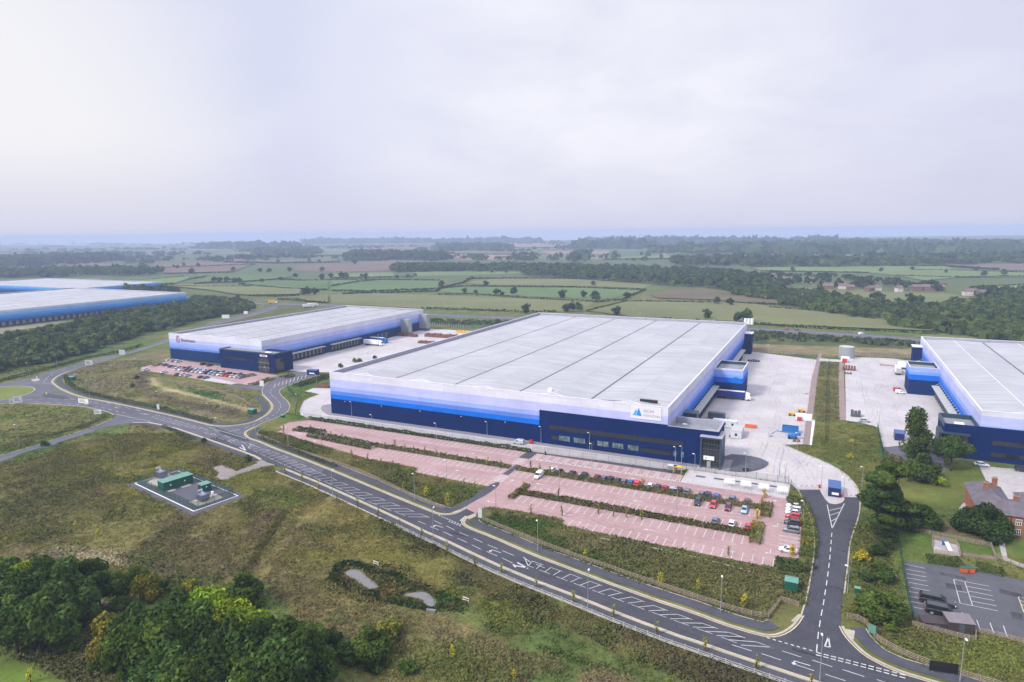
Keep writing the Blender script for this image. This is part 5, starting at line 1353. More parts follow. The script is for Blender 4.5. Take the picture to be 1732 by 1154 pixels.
# farther woods read as one mass each
def woods(name, polys, spacing, size, hgt, seed, pal='dark', per=22):
    r = np.random.RandomState(seed); P_, N_, C__, S_ = [], [], [], []
    pal_ = np.array(PAL[pal]) * (1.6, 1.65, 1.4)
    for poly in polys:
        a = np.array(poly); area = abs(sum(a[i - 1][0] * a[i][1] - a[i][0] * a[i - 1][1] for i in range(len(a)))) / 2
        m = int(min(1500, area / spacing ** 2)) + 3
        bx_ = (a[:, 0].max() - a[:, 0].min()) * (a[:, 1].max() - a[:, 1].min()); tot = int(m * bx_ / max(area, 1)) + 10
        X = r.uniform(a[:, 0].min(), a[:, 0].max(), tot); Y = r.uniform(a[:, 1].min(), a[:, 1].max(), tot); k = inpoly(X, Y, poly); X, Y = X[k], Y[k]
        for x, y in zip(X, Y):
            s_ = size * (.65 + .7 * r.rand()); h0 = hgt * (.7 + .5 * r.rand()); col = pal_[r.randint(len(pal_))] * (.8 + .4 * r.rand())
            D = r.normal(size=(per, 3)); D[:, 2] = np.abs(D[:, 2]); D /= np.linalg.norm(D, axis=1, keepdims=True)
            P_.append(np.array((x, y, h0 * .45)) + D * np.array((s_ * .5, s_ * .5, h0 * .5)) * (.8 + .3 * r.rand(per, 1))); N_.append(D + r.normal(size=(per, 3)) * .3)
            C__.append(col * (.75 + .5 * r.rand(per, 1))); S_.append(np.full(per, s_ * .45) * (.7 + .6 * r.rand(per)))
    V, F, C_ = cards(np.concatenate(P_), np.concatenate(N_), np.concatenate(S_), np.concatenate(C__), r)
    o = put(name, fast_mesh(name, V, F, C_, [M['leaf']])); o['kind'] = 'stuff'
    return o
woods('woodland_understory', [BELT], 5.5, 6.5, 5.5, 51, 'belt', 26)
woods('woodland_understory', [RWOOD], 9, 11, 7, 52, 'mid', 22)
woods('far_woodland', [GP([(664, 460), (882, 460), (884, 467), (976, 472), (1100, 481), (1236, 493), (1320, 490), (1270, 470), (1180, 462), (1000, 456), (880, 453), (664, 453)])], 11, 12, 13, 61)
woods('far_woodland', [GP([(1140, 449.5), (1250, 450), (1400, 452), (1560, 450), (1760, 446), (1760, 438), (1560, 441), (1400, 443), (1250, 442), (1140, 441)])], 22, 24, 17, 62, 'dark', 16)
woods('far_woodland', [GP([(1210, 430), (1640, 432), (1732, 428), (1732, 418), (1400, 414), (1200, 422)])], 60, 70, 22, 63, 'dark', 14)
woods('far_woodland', [GP([(-20, 452), (70, 450), (130, 449), (205, 443), (205, 437), (100, 438), (-20, 442)])], 35, 38, 20, 64, 'dark', 14)
woods('far_woodland', [GP([(-20, 471), (100, 470), (270, 466), (268, 461), (150, 460), (-20, 464)])], 18, 20, 15, 65, 'dark', 16)
woods('far_woodland', [GP([(205, 492), (300, 497), (300, 503), (215, 499)])], 10, 12, 11, 66, 'belt', 18)
woods('far_woodland', [GP([(430, 432), (540, 432), (535, 424), (440, 423)])], 38, 40, 18, 67, 'dark', 14)
woods('far_woodland', [GP([(588, 440), (757, 441), (750, 433), (590, 430)])], 28, 32, 18, 68, 'dark', 14)
woods('far_woodland', [GP([(733, 425), (860, 425), (858, 419), (740, 418)]), GP([(1100, 428), (1210, 430), (1200, 422), (1110, 422)])], 55, 60, 20, 69, 'dark', 12)
woods('far_woodland', [GP([(980, 421), (1100, 422), (1100, 418), (980, 417)]), GP([(330, 421), (500, 423), (500, 418), (340, 417)]), GP([(520, 413), (900, 411), (900, 408.5), (520, 410)]), GP([(1000, 414), (1400, 412), (1400, 409), (1000, 409)])], 110, 110, 22, 70, 'dark', 10)
woods('village_greenery', [GP([(1190, 470), (1240, 467), (1330, 466), (1420, 470), (1480, 476), (1560, 482), (1640, 488), (1660, 498), (1600, 500), (1540, 492), (1440, 490), (1330, 488), (1240, 484)])], 24, 11, 9, 71, 'dark', 18)
woods('village_greenery', [GP([(1236, 494), (1330, 489), (1335, 484), (1240, 480)]), GP([(1640, 500), (1760, 512), (1760, 495), (1660, 494)])], 13, 11, 9, 72, 'dark', 18)

def far_lines(n, seed):
    r = random.Random(seed); out = []
    for k in range(n):
        y = 408.5 + 33 * r.random() ** 1.6; x = r.uniform(-80, 1740); l = r.uniform(25, 150); t = r.uniform(-.9, .9)
        y -= (x - 866) * .0035 - 2
        a, c = G(x, y), G(x + l, y + t); dx, dy = c[0] - a[0], c[1] - a[1]; m = math.hypot(dx, dy); wd = r.choice((9, 12, 18, 40)); nx, ny = -dy / m * wd, dx / m * wd
        out.append([a, c, (c[0] + nx, c[1] + ny), (a[0] + nx, a[1] + ny)])
    return out
woods('far_hedgerows', far_lines(95, 5), 24, 22, 11, 91, 'dark', 9)
woods('far_hedgerows', far_lines(60, 9), 60, 30, 17, 92, 'dark', 9)
# single field trees
FT = [(362, 477, 1.0), (372, 478, 1.1), (384, 478, 1.1), (396, 478, 1.0), (405, 479, .9), (443, 478, .7), (475, 475, .8), (520, 500, 1.0), (533, 500, .9), (515, 501, .8), (545, 473, 1.1), (560, 471, 1), (578, 472, 1.2), (585, 471, 1.1), (619, 472, 1.0), (612, 469, .6), (672, 471, .7), (690, 470, .7), (702, 468, .7), (747, 487, .9), (822, 484, 1.0), (870, 500, .9), (840, 499, .9), (850, 500, .6), (786, 496, .7), (805, 497, .6), (951, 504, 1.1), (987, 503, .9), (1006, 511, 1.2), (890, 530, 1.0), (958, 528, .9), (968, 527, .95), (978, 528, .9), (1043, 533, .9), (1196, 540, .85), (1247, 546, .9), (1262, 546, 1.1), (1003, 484, .8), (1060, 505, .8), (1213, 515, .8), (1235, 517, .7), (832, 462, .7), (856, 463, .6), (300, 455, .9), (294, 452, .6), (311, 451, .9), (335, 452, .8), (240, 452, 1.2), (325, 463, 1.0), (395, 460, .8), (455, 462, 1.0), (490, 460, .9), (440, 460, .8), (510, 438, 1.0), (523, 443, .9), (420, 440, .7), (540, 444, .8), (545, 460, 1.1), (500, 470, .8), (1665, 468, 1.0), (1697, 467, 1.0), (1650, 458, .7), (1600, 462, .7), (1543, 457, .8), (1490, 460, .8), (1340, 460, 1.0), (1375, 505, 1.0), (1484, 512, 1.2), (1540, 515, 1.1), (1555, 516, 1.0), (1520, 518, .9), (1330, 432, 1.2), (900, 437, 1.4), (870, 437, 1.4), (930, 437, 1.0), (1040, 432, 1.3), (980, 436, 1.3), (750, 438, 1.4), (1118, 438, 1.0), (700, 458, .7), (470, 445, 1.0), (600, 447, 1.0), (640, 430, 1.3)]
for px, py, s_ in FT:
    q = G(px, py); d_ = math.hypot(*q)
    s_ *= 1.0 if d_ < 1500 else 1.25
    mtree('field_tree', 'farm', q, 'dark round tree standing alone or in a knot among the distant fields', 'tree', 'single trees on the plain', s_ * rnd.uniform(.9, 1.1), s_ * rnd.uniform(.8, 1.1))
HG = [[(560, 492.5), (622, 493.5), (740, 489.5), (782, 485)], [(580, 498), (622, 496.5), (740, 493.5), (745, 488)], [(740, 499), (802, 498), (886, 505), (1007, 511)], [(782, 485), (976, 487), (1092, 491.5)], [(788, 472), (830, 471.5), (976, 472)], [(742, 489), (784, 479), (800, 470)], [(1007, 511.5), (1052, 508), (1092, 491)], [(993, 527.5), (1060, 510.5)], [(1052, 511), (1160, 511.5), (1203, 512)], [(1266, 513.5), (1331, 518)], [(1300, 521), (1400, 529), (1480, 541)],
 [(712, 522.5), (800, 525), (882, 528.5), (940, 528)], [(1080, 541), (1140, 542), (1266, 548), (1330, 553)], [(1330, 553), (1400, 557), (1500, 561), (1592, 566)], [(560, 474), (640, 473.5), (745, 475)], [(560, 471), (620, 470), (700, 469)], [(670, 461), (700, 460), (800, 457.5)], [(328, 480.5), (360, 478.5), (405, 478), (480, 472)], [(405, 481), (482, 489.5), (555, 491)], [(479, 473), (520, 475.5), (560, 474)], [(275, 484), (355, 486), (425, 486)], [(422, 501), (470, 502), (506, 500)], [(470, 507), (500, 509), (560, 514)], [(167, 478), (240, 474.5), (315, 468)], [(187, 483), (294, 481)], [(320, 473), (352, 468)], [(255, 455), (335, 452), (430, 448)], [(380, 444), (469, 446), (575, 444)], [(278, 464), (395, 461)], [(400, 434), (500, 433), (600, 433)], [(1270, 453), (1413, 451.5), (1505, 450)], [(1287, 459), (1379, 460.5), (1470, 462)], [(1502, 451), (1594, 451), (1690, 457)], [(1540, 457.5), (1618, 458), (1735, 462)], [(1516, 467), (1618, 470), (1735, 468)], [(1640, 487), (1735, 483)], [(1653, 487), (1694, 495)], [(754, 430), (915, 432)], [(820, 420), (1000, 419)], [(1020, 440), (1200, 438)], [(560, 485), (600, 478), (640, 474)]]
for ln in HG:
    q = GP(ln); d_ = math.hypot(*q[0]); k = 1.0 if d_ < 900 else (1.5 if d_ < 1600 else 2.6)
    hedge('dark field hedge dividing the pastures on the distant plain', resample(q, 6), 2.2 * k, 1.7 * (1 if k < 2 else 1.5), 'dark', .9 / k, 1.5 * k, 'hedges dividing the distant fields', 'field_hedge', .4)
# embankment planting by the carriageway
woods('embankment_scrub', [GP([(1270, 562), (1420, 571), (1560, 582), (1560, 588), (1400, 580), (1270, 577)]), GP([(720, 542), (880, 546), (880, 552), (730, 548)])], 5, 4.5, 2.2, 81, 'belt', 10)
# ------------------------------------------------------------------ warehouses (built on the site grid)
def site(name, label, cat, u, v): return thing(name, label, cat, L(u, v), TH)
def ridged_roof(b, W_, D_, zg, zr, n, hip=6.0, x0=.6, y0=.6):
    # n parallel hipped ridges running away from the road, valley gutters between
    sp = (W_ - 2 * x0) / n; y1 = D_ - y0
    for k in range(n):
        a = x0 + k * sp + .45; c = x0 + (k + 1) * sp - .45; m = (a + c) / 2
        v = [(a, y0, zg), (c, y0, zg), (c, y1, zg), (a, y1, zg), (m, y0 + hip, zr), (m, y1 - hip, zr)]
        b.add(v, [(0, 1, 4), (1, 2, 5, 4), (2, 3, 5), (3, 0, 4, 5)])
def gutters(W_, D_, zg, n, x0=.6):
    b = MB(); sp = (W_ - 2 * x0) / n
    for k in range(1, n):
        x = x0 + k * sp; b.box(x - .5, x + .5, x0, D_ - x0, zg - .35, zg - .05)
    return b
def ridge_caps(W_, D_, zr, zg, n, hip=6.0, x0=.6):
    b = MB(); sp = (W_ - 2 * x0) / n
    for k in range(n):
        m = x0 + (k + .5) * sp
        b.tube([(m, x0 + hip, zr + .02), (m, D_ - x0 - hip, zr + .02)], .16, 4)
        for s_ in (-1, 1): b.tube([(m, x0 + hip, zr + .02), (m + s_ * (sp / 2 - .5), x0 + .1, zg + .05)], .13, 4)
    return b
def shell(W_, D_, h_, th=.45):
    # four outer walls, standing up as a parapet round the roof
    b = MB()
    o = [(0, 0), (W_, 0), (W_, D_), (0, D_)]; i = [(th, th), (W_ - th, th), (W_ - th, D_ - th), (th, D_ - th)]
    for k in range(4):
        a, c = o[k], o[(k + 1) % 4]; b.add([(*a, 0), (*c, 0), (*c, h_), (*a, h_)], [(0, 1, 2, 3)])
    return b
def parapet(W_, D_, h_, zb, th=.45):
    b = MB(); i = [(th, th), (W_ - th, th), (W_ - th, D_ - th), (th, D_ - th)]
    for k in range(4):
        a, c = i[k], i[(k + 1) % 4]; b.add([(*a, zb), (*c, zb), (*c, h_), (*a, h_)], [(3, 2, 1, 0)])
    return b
def coping(W_, D_, h_, th=.45):
    b = MB(); e = .06
    b.box(-e, W_ + e, -e, th + .05, h_, h_ + .16); b.box(-e, W_ + e, D_ - th - .05, D_ + e, h_, h_ + .16)
    b.box(-e, th + .05, th + .05, D_ - th - .05, h_, h_ + .16); b.box(W_ - th - .05, W_ + e, th + .05, D_ - th - .05, h_, h_ + .16)
    return b
def warehouse(t, W_, D_, h_, zg, zr, n, clad):
    part('wall', shell(W_, D_, h_), clad, t)
    part('parapet', parapet(W_, D_, h_, zg - .6), M['parapet_in'], t)
    part('coping', coping(W_, D_, h_), M['coping'], t)
    b = MB(); ridged_roof(b, W_, D_, zg, zr, n); rf = part('roof', b, M['roof'], t)
    part('gutter', gutters(W_, D_, zg, n), M['gutter'], rf)
    part('ridge_cap', ridge_caps(W_, D_, zr, zg, n), M['coping'], rf)
    b = MB(); b.box(.5, W_ - .5, .5, D_ - .5, zg - .5, zg - .36); part('roof_deck', b, M['flatroof'], rf)
    return rf
def text(body, size, parent, x, y, z, mat, rx=math.pi / 2, rz=0.0, name='lettering', extrude=.03):
    cu = bpy.data.curves.new(name, 'FONT'); cu.body = body; cu.size = size; cu.extrude = extrude; cu.align_x = 'LEFT'
    tmp = bpy.data.objects.new('tmp', cu); COL.objects.link(tmp)
    dg = bpy.context.evaluated_depsgraph_get(); me = bpy.data.meshes.new_from_object(tmp.evaluated_get(dg))
    bpy.data.objects.remove(tmp); me.materials.clear(); me.materials.append(mat)
    o = put(name, me, parent, (x, y, z)); o.rotation_euler = (rx, 0, rz); return o

HM = 19.05
wm = site('warehouse', 'largest warehouse in the centre, blue banded walls and pale grey roof', 'warehouse', 0, 0)
WU, WV = 151.9, 235.0
rf = warehouse(wm, WU, WV, HM, 17.3, 18.3, 5, M['clad_main'])
b = MB(); b.prism([(123.0, 1.6), (136.5, 1.6), (136.5, 7.5), (129, 7.5)], 17.4, 19.0); 
b = MB(); b.add([(122.4, 1.3, 17.52), (133.8, 1.3, 17.52), (133.6, 6.2, 18.2), (125.6, 6.6, 17.75)], [(0, 1, 2, 3)]); part('roof_patch', b, M['gutter'], rf)
b = MB(); b.box(139.5, 146.0, 8.8, 9.6, 17.9, 18.9); part('roof_vent', b, M['black'], rf)
b = MB(); b.cbox(102.5, 104.2, 9.0, 10.6, 17.9, 19.3, .15); part('roof_hatch', b, M['white'], rf)
# navy office front, flush with the long face, and its set-back end beyond the corner
of = MB()
OH = 12.6
of.box(103, 152.0, -.35, -.002, 0, OH + .35, 0, False)
of.box(152.0, 169.2, -.35, .1, 0, OH, 0, False)
of.box(168.85, 169.2, .1, 13.2, 0, OH, 0, False)
of.box(152.0, 169.2, 12.85, 13.2, 0, OH, 0, False)
offc = part('office_wall', of, M['clad_navy'], wm)
b = MB(); b.box(152.0, 168.85, .1, 12.85, 9.6, 10.6); part('office_roof', b, M['flatroof'], wm)
b = MB(); b.box(151.95, 152.3, .12, 12.84, 10.6, OH + .1); b.box(152.3, 168.8, 12.5, 12.84, 10.6, OH + .1); b.box(168.5, 168.84, .12, 12.5, 10.6, OH + .1); b.box(152, 169.3, -.4, -.0, OH + .003, OH + .15); b.box(168.7, 169.3, 0, 13.25, OH + .003, OH + .15); b.box(152, 168.7, 12.7, 13.25, OH + .003, OH + .15)
part('office_parapet', b, M['parapet_in'], wm)
b = MB(); b.cbox(155, 156.6, 9.8, 11, 10.6, 11.0, .1); part('rooflight', b, M['white'], wm)
def ribbon(mat, u0, u1, z0, z1, n, gap, y=-.42, skip=(), name='window'):
    w_ = (u1 - u0) / n
    for k in range(n):
        if k in skip: continue
        b = MB(); b.box(u0 + k * w_ + gap / 2, u0 + (k + 1) * w_ - gap / 2, y, y + .06, z0, z1); o = part(name, b, mat, wm)
ribbon(M['glass'], 107.0, 157.5, 5.9, 7.6, 25, .16)
for a, bb, m_ in ((108.0, 110.5, 'glass'), (111.0, 115.6, 'blind'), (117.0, 121.6, 'blind'), (122.4, 125.2, 'glass'), (126.3, 130.6, 'blind'), (132.0, 136.2, 'blind'), (137.8, 141.8, 'blind'), (142.6, 153.5, 'glass'), (154.2, 155.4, 'blind'), (156.8, 157.9, 'blind')):
    n_ = max(1, int((bb - a) / .9)); w_ = (bb - a) / n_
    b = MB()
    for k in range(n_): b.box(a + k * w_ + .06, a + (k + 1) * w_ - .06, -.42, -.36, 2.0, 3.9)
    part('window', b, M[m_], wm)
# glazed porch at the corner
po = MB(); po.box(163.6, 164.2, -2.6, -.36, 0, 10.4); po.box(170.0, 170.6, -2.6, 6.2, 0, 10.4); po.box(163.6, 170.6, -2.7, 6.3, 10.4, 11.0)
part('porch_frame', po, M['teal_steel'], wm)
b = MB(); b.box(164.2, 170.0, -1.9, -1.8, .0, 10.4); part('porch_glazing', b, M['glass'], wm)
b = MB()
for k in range(1, 6): b.box(164.2 + k * .97, 164.26 + k * .97, -1.96, -1.9, 0, 10.4)
for z_ in (3.1, 6.6, 8.4): b.box(164.2, 170.0, -1.965, -1.905, z_, z_ + .12)
part('mullion', b, M['greydark'], wm)
b = MB(); b.box(164.9, 168.4, -2.75, -2.6, 3.1, 4.5); sg = part('porch_sign', b, M['white'], wm)
b = MB(); b.add([(165.4, -2.77, 3.5), (166.0, -2.77, 3.5), (165.8, -2.77, 4.1)], [(0, 1, 2)]); part('emblem', b, M['blue'], sg)
b = MB(); b.box(166.0, 167.2, -2.3, -1.8, .2, 2.5); part('revolving_door', b, M['steel'], wm)
b = MB(); b.box(163.4, 170.8, -2.9, 6.4, 11.0, 11.12); part('porch_canopy', b, M['parapet_in'], wm)
# company sign board high on the corner
b = MB(); b.box(138.6, 149.6, -.16, -.003, 14.0, 18.6); M['sign_panel'] = plain('sign_panel', (.66, .66, .70), .5, .04, 1); sb = part('sign_board', b, M['sign_panel'], wm)
M['logo_a'] = NT('sign_blue').base((.02, .22, .62), .5); M['logo_b'] = NT('sign_teal').base((.02, .42, .62), .5); M['letter'] = NT('sign_letter_grey').base((.30, .36, .42), .5)
b = MB(); y = -.19
b.add([(139.3, y, 15.1), (140.6, y, 15.1), (140.9, y, 16.9), (140.5, y, 17.3)], [(0, 1, 2, 3)], 0)
b.add([(140.7, y, 15.1), (142.6, y, 15.1), (141.5, y, 18.0), (141.0, y, 16.6)], [(0, 1, 2, 3)], 1)
part('emblem', b, [M['logo_b'], M['logo_a']], sb)
text('IRON', 1.55, sb, 143.2, -.18, 16.6, M['letter']); text('MOUNTAIN', 1.12, sb, 143.2, -.18, 15.1, M['letter'])
# loading side: docks under a canopy, stair core and the hub tower
def docks(t, x, y0, y1, n, face, h_=5.4, canopy=True, name='loading_dock'):
    # face=+1 docks on the +u side, -1 on the -u side
    st = (y1 - y0) / n
    for k in range(n):
        y = y0 + (k + .5) * st; b = MB()
        a, c = (x + .02, x + 1.5) if face > 0 else (x - 1.5, x - .02)
        b.box(a, c, y - 1.9, y - 1.55, 0, 4.6); b.box(a, c, y + 1.55, y + 1.9, 0, 4.6); b.box(a, c, y - 1.9, y + 1.9, 4.603, 4.9)
        o = part(name, b, M['greydark'], t)
        b = MB(); q = x + .06 * face; b.box(min(q, q + .05 * face), max(q, q + .05 * face), y - 1.5, y + 1.5, 1.1, 4.3); part('dock_door', b, M['steel'], o)
    if canopy:
        b = MB(); a, c = (x + .02, x + 3.0) if face > 0 else (x - 3.0, x - .02)
        b.box(a, c, y0 - .6, y1 + .6, h_, h_ + .35); part('dock_canopy', b, M['rail_grey'], t)
        for k in range(n): y = y0 + (k + .5) * st; b = MB(); b.tube([((c if face > 0 else a) - .2 * face, y, h_ + .36), (x + .05 * face, y, h_ + 2.2)], .07, 5); part('canopy_stay', b, M['steel'], t)
docks(wm, WU, 36, 98, 14, 1)
docks(wm, WU, 126, 205, 16, 1)
b = MB(); b.box(WU + .003, WU + 5.2, 26.5, 31.5, 0, 10.6); part('stair_core', b, M['teal_steel'], wm)
b = MB(); b.box(WU + .003, WU + .5, 13.3, 26.4, 0, 6.0); part('service_door_panel', b, M['clad_navy'], wm)
b = MB(); b.box(WU + .01, WU + 4.5, 222, 231, 0, 13.4); cu_ = part('stair_core', b, M['clad_navy'], wm)
b = MB(); b.box(WU + .0, WU + 5.0, 221.6, 231.4, 13.41, 13.7); part('core_roof', b, M['coping'], cu_)
def tower(t, x0, x1, y0, y1, h_, clad):
    b = MB(); b.box(x0, x1, y0, y1, 0, h_, 0, False); b2 = MB()
    w_ = MB()
    for a, c in (((x0, y0), (x1, y0)), ((x1, y0), (x1, y1)), ((x1, y1), (x0, y1)), ((x0, y1), (x0, y0))): w_.add([(*a, 0), (*c, 0), (*c, h_), (*a, h_)], [(0, 1, 2, 3)])
    o = part('hub_tower', w_, clad, t)
    e = .35
    p = MB(); p.box(x0 + .02, x0 + e, y0 + .02, y1 - .02, h_ - 1.6, h_ - .003); p.box(x1 - e, x1 - .02, y0 + .02, y1 - .02, h_ - 1.6, h_ - .003); p.box(x0 + e, x1 - e, y0 + .02, y0 + e, h_ - 1.6, h_ - .003); p.box(x0 + e, x1 - e, y1 - e, y1 - .02, h_ - 1.6, h_ - .003)
    part('tower_parapet', p, M['teal_steel'], o)
    p = MB(); p.box(x0 + e, x1 - e, y0 + e, y1 - e, h_ - 1.9, h_ - 1.5); part('tower_roof', p, M['flatroof'], o)
    p = MB(); p.box(x0 - .05, x0 + e, y0 - .05, y1 + .05, h_, h_ + .14); p.box(x1 - e, x1 + .05, y0 - .05, y1 + .05, h_, h_ + .14); p.box(x0 + e, x1 - e, y0 - .05, y0 + e, h_, h_ + .14); p.box(x0 + e, x1 - e, y1 - e, y1 + .05, h_, h_ + .14)
    part('tower_coping', p, M['coping'], o)
    return o
o = tower(wm, WU + .004, 165.3, 100.2, 121.3, 14.0, M['clad_tower'])
b = MB(); b.box(161.2, 163.0, 100.08, 100.17, 8.5, 10.2); part('louvre', b, M['blue'], o)
b = MB()
for k in range(5): b.box(8 + k * 20, 8.3 + k * 20, -.2, -.003, 6.2, 6.45)
for k in range(7): pass
part('wall_light', b, M['lamp_white'], wm)

# second warehouse
w2 = site('warehouse', 'second warehouse beyond the road bend, lavender banded walls, long loading side', 'warehouse', -190.5, 61.6)
W2, D2, H2 = 83.4, 176.0, 16.9
rf2 = warehouse(w2, W2, D2, H2, 15.4, 16.7, 4, M['clad_two'])
b = MB(); b.box(56.5, 98.0, -8.2, -.003, 0, 11.2, 0, True); b.box(83.5, 101.9, -.003, 6.0, 0, 11.2); b.box(98.0, 101.9, -8.2, -.003, 0, 11.2)
o2 = part('office', b, M['clad_navy'], w2)
b = MB(); b.box(56.9, 101.5, -7.8, -.3, 11.201, 11.25); part('office_roof', b, M['flatroof'], o2)
b = MB(); b.box(56.4, 102.0, -8.3, -7.8, 11.202, 11.9); b.box(101.5, 102.0, -7.79, 6.0, 11.202, 11.9); b.box(56.4, 56.9, -7.79, -.1, 11.202, 11.9); part('office_parapet', b, M['teal_steel'], o2)
b = MB(); b.cbox(92, 96, -6, -4, 11.25, 11.8, .1); part('rooflight', b, M['white'], o2)
for k in range(18): b = MB(); b.box(61 + k * 1.3, 62.1 + k * 1.3, -8.28, -8.21, 6.0, 7.3); part('window', b, M['glass'], o2)
b = MB(); b.box(88.5, 97.8, -8.32, -8.22, .2, 8.6); b.box(101.92, 102.0, -7.8, -1.5, .2, 8.6); gl = part('entrance_glazing', b, M['glass'], o2)
b = MB()
for k in range(1, 9): b.box(88.5 + k * 1.03, 88.58 + k * 1.03, -8.38, -8.325, .2, 8.6)
for z_ in (3, 5.8): b.box(88.5, 97.8, -8.384, -8.327, z_, z_ + .14)
part('mullion', b, M['steel'], gl)
b = MB(); b.box(90.5, 96.3, -8.45, -8.33, 9.5, 10.6); s2 = part('office_sign', b, M['white'], o2)
b = MB(); b.add([(91.6, -8.47, 9.8), (95.2, -8.47, 9.8), (95.2, -8.47, 10.3), (91.6, -8.47, 10.3)], [(0, 1, 2, 3)]); part('lettering_bar', b, M['navy'], s2)
text('Bleckmann', 3.1, w2, 11.6, -.06, 12.1, M['black'])
M['logo_red'] = NT('sign_red').base((.26, .06, .14), .5)
b = MB()
for (x, z_, w_, h_, m_) in ((7.2, 11.4, .45, 4.2, 0), (8.0, 11.4, 2.4, .5, 1), (8.0, 12.2, .45, 1.2, 0), (9.9, 12.1, .5, 1.3, 1), (8.0, 13.4, 2.2, .5, 0), (8.3, 14.2, .45, 1.0, 1), (9.6, 14.1, .5, 1.1, 0), (8.0, 15.3, 1.9, .45, 1)): b.box(x, x + w_, -.08, -.01, z_, z_ + h_, m_)
part('emblem', b, [M['logo_red'], M['navy']], w2)
docks(w2, W2, 20, 52, 9, 1, 5.2); docks(w2, W2, 60, 90, 9, 1, 5.2); docks(w2, W2, 110, 125, 3, 1, 5.2, False)
for y0, h_ in ((143, 12.6), (169, 13.5)):
    b = MB(); b.box(W2 + .02, W2 + 7.5, y0, y0 + 4.6, 2.0, h_); part('stair_tower', b, M['steel'], w2)
    b = MB(); b.box(W2 + .02, W2 + 7.5, y0, y0 + 4.6, 0, 1.99); part('tower_base', b, M['greydark'], w2)
b = MB()
for k in range(11): b.box(W2 + .03, W2 + .4, 132 + k * 3.2, 134.4 + k * 3.2, .8, 2.6)
part('dock_buffer', b, M['black'], w2)

# third warehouse (right edge)
w3 = site('warehouse', 'third warehouse cut by the right edge, pale roof and blue walls', 'warehouse', 249.7, 44.6)
H3 = 17.6; W3, D3 = 118.0, 176.0
rf3 = warehouse(w3, W3, D3, H3, 16.0, 17.3, 4, M['clad_main'])
b = MB(); b.add([(1.2, 1.2, 16.3), (28.0, 1.2, 16.3), (28, 5.0, 16.62), (2.0, 5.0, 16.62)], [(0, 1, 2, 3)]); part('roof_patch', b, M['gutter'], rf3)
b = MB(); b.box(-10.2, 0, .1, 14.6, 0, 10.4); b.box(-10.2, 60, -.5, .08, 0, 12.0, 0)
o3 = part('office', b, M['clad_navy'], w3)
b = MB(); b.box(-9.8, -.1, .5, 14.2, 10.41, 10.5); part('office_roof', b, M['flatroof'], o3)
b = MB(); b.box(-10.25, -9.85, .1, 14.65, 10.405, 12.1); b.box(-9.85, -.02, 14.25, 14.65, 10.405, 12.1); b.box(-.3, -.02, .1, 14.25, 10.51, 12.1); part('office_parapet', b, M['teal_steel'], o3)
b = MB(); b.cbox(-6.5, -3.6, 4, 6.4, 10.5, 11.3, .1); part('rooflight', b, M['white'], o3)
b = MB(); b.box(-11.8, -2.6, -2.2, -.52, 8.6, 9.1); b.box(-11.8, -10.3, -.52, 6.0, 8.6, 9.1); b.box(-11.8, -11.2, -2.2, 6, 0, 8.59); pc = part('porch', b, M['teal_steel'], o3)
b = MB(); b.box(-10.0, -3.0, -.62, -.52, 0, 8.4); part('porch_glazing', b, M['glass'], pc)
for k in range(68): b = MB(); z_ = 6.0 if k < 34 else 1.8; x = 4 + k % 34 * 1.6; b.box(x, x + 1.45, -.6, -.52, z_, z_ + 1.6); part('window', b, M['glass'], o3)
docks(w3, 0, 20, 94, 17, -1)
tower(w3, -12.2, -.004, 97.5, 114.5, 13.4, M['clad_tower'])
docks(w3, 0, 118, 160, 9, -1)
b = MB(); b.box(-4.5, -.01, 164, 172, 0, 13.0); c3 = part('stair_core', b, M['clad_navy'], w3)
b = MB(); b.box(-5.0, 0, 163.6, 172.4, 13.01, 13.3); part('core_roof', b, M['coping'], c3)

# far left distribution sheds
def shed(name, label, u0, u1, v0, v1, h_, clad, n):
    t = site(name, label, 'warehouse', u0, v0)
    part('wall', shell(u1 - u0, v1 - v0, h_), clad, t)
    b = MB(); ridged_roof(b, u1 - u0, v1 - v0, h_ - 1.1, h_ - .2, n, 5); part('roof', b, M['roof'], t)
    part('coping', coping(u1 - u0, v1 - v0, h_), M['coping'], t); part('parapet', parapet(u1 - u0, v1 - v0, h_, h_ - 1.6), M['parapet_in'], t)
    return t
sh = shed('warehouse', 'long sky blue distribution shed at the far left edge behind the woodland', -690, -475, 60, 296, 15.0, M['clad_shed'], 6)
docks(sh, 215, 20, 190, 30, 1, 5.2, False)
q = GUV(124, 489, 12); shed('warehouse', 'pale roofed shed at the far left edge behind the sky blue shed', q[0] - 300, q[0], max(q[1], 314), max(q[1], 314) + 120, 12.0, M['clad_shed'], 5)

# ------------------------------------------------------------------ brick house on the right
def brick():
    t = NT('red_brick')
    br = t.node('ShaderNodeTexBrick', Vector=t.node('ShaderNodeMapping', Vector=t.tc.outputs['Object'], Rotation=(math.pi / 2, 0, 0)).outputs[0], Scale=4, Color1=(.30, .105, .055, 1), Color2=(.23, .075, .042, 1), Mortar=(.30, .22, .17, 1))
    return t.base(t.scale(br.outputs['Color'], t.map(t.noise(.6, 5, .6), .3, .7, .8, 1.15)), .9, 0, .2)
M['brick'] = brick()
def slate():
    t = NT('slate_roof')
    n = t.noise(.5, 6, .7); w_ = t.node('ShaderNodeTexWave', _bands_direction='Z', Vector=t.tc.outputs['Object'], Scale=3.2, Distortion=1.0).outputs['Fac']
    c = t.mix(t.map(n, .35, .65, 0, 1), (.085, .080, .100), (.150, .130, .145))
    return t.base(t.scale(c, t.map(w_, 0, 1, .85, 1.08)), .75, 0, .3)
M['slate'] = slate()
M['frame_white'] = plain('white_window_frame', (.72, .74, .74), .5, .05, 3)
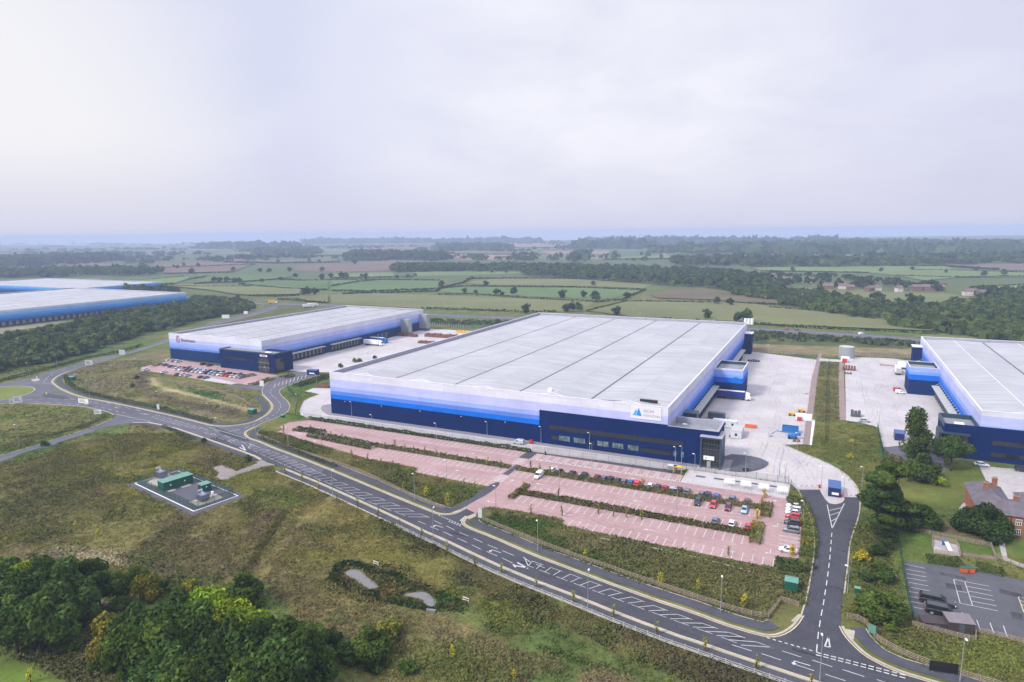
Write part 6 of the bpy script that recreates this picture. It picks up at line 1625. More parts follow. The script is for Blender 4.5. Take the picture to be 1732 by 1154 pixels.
hs = site('house', 'red brick house with slate hipped roof and chimneys at the right edge', 'house', 239.4, -21.0)
def hip(b, x0, x1, y0, y1, z0, z1, along='x'):
    if along == 'x':
        d = (y1 - y0) / 2; m = (y0 + y1) / 2; r_ = [(x0 + d, m, z1), (x1 - d, m, z1)]
        b.add([(x0, y0, z0), (x1, y0, z0), (x1, y1, z0), (x0, y1, z0)] + r_, [(0, 1, 5, 4), (1, 2, 5), (2, 3, 4, 5), (3, 0, 4)])
    else:
        d = (x1 - x0) / 2; m = (x0 + x1) / 2; r_ = [(m, y0 + d, z1), (m, y1 - d, z1)]
        b.add([(x0, y0, z0), (x1, y0, z0), (x1, y1, z0), (x0, y1, z0)] + r_, [(0, 1, 4), (1, 2, 5, 4), (2, 3, 5), (3, 0, 4, 5)])
b = MB(); b.box(4.4, 24, 0, 8.6, 0, 5.7); b.box(.3, 8.3, 8.603, 21.6, 0, 5.6); b.box(11.5, 24, 8.603, 19, 0, 5.5); part('wall', b, M['brick'], hs)
b = MB(); hip(b, 3.9, 24.5, -.5, 9.1, 5.7, 8.9); hip(b, -.2, 8.8, 4.4, 22.1, 5.62, 8.5, 'y'); hip(b, 11.0, 24.5, 8.0, 19.5, 5.52, 8.6); rfh = part('roof', b, M['slate'], hs)
for x, y in ((3.4, 12.2), (8.6, 4.3), (6.2, 17.2), (16.5, 9.0)):
    b = MB(); b.box(x - .6, x + .6, y - .42, y + .42, 6.6, 9.5); b.box(x - .68, x + .68, y - .5, y + .5, 9.5, 9.75); b.cyl(x - .27, y, 9.75, 10.2, .14, 8); b.cyl(x + .27, y, 9.75, 10.2, .14, 8); part('chimney', b, M['brick'], rfh)
b = MB(); b.add([(12.2, 1.0, 6.75), (14.6, 1.0, 6.75), (14.6, 2.2, 7.56), (12.2, 2.2, 7.56)], [(0, 1, 2, 3)]); part('skylight', b, M['glass'], rfh)
for x, z_ in ((8.7, 1.4), (8.7, 4.1), (12.2, 1.4), (12.2, 4.1), (16.4, 4.1)):
    b = MB(); b.box(x - .6, x + .6, -.06, .02, z_ - .75, z_ + .75); o = part('window', b, M['glass'], hs)
    b = MB()
    for k in range(4): xx = x - .6 + k * .4; b.box(xx - .05, xx + .05, -.12, -.061, z_ - .8, z_ + .8)
    for k in range(3): b.box(x - .64, x + .64, -.125, -.063, z_ - .8 + k * .76, z_ - .70 + k * .76)
    part('frame', b, M['frame_white'], o)
b = MB(); b.box(14.0, 15.0, -.08, .0, 0, 2.1); part('door', b, M['greydark'], hs)
b = MB(); b.cyl(7.0, -.1, 0, 5.6, .08, 6); part('drainpipe', b, M['black'], hs)
# village houses far off
def far_house(px, py, w_, d_, wall, k, name='house'):
    h = thing('house', 'small brick house among the trees of the distant village', 'house', G(px, py), rnd.uniform(-.6, .6), 'houses of the distant village')
    b = MB(); b.box(-w_ / 2, w_ / 2, -d_ / 2, d_ / 2, 0, 5.2); part('wall', b, wall, h)
    b = MB(); x, y = w_ / 2 + .4, d_ / 2 + .4; b.add([(-x, -y, 5.2), (x, -y, 5.2), (x, y, 5.2), (-x, y, 5.2), (-x, 0, 8.4), (x, 0, 8.4)], [(0, 1, 5, 4), (2, 3, 4, 5), (1, 2, 5), (3, 0, 4)]); part('roof', b, M['tile'], h)
M['far_brick'] = plain('weathered_brick', (.17, .095, .08), .9, .2, .5); M['tile'] = plain('clay_tile_roof', (.15, .105, .10), .85, .2, .5); M['pale_wall'] = plain('pale_render', (.55, .48, .45), .8, .12, .5)
for k, (px, py, w_, wl_) in enumerate(((1268, 466, 14, 'brick'), (1280, 466, 12, 'pale_wall'), (1331, 477, 20, 'brick'), (1372, 478, 11, 'pale_wall'), (1400, 490, 18, 'brick'), (1425, 490, 14, 'pale_wall'), (1438, 492, 12, 'brick'), (1470, 494, 18, 'brick'), (1483, 493, 12, 'pale_wall'), (1550, 492, 16, 'brick'), (1570, 492, 20, 'brick'), (1590, 492, 14, 'brick'), (1640, 500, 20, 'pale_wall'), (1660, 502, 14, 'brick'), (1240, 470, 12, 'pale_wall'), (1215, 472, 12, 'pale_wall'), (1310, 470, 12, 'pale_wall'), (1520, 494, 10, 'pale_wall'), (1123, 432, 30, 'pale_wall'))):
    far_house(px, py, w_ * .72, 7, M['far_brick' if wl_ == 'brick' else wl_], k)
# ------------------------------------------------------------------ vehicles
def car_bits(kind):
    body, win, wheels = MB(), MB(), []
    if kind == 'van':
        st = [(-2.3, .80, .42, 1.75), (-2.2, .88, .30, 1.88), (-1.2, .92, .24, 1.92), (.2, .92, .24, 1.90), (.75, .90, .24, 1.80), (1.35, .88, .26, 1.15), (2.05, .78, .30, .92), (2.25, .64, .36, .74)]
    else:
        k = 1.0 if kind != 'suv' else 1.12
        st = [(-2.18, .70, .42, .80 * k), (-2.02, .84, .30, .93 * k), (-1.3, .89, .24, .96 * k), (0, .90, .22, .94 * k), (1.0, .89, .24, .93 * k), (1.72, .85, .27, .82 * k), (2.08, .74, .32, .68 * k), (2.2, .60, .38, .58 * k)]
    rings = []
    for x, w_, z0, z1 in st: rings += [(x, -w_ * .9, z0), (x, -w_, z0 + .18), (x, -w_, z1 - .16), (x, -w_ * .86, z1), (x, w_ * .86, z1), (x, w_, z1 - .16), (x, w_, z0 + .18), (x, w_ * .9, z0)]
    fs = []
    for i in range(len(st) - 1):
        for k_ in range(8):
            j = (k_ + 1) % 8; fs.append((i * 8 + k_, i * 8 + j, i * 8 + 8 + j, i * 8 + 8 + k_))
    fs.append(tuple(range(7, -1, -1))); fs.append(tuple(range((len(st) - 1) * 8, len(st) * 8)))
    body.add(rings, fs)
    def cabin(b0, b1, t0, t1, zb, zt, wb, wt):
        win.add([(b0, -wb, zb), (b1, -wb, zb), (b1, wb, zb), (b0, wb, zb), (t0, -wt, zt), (t1, -wt, zt), (t1, wt, zt), (t0, wt, zt)], [(0, 1, 5, 4), (1, 2, 6, 5), (2, 3, 7, 6), (3, 0, 4, 7)])
        body.add([(t0 - .06, -wt - .02, zt), (t1 + .04, -wt - .02, zt), (t1 + .04, wt + .02, zt), (t0 - .06, wt + .02, zt), (t0 + .12, -wt + .12, zt + .06), (t1 - .12, -wt + .12, zt + .06), (t1 - .12, wt - .12, zt + .06), (t0 + .12, wt - .12, zt + .06)], [(4, 5, 6, 7), (0, 1, 5, 4), (1, 2, 6, 5), (2, 3, 7, 6), (3, 0, 4, 7), (3, 2, 1, 0)])
        for s_ in (-1, 1):
            for f, g in ((b0, t0), ((b0 + b1) / 2 - .1, (t0 + t1) / 2 - .1), (b1, t1)):
                body.tube([(f, s_ * wb, zb), (g, s_ * (wt + .01), zt)], .045, 4)
    if kind == 'hatch': cabin(-2.0, 1.15, -1.6, .3, .93, 1.44, .80, .62)
    elif kind == 'saloon': cabin(-1.65, 1.1, -1.0, .25, .93, 1.42, .80, .60)
    elif kind == 'suv': cabin(-2.05, 1.1, -1.85, .35, 1.05, 1.62, .82, .68)
    else:
        win.add([(1.36, -.80, 1.17), (.78, -.80, 1.76), (.78, .80, 1.76), (1.36, .80, 1.17)], [(0, 3, 2, 1)])
        win.v = [(x + .03, y, z + .03) for x, y, z in win.v]
        for s_ in (-1, 1): win.add([(-.1, s_ * .935, 1.15), (.75, s_ * .93, 1.15), (.55, s_ * .925, 1.62), (-.1, s_ * .935, 1.65)], [(0, 1, 2, 3)])
    for x in (-1.35, 1.38):
        for s_ in (-1, 1): m = MB(); m.ycyl(x, s_ * .93, s_ * .70, .33, .33, 12, 0); m.ycyl(x, s_ * .94, s_ * .931, .33, .2, 10, 1); wheels.append(m)
    hl, tl = [], []
    for s_ in (-1, 1):
        m = MB(); m.box(2.07, 2.17, s_ * .66 - .13, s_ * .66 + .13, .55, .70); hl.append(m)
        m = MB(); m.box(-2.2, -2.08, s_ * .70 - .1, s_ * .70 + .1, .66, .84); tl.append(m)
    return body, win, wheels, hl, tl
def make_car(name, kind, label, cat, loc, rz, color, group=None):
    t = thing(name, label, cat, loc, rz, group)
    body, win, wheels, hl, tl = car_bits(kind)
    o = part('body', body, M['paint'], t, False); o.color = color; t.color = color
    part('window', win, M['glass'], t)
    for m in wheels: part('wheel', m, [M['rubber'], M['steel']], t)
    for m in hl: part('headlight', m, M['white'], t)
    for m in tl: part('tail_light', m, M['red'], t)
    return t
CARP = {}
RGB = {'white': (.72, .74, .76), 'silver': (.42, .44, .47), 'grey': (.16, .17, .19), 'black': (.012, .013, .016), 'navy': (.012, .025, .075), 'blue': (.04, .12, .35), 'red': (.50, .015, .03), 'maroon': (.16, .012, .03), 'light blue': (.30, .45, .68), 'slate': (.10, .14, .20), 'brown': (.07, .05, .04), 'dark green': (.012, .035, .03), 'bright red': (.75, .05, .04)}
def car(kind, colr, loc, ang, label, cat='car', group=None):
    c = (*RGB[colr], 1)
    z = .064 if loc[2:] == () else loc[2]
    if kind not in CARP:
        CARP[kind] = make_car('parked_van' if kind == 'van' else 'parked_car', kind, label, cat, (loc[0], loc[1], z), ang, c, group); return CARP[kind]
    r = dup(CARP[kind], (loc[0], loc[1], z), ang, label, group, None, c)
    for ch in r.children: ch.color = c
    r['category'] = cat
    if not group and 'group' in r: del r['group']
    return r
A0 = TH + math.pi / 2     # nose away from the road
A1 = TH - math.pi / 2     # nose towards the road
KK = ['hatch', 'suv', 'saloon']
def u_at(px, v, py0=800):
    # site-grid u of the survey sight line px on the row at v
    lo, hi = py0 - 120, py0 + 160
    for _ in range(40):
        m = (lo + hi) / 2
        if GUV(px, m, .7)[1] > v: lo = m
        else: hi = m
    return GUV(px, m, .7)[0]
GRP = 'cars parked in the main car park'
ROW1 = [(934, 'white', 'hatch'), (946, 'black', 'saloon'), (968, 'black', 'hatch'), (988.7, 'dark green', 'suv'), (1010, 'maroon', 'hatch'), (1022, 'slate', 'hatch'), (1033, 'black', 'suv'), (1045, 'dark green', 'saloon'), (1056, 'grey', 'hatch'), (1067.3, 'blue', 'hatch'), (1077.8, 'bright red', 'suv'), (1100.4, 'white', 'hatch'), (1113, 'brown', 'hatch'), (1124.8, 'red', 'saloon'), (1137.6, 'silver', 'hatch'), (1149.2, 'black', 'suv'), (1162.5, 'grey', 'suv'), (1186.9, 'grey', 'hatch'), (1197.4, 'navy', 'suv'), (1212, 'blue', 'hatch'), (1238.3, 'slate', 'suv'), (1264, 'brown', 'hatch')]
for k, (px, c, kd) in enumerate(ROW1):
    u = u_at(px, -27.2); car(kd, c, L(u, -27.2), A0, '%s car behind the upper car park hedge, %s in the row from the left' % (c, ORD[k]), 'car', GRP)
for k, (px, c, kd, v, lb) in enumerate(((911, 'white', 'van', -33.8, 'white van parked alone in front of the upper hedge, left end'), (1180, 'black', 'suv', -33.9, 'black car in front of the upper hedge, left of the two red cars'), (1206.4, 'red', 'hatch', -33.9, 'bright red hatchback in front of the upper hedge, beside the black car'), (1231.4, 'maroon', 'hatch', -33.9, 'dark red hatchback between the bright red and light blue cars'), (1259, 'light blue', 'saloon', -33.9, 'light blue car in front of the upper hedge, last on the right'))):
    car(kd, c, L(u_at(px, v), v), A1, lb, 'van' if kd == 'van' else 'car', GRP)
for px, c, kd, lb in ((1210, 'slate', 'hatch', 'slate blue car behind the lower car park hedge, left of three'), (1238, 'white', 'hatch', 'white car behind the lower car park hedge, middle of three'), (1266, 'red', 'hatch', 'red car behind the lower hedge beside the orange leaved tree')):
    car(kd, c, L(u_at(px, -44.6, 880), -44.6), A0, lb, 'car', GRP)
for v, c, kd, lb in ((-25.3, 'white', 'saloon', 'white car in the corner bays, topmost of the column'), (-27.8, 'white', 'hatch', 'white car in the corner bays, second from the top'), (-30.2, 'white', 'saloon', 'white car in the corner bays, just above the red one'), (-32.7, 'red', 'hatch', 'red car in the corner bay column'), (-37.5, 'black', 'suv', 'black car in the corner bay column, below the red one'), (-42.3, 'grey', 'suv', 'grey car in the corner bay column, lowest of the cluster'), (-54.6, 'white', 'saloon', 'white car alone in the lowest corner bay beside the planting bed')):
    car(kd, c, L(194.7, v), TH + math.pi, lb, 'car', GRP)
# second car park
G2 = 'cars parked in front of the second warehouse'
r2 = random.Random(4)
def row2(p0, p1, n, cols_, what):
    for k in range(n):
        f = (k + .5) / n; c = cols_[k % len(cols_)]
        car(KK[r2.randrange(3)], c, GP([(p0[0] + (p1[0] - p0[0]) * f, p0[1] + (p1[1] - p0[1]) * f)])[0], A0 if r2.random() < .5 else A1, '%s car in the %s, %s from the left' % (c, what, ORD[k]), 'car', G2)
row2((286, 621), (415, 637.5), 18, ['navy', 'grey', 'silver', 'maroon', 'black', 'silver', 'white', 'light blue', 'white', 'navy', 'silver', 'slate', 'grey', 'white', 'black', 'navy', 'grey', 'black'], 'far row before the second warehouse')
row2((296, 625.5), (412, 640.5), 16, ['white', 'white', 'maroon', 'black', 'silver', 'white', 'white', 'navy', 'light blue', 'silver', 'white', 'red', 'red', 'white', 'white', 'slate'], 'near row before the second warehouse')
for px, py, c, lb in ((286, 610.5, 'white', 'white car at the left wall corner of the second warehouse, leftmost of three'), (293, 612, 'silver', 'silver car at the left wall corner of the second warehouse, middle of three'), (302, 613, 'white', 'white car at the left wall corner of the second warehouse, right of three'), (280, 619, 'slate', 'slate car beside the small planted island of the second car park'), (344, 617.5, 'black', 'black car against the second warehouse wall'), (355, 619.5, 'maroon', 'dark red car against the second warehouse wall'), (247, 627.5, 'white', 'white car alone at the far left of the second car park'), (278, 631, 'white', 'white car in the lower left bays of the second car park'), (301, 635, 'black', 'black car at the lower edge of the second car park, leftmost'), (310, 635.8, 'white', 'white car at the lower edge of the second car park beside a black one'), (318, 636.8, 'silver', 'silver car at the lower edge of the second car park'), (340, 639.5, 'black', 'black car left of the pale concrete apron'), (349, 640.5, 'slate', 'slate car at the tip of the pale concrete apron')):
    car(KK[r2.randrange(3)], c, G(px, py), A0, lb, 'car', G2)
# other vehicles
car('van', 'silver', (*G(877, 751), .056), TH + math.pi, 'silver grey van on the service road beneath the navy wall', 'van')
car('saloon', 'silver', (*G(1462, 714), .056), TH + .2, 'silver car at the grass edge of the right yard', 'car')
car('saloon', 'maroon', (*G(1243, 741), .056), TH, 'dark red car beside the grey cabins behind the porch', 'car')
car('van', 'white', (*G(1523, 666), .056), TH, 'white van in front of the right hub tower', 'van')
car('van', 'red', (*G(1519, 662), .056), TH, 'red van just behind the white van by the right hub tower', 'van')
car('saloon', 'red', (*G(1331, 558.5), .07), .2, 'red car on the dual carriageway behind the yard', 'car')
car('suv', 'slate', (*G(1348, 559.3), .07), .2, 'dark car following the red one on the dual carriageway', 'car')
car('van', 'white', (*G(1457, 566.5), .07), .2, 'white van alone on the dual carriageway to the right', 'van')
car('saloon', 'white', (*G(1660, 788.5), .03), TH, 'white car half hidden behind the spreading tree', 'car')
car('suv', 'black', (*G(1729, 797.5), .03), TH, 'black car at the right edge of the pale gravel parking', 'car')
for px, py, lb in ((1584, 1022, 'black people carrier beside the bin store, farther of two'), (1595, 1040, 'black people carrier beside the bin store, nearer of two')):
    o = car('suv', 'black', (*G(px, py), .024), -.50, lb, 'car'); o.scale = (1.55, 1.25, 1.3)
def shed_small(name, lb, px, py, w_, d_, h_, ang, wall, roof, pitch=.3, cat='shed'):
    t = thing(name, lb, cat, G(px, py), ang)
    b = MB(); b.box(-w_ / 2, w_ / 2, -d_ / 2, d_ / 2, 0, h_); part('wall', b, wall, t)
    b = MB(); e = .12; x, y = w_ / 2 + e, d_ / 2 + e; b.add([(-x, -y, h_), (x, -y, h_), (x, y, h_ + pitch), (-x, y, h_ + pitch), (-x, -y, h_ + .1), (x, -y, h_ + .1), (x, y, h_ + pitch + .1), (-x, y, h_ + pitch + .1)], [(4, 5, 6, 7), (0, 1, 5, 4), (1, 2, 6, 5), (2, 3, 7, 6), (3, 0, 4, 7), (3, 2, 1, 0)]); part('roof', b, roof, t)
    b = MB(); b.box(-.5, .5, -d_ / 2 - .06, -d_ / 2 - .003, .05, min(h_ - .15, 2.0)); part('door', b, M['greydark'], t)
    return t
M['shed_wall'] = plain('dark_shed_boarding', (.045, .035, .035), .85, .25, 1.5); M['felt'] = plain('grey_felt_roof', (.17, .15, .16), .9, .15, .8)
shed_small('bin_store', 'dark brown bin store with pale rim beside the black people carriers', 1580, 1059, 5.0, 2.6, 1.3, -.22, M['shed_wall'], M['shed_wall'], .1, 'bin store')
shed_small('shed', 'grey roofed brown shed at the nose of the black people carriers', 1620, 1064, 4.6, 3.2, 2.2, -.22, M['shed_wall'], M['felt'])
for k, px in enumerate((1630, 1641.5)):
    t = thing('waste_bin', 'orange wheeled bin with green lid, %s of the pair between clipped hedges' % ('left' if k == 0 else 'right'), 'bin', G(px, 968.5), -.25, 'orange bins between the hedges')
    b = MB(); b.add([(-.62, -.42, .15), (.62, -.42, .15), (.62, .42, .15), (-.62, .42, .15), (-.75, -.55, 1.25), (.75, -.55, 1.25), (.75, .55, 1.25), (-.75, .55, 1.25)], [(0, 1, 5, 4), (1, 2, 6, 5), (2, 3, 7, 6), (3, 0, 4, 7), (3, 2, 1, 0)]); part('body', b, M['orange'], t)
    b = MB(); b.box(-.8, .8, -.6, .6, 1.255, 1.36); part('lid', b, M['green'], t)
    for sx in (-.5, .5):
        b = MB(); b.ycyl(sx, -.35, -.25, .1, .1, 8); part('wheel', b, M['rubber'], t)
# ---- lorries
def lorry(label, loc, ang, cab, trailer, name='lorry', L_=13.6, roofm='white'):
    t = thing(name, label, 'lorry', loc, ang)
    b = MB(); b.box(-L_ / 2 - 1.5, L_ / 2 - 1.5, -1.27, 1.27, 1.2, 4.0); tr = part('trailer', b, trailer, t)
    b = MB(); b.box(-L_ / 2 - 1.45, L_ / 2 - 1.55, -1.22, 1.22, 4.003, 4.06); part('trailer_roof', b, M[roofm], tr)
    b = MB(); b.box(-L_ / 2 - 1.3, L_ / 2 - 1.5, -1.0, 1.0, .85, 1.197); part('chassis', b, M['greydark'], t)
    b = MB(); x0 = L_ / 2 - 1.0
    b.add([(x0, -1.2, .5), (x0 + 2.2, -1.2, .5), (x0 + 2.2, 1.2, .5), (x0, 1.2, .5), (x0, -1.2, 3.8), (x0 + 1.7, -1.15, 3.3), (x0 + 1.7, 1.15, 3.3), (x0, 1.2, 3.8), (x0 + 2.25, -1.2, 2.0), (x0 + 2.25, 1.2, 2.0)], [(0, 1, 8, 5, 4), (3, 7, 6, 9, 2), (1, 2, 9, 8), (8, 9, 6, 5), (5, 6, 7, 4), (0, 4, 7, 3), (3, 2, 1, 0)])
    c = part('cab', b, cab, t)
    b = MB(); b.add([(x0 + 2.22, -1.05, 2.1), (x0 + 1.78, -1.02, 3.15), (x0 + 1.78, 1.02, 3.15), (x0 + 2.22, 1.05, 2.1)], [(0, 3, 2, 1)])
    b.v = [(x + .05, y, z) for x, y, z in b.v]; part('windscreen', b, M['glass'], c)
    for x in (-L_ / 2 + .2, -L_ / 2 + 1.5, -L_ / 2 + 2.8, L_ / 2 - 2.2, L_ / 2 + .4):
        for s_ in (-1, 1): b = MB(); b.ycyl(x, s_ * 1.22, s_ * .9, .5, .5, 12); part('wheel', b, M['rubber'], t)
    return t
M['curtain'] = plain('blue_trailer_curtain', (.008, .028, .22), .5, .15, .6)
q = GUV(1236, 679); lorry('blue curtain-sided lorry with white cab backed against the hub tower', (*L(161.5, 98.0), .055), TH, M['white'], M['curtain'])
lorry('white lorry with white cab at the second warehouse loading dock', (*G(632, 584.5), .05), TH, M['white'], M['white'])
lorry('blue lorry just behind the white one at the second loading dock', (*G(640, 580), .05), TH, M['blue'], M['blue'])
def trailer(label, px, py, ang, mat, L_=12.0):
    t = thing('trailer', label, 'trailer', (*G(px, py), .055), ang)
    b = MB(); b.box(-L_ / 2, L_ / 2, -1.27, 1.27, 1.2, 4.0); part('box_body', b, mat, t)
    b = MB(); b.box(L_ / 2 + .003, L_ / 2 + .06, -1.15, 1.15, 1.35, 3.9); part('rear_door', b, M['rail_grey'], t)
    b = MB(); b.box(-L_ / 2 + .2, L_ / 2 - .2, -.9, .9, .8, 1.197); part('chassis', b, M['greydark'], t)
    for x in (L_ / 2 - 1.2, L_ / 2 - 2.5, L_ / 2 - 3.8):
        for s_ in (-1, 1): b = MB(); b.ycyl(x, s_ * 1.2, s_ * .9, .5, .5, 10); part('wheel', b, M['rubber'], t)
    return t
trailer('white box trailer with its doors facing the road, right yard', 1518, 632, TH - math.pi / 2, M['white'], 10)
trailer('white box trailer sideways beside the right hub tower', 1533, 625, TH + math.pi, M['white'], 9)
t = thing('truck', 'yellow tipper lorry on the far roundabout behind the second warehouse', 'lorry', (*G(462, 514), .06), .2)
b = MB(); b.box(-5, 2.5, -1.3, 1.3, 1.1, 4.0); part('tipper_body', b, M['yellow'], t); b = MB(); b.box(2.8, 4.8, -1.2, 1.2, .6, 3.2); part('cab', b, M['white'], t)
for x in (-3.5, -2, 3.6):
    for s_ in (-1, 1): b = MB(); b.ycyl(x, s_ * 1.25, s_ * .9, .55, .55, 10); part('wheel', b, M['rubber'], t)
for k, (px, py) in enumerate(((522, 520.5), (530, 519))):
    lorry('white lorry on the approach road above the second warehouse roof, %s of two' % ('nearer' if k == 0 else 'farther'), (*G(px, py), .06), .5, M['white'], M['white'], 'lorry', 9)

# ------------------------------------------------------------------ street lamps
def lamp_proto(hgt, arm):
    t = thing('street_lamp', 'x', 'street lamp', (0, 0, 0))
    b = MB(); b.cyl(0, 0, 0, 1.2, .11, 8); b.tube([(0, 0, 1.2), (0, 0, hgt)], .075, 8, 0, .05); b.tube([(0, 0, hgt - .05), (0, -arm * .5, hgt + .12), (0, -arm, hgt + .15)], .04, 6); part('pole', b, M['steel'], t)
    b = MB(); b.cbox(-.17, .17, -arm - .55, -arm + .1, hgt + .08, hgt + .24, .05); part('lamp_head', b, M['lamp_white'], t)
    return t
LP8, LP6, LP12 = lamp_proto(8.6, .6), lamp_proto(6.4, .35), lamp_proto(11.5, 1.0)
used = set()
def lamp(pr, px, py, lb, ang=0.0, z=0.0, cat='street lamp'):
    q = (*G(px, py), z)
    if id(pr) not in used:
        used.add(id(pr)); pr.location = q; pr.rotation_euler = (0, 0, ang); pr['label'] = lb; return pr
    return dup(pr, q, ang, lb)
AW = TH + .15
for px, py, lb in ((365, 744, 'slim lamp post on the near footway, above the substation'), (563, 842, 'slim lamp post on the near footway where the new black tarmac starts'), (733, 913, 'lamp post on the near footway opposite the car park entrance'), (994, 1031, 'lamp post on the near footway halfway along the hatched road'), (1386, 1153, 'lamp post at the bottom edge opposite the cabin road junction')): lamp(LP8, px, py, lb, AW + math.pi)
for px, py, lb in ((1218.5, 1036.5, 'lamp post on the far footway left of the cabin road junction'), (909.6, 933, 'lamp post on the far footway right of the car park entrance'), (701.5, 846, 'lamp post on the far footway left of the car park entrance'), (488, 759.5, 'lamp post on the far footway below the left car park end'), (354.5, 714.5, 'lamp post on the inner corner of the second side road'), (269.5, 692, 'lamp post beside the scrub and low hedge, right of the roundabout sign'), (151.6, 671, 'lamp post on the hedge bend by the roundabout exit'), (131, 661, 'lamp post beside the green cabinet near the roundabout'), (50, 638.5, 'lamp post on the wood side of the roundabout approach'), (97, 623.8, 'lamp post on the wood side of the north road, first past the roundabout'), (196, 599.5, 'lamp post on the wood side of the north road, farther up'), (33, 753.8, 'lamp post in the meadow triangle by the slip road'), (1623.5, 1153, 'tall lamp post in the bottom right corner behind the black sign'), (152, 716, 'lamp post at the tip of the meadow triangle'), (232, 631, 'lamp post at the left end of the second car park')): lamp(LP8, px, py, lb, AW)
for px, py, lb in ((1433, 1004, 'short lamp post on the right kerb of the cabin road'), (1457.7, 824, 'lamp post on the grass above the cabin road bend'), (543.7, 752, 'lamp post in the left car park beside the tapered hedge'), (629.5, 728, 'lamp post along the fence of the left car park, farther left'), (738, 743.5, 'lamp post along the fence of the left car park, nearer the crossing'), (755.5, 811, 'lamp post among the lower left bays by the bank'), (838.8, 858, 'lamp post on the pink paving just inside the entrance'), (946, 828, 'lamp post in the aisle near the lone white van'), (1000.8, 781, 'lamp post by the fence above the hatched disabled bays, left'), (1142, 787, 'tall lamp post beside the yellow shelter'), (1174.7, 800, 'lamp post in front of the glazed porch'), (1144.5, 863, 'lamp post in the middle aisle of the right car park'), (1261, 799, 'lamp post on the dark oval island by the porch'), (1328, 817, 'lamp post beside the right end of the cycle shelters'), (1389, 823, 'lamp post left of the navy gate cabin'), (1426, 843, 'lamp post right of the navy gate cabin'), (1358, 886, 'lamp post among the corner bays and yellow planting'), (1486.7, 720, 'lamp post at the grass corner of the right yard'), (595, 704, 'small lamp against the left end of the navy wall'), (697, 716, 'small lamp against the navy wall, further right'), (824, 741, 'small lamp against the navy wall before the office begins'), (915, 750, 'small lamp at the left end of the office windows'), (997, 761, 'small lamp midway along the office front'), (1152.5, 786, 'small lamp just right of the yellow shelter'), (536, 655, 'lamp post beside the brick pallets left of the largest warehouse'), (503, 690, 'lamp post in the green strip by the second side road'), (605, 627, 'thin lamp post in the second yard, nearest'), (578, 629, 'thin lamp post in the second yard near the navy cabin'), (623, 611, 'thin lamp post in the second yard, farther'), (1348, 762, 'short lamp post on the grass edge of the turning yard'), (450, 640, 'lamp post at the second warehouse entrance'), (1300, 600, 'lamp post on the brown strip beyond the main yard')): lamp(LP6, px, py, lb, A1, .05)
for k, px in enumerate((576, 596, 620.6, 640, 660.5, 683.7, 703, 726, 751.6, 775, 800.8, 825, 885.6, 903.6, 974, 987.8, 1070, 1082, 445, 470, 488, 510, 530, 552)):
    if px < 716: py = 514 + max(0, px - 560) * .12 if px > 440 else 515
    elif px < 861: py = 533 + (px - 716) * .034
    else: py = 538 + (px - 861) * .045
    lamp(LP12, px, py + (3 if k % 2 else -3), 'tall pale lamp standard along the distant dual carriageway', .1)['group'] = 'lamp standards along the dual carriageway'

# ------------------------------------------------------------------ fences
def rail_fence(label, line, mat, hgt=1.25, rails=4, step=1.9, name='fence', w_=.07, th=.11):
    pts = resample(line, step)[:100]
    o = pts[0]; t = thing(name, label, 'fence', o)
    pm = MB(); pm.box(-.06, .06, -.06, .06, -.1, hgt + .08); me = pm.mesh('post', mat)
    for k, p in enumerate(pts):
        d = (pts[min(k + 1, len(pts) - 1)][0] - pts[max(k - 1, 0)][0], pts[min(k + 1, len(pts) - 1)][1] - pts[max(k - 1, 0)][1])
        put('post', me, t, (p[0] - o[0], p[1] - o[1], 0), math.atan2(d[1], d[0]))
    rel = [(p[0] - o[0], p[1] - o[1]) for p in pts]
    for k in range(rails):
        z = hgt * (k + .8) / rails
        b = MB(); b.strip(rel, .065, .105, z + th / 2, 0, z - th / 2); part('rail', b, mat, t)
    return t
def mesh_fence_thing(label, line, hgt, mat, postmat, step=2.6, name='mesh_fence', pr=.04):
    pts = resample(line, step)[:100]; o = pts[0]; t = thing(name, label, 'fence', o)
    pm = MB(); pm.box(-pr, pr, -pr, pr, -.1, hgt + .1); me = pm.mesh('post', postmat)
    for p in pts: put('post', me, t, (p[0] - o[0], p[1] - o[1], 0))
    b = MB(); rel = [(p[0] - o[0], p[1] - o[1]) for p in pts]
    for a, c in zip(rel[:-1], rel[1:]): b.add([(*a, .05), (*c, .05), (*c, hgt), (*a, hgt)], [(0, 1, 2, 3)])
    part('mesh_panel', b, mat, t)
    return t
rail_fence('brown timber fence below the car park bank, from the entrance to the junction', GP([(817, 881.3), (853, 897), (905.4, 918.6), (980, 947), (1025, 962), (1108, 991), (1180, 1015)]), M['wood'], 1.3)
rail_fence('brown timber fence running to the cabin road corner', GP([(1180, 1015), (1242.4, 1035), (1273.6, 1043.5), (1298.6, 1047), (1321.5, 1017.5), (1350.6, 1027.5)]), M['wood'], 1.3)
rail_fence('brown timber fence along the bank left of the car park entrance', GP([(571, 786), (616, 803), (685.4, 836), (714.7, 850), (749.4, 862), (766.7, 856)]), M['wood'], 1.3)
rail_fence('timber fence round the left end of the bank by the second side road', GP([(431.7, 726), (433, 737), (456, 746.5), (490.6, 760), (530, 773), (571, 786)]), M['wood'], 1.2)
rail_fence('timber fence curving along the bottom right corner footway', GP([(1432.7, 1047), (1458.7, 1051.3), (1471.2, 1068), (1484.7, 1085.4), (1521.6, 1106.7), (1579.8, 1130), (1653.6, 1153), (1700, 1166)]), M['wood'], 1.3)
rail_fence('timber fence below the sheds of the east car park', GP([(1543, 1059), (1590, 1071), (1650.7, 1087), (1650.7, 1069)]), M['wood'], 1.1)
rail_fence('timber fence along the lower edge of the east car park bays', GP([(1650.7, 1069), (1700, 1081), (1760, 1096)]), M['wood'], 1.1)
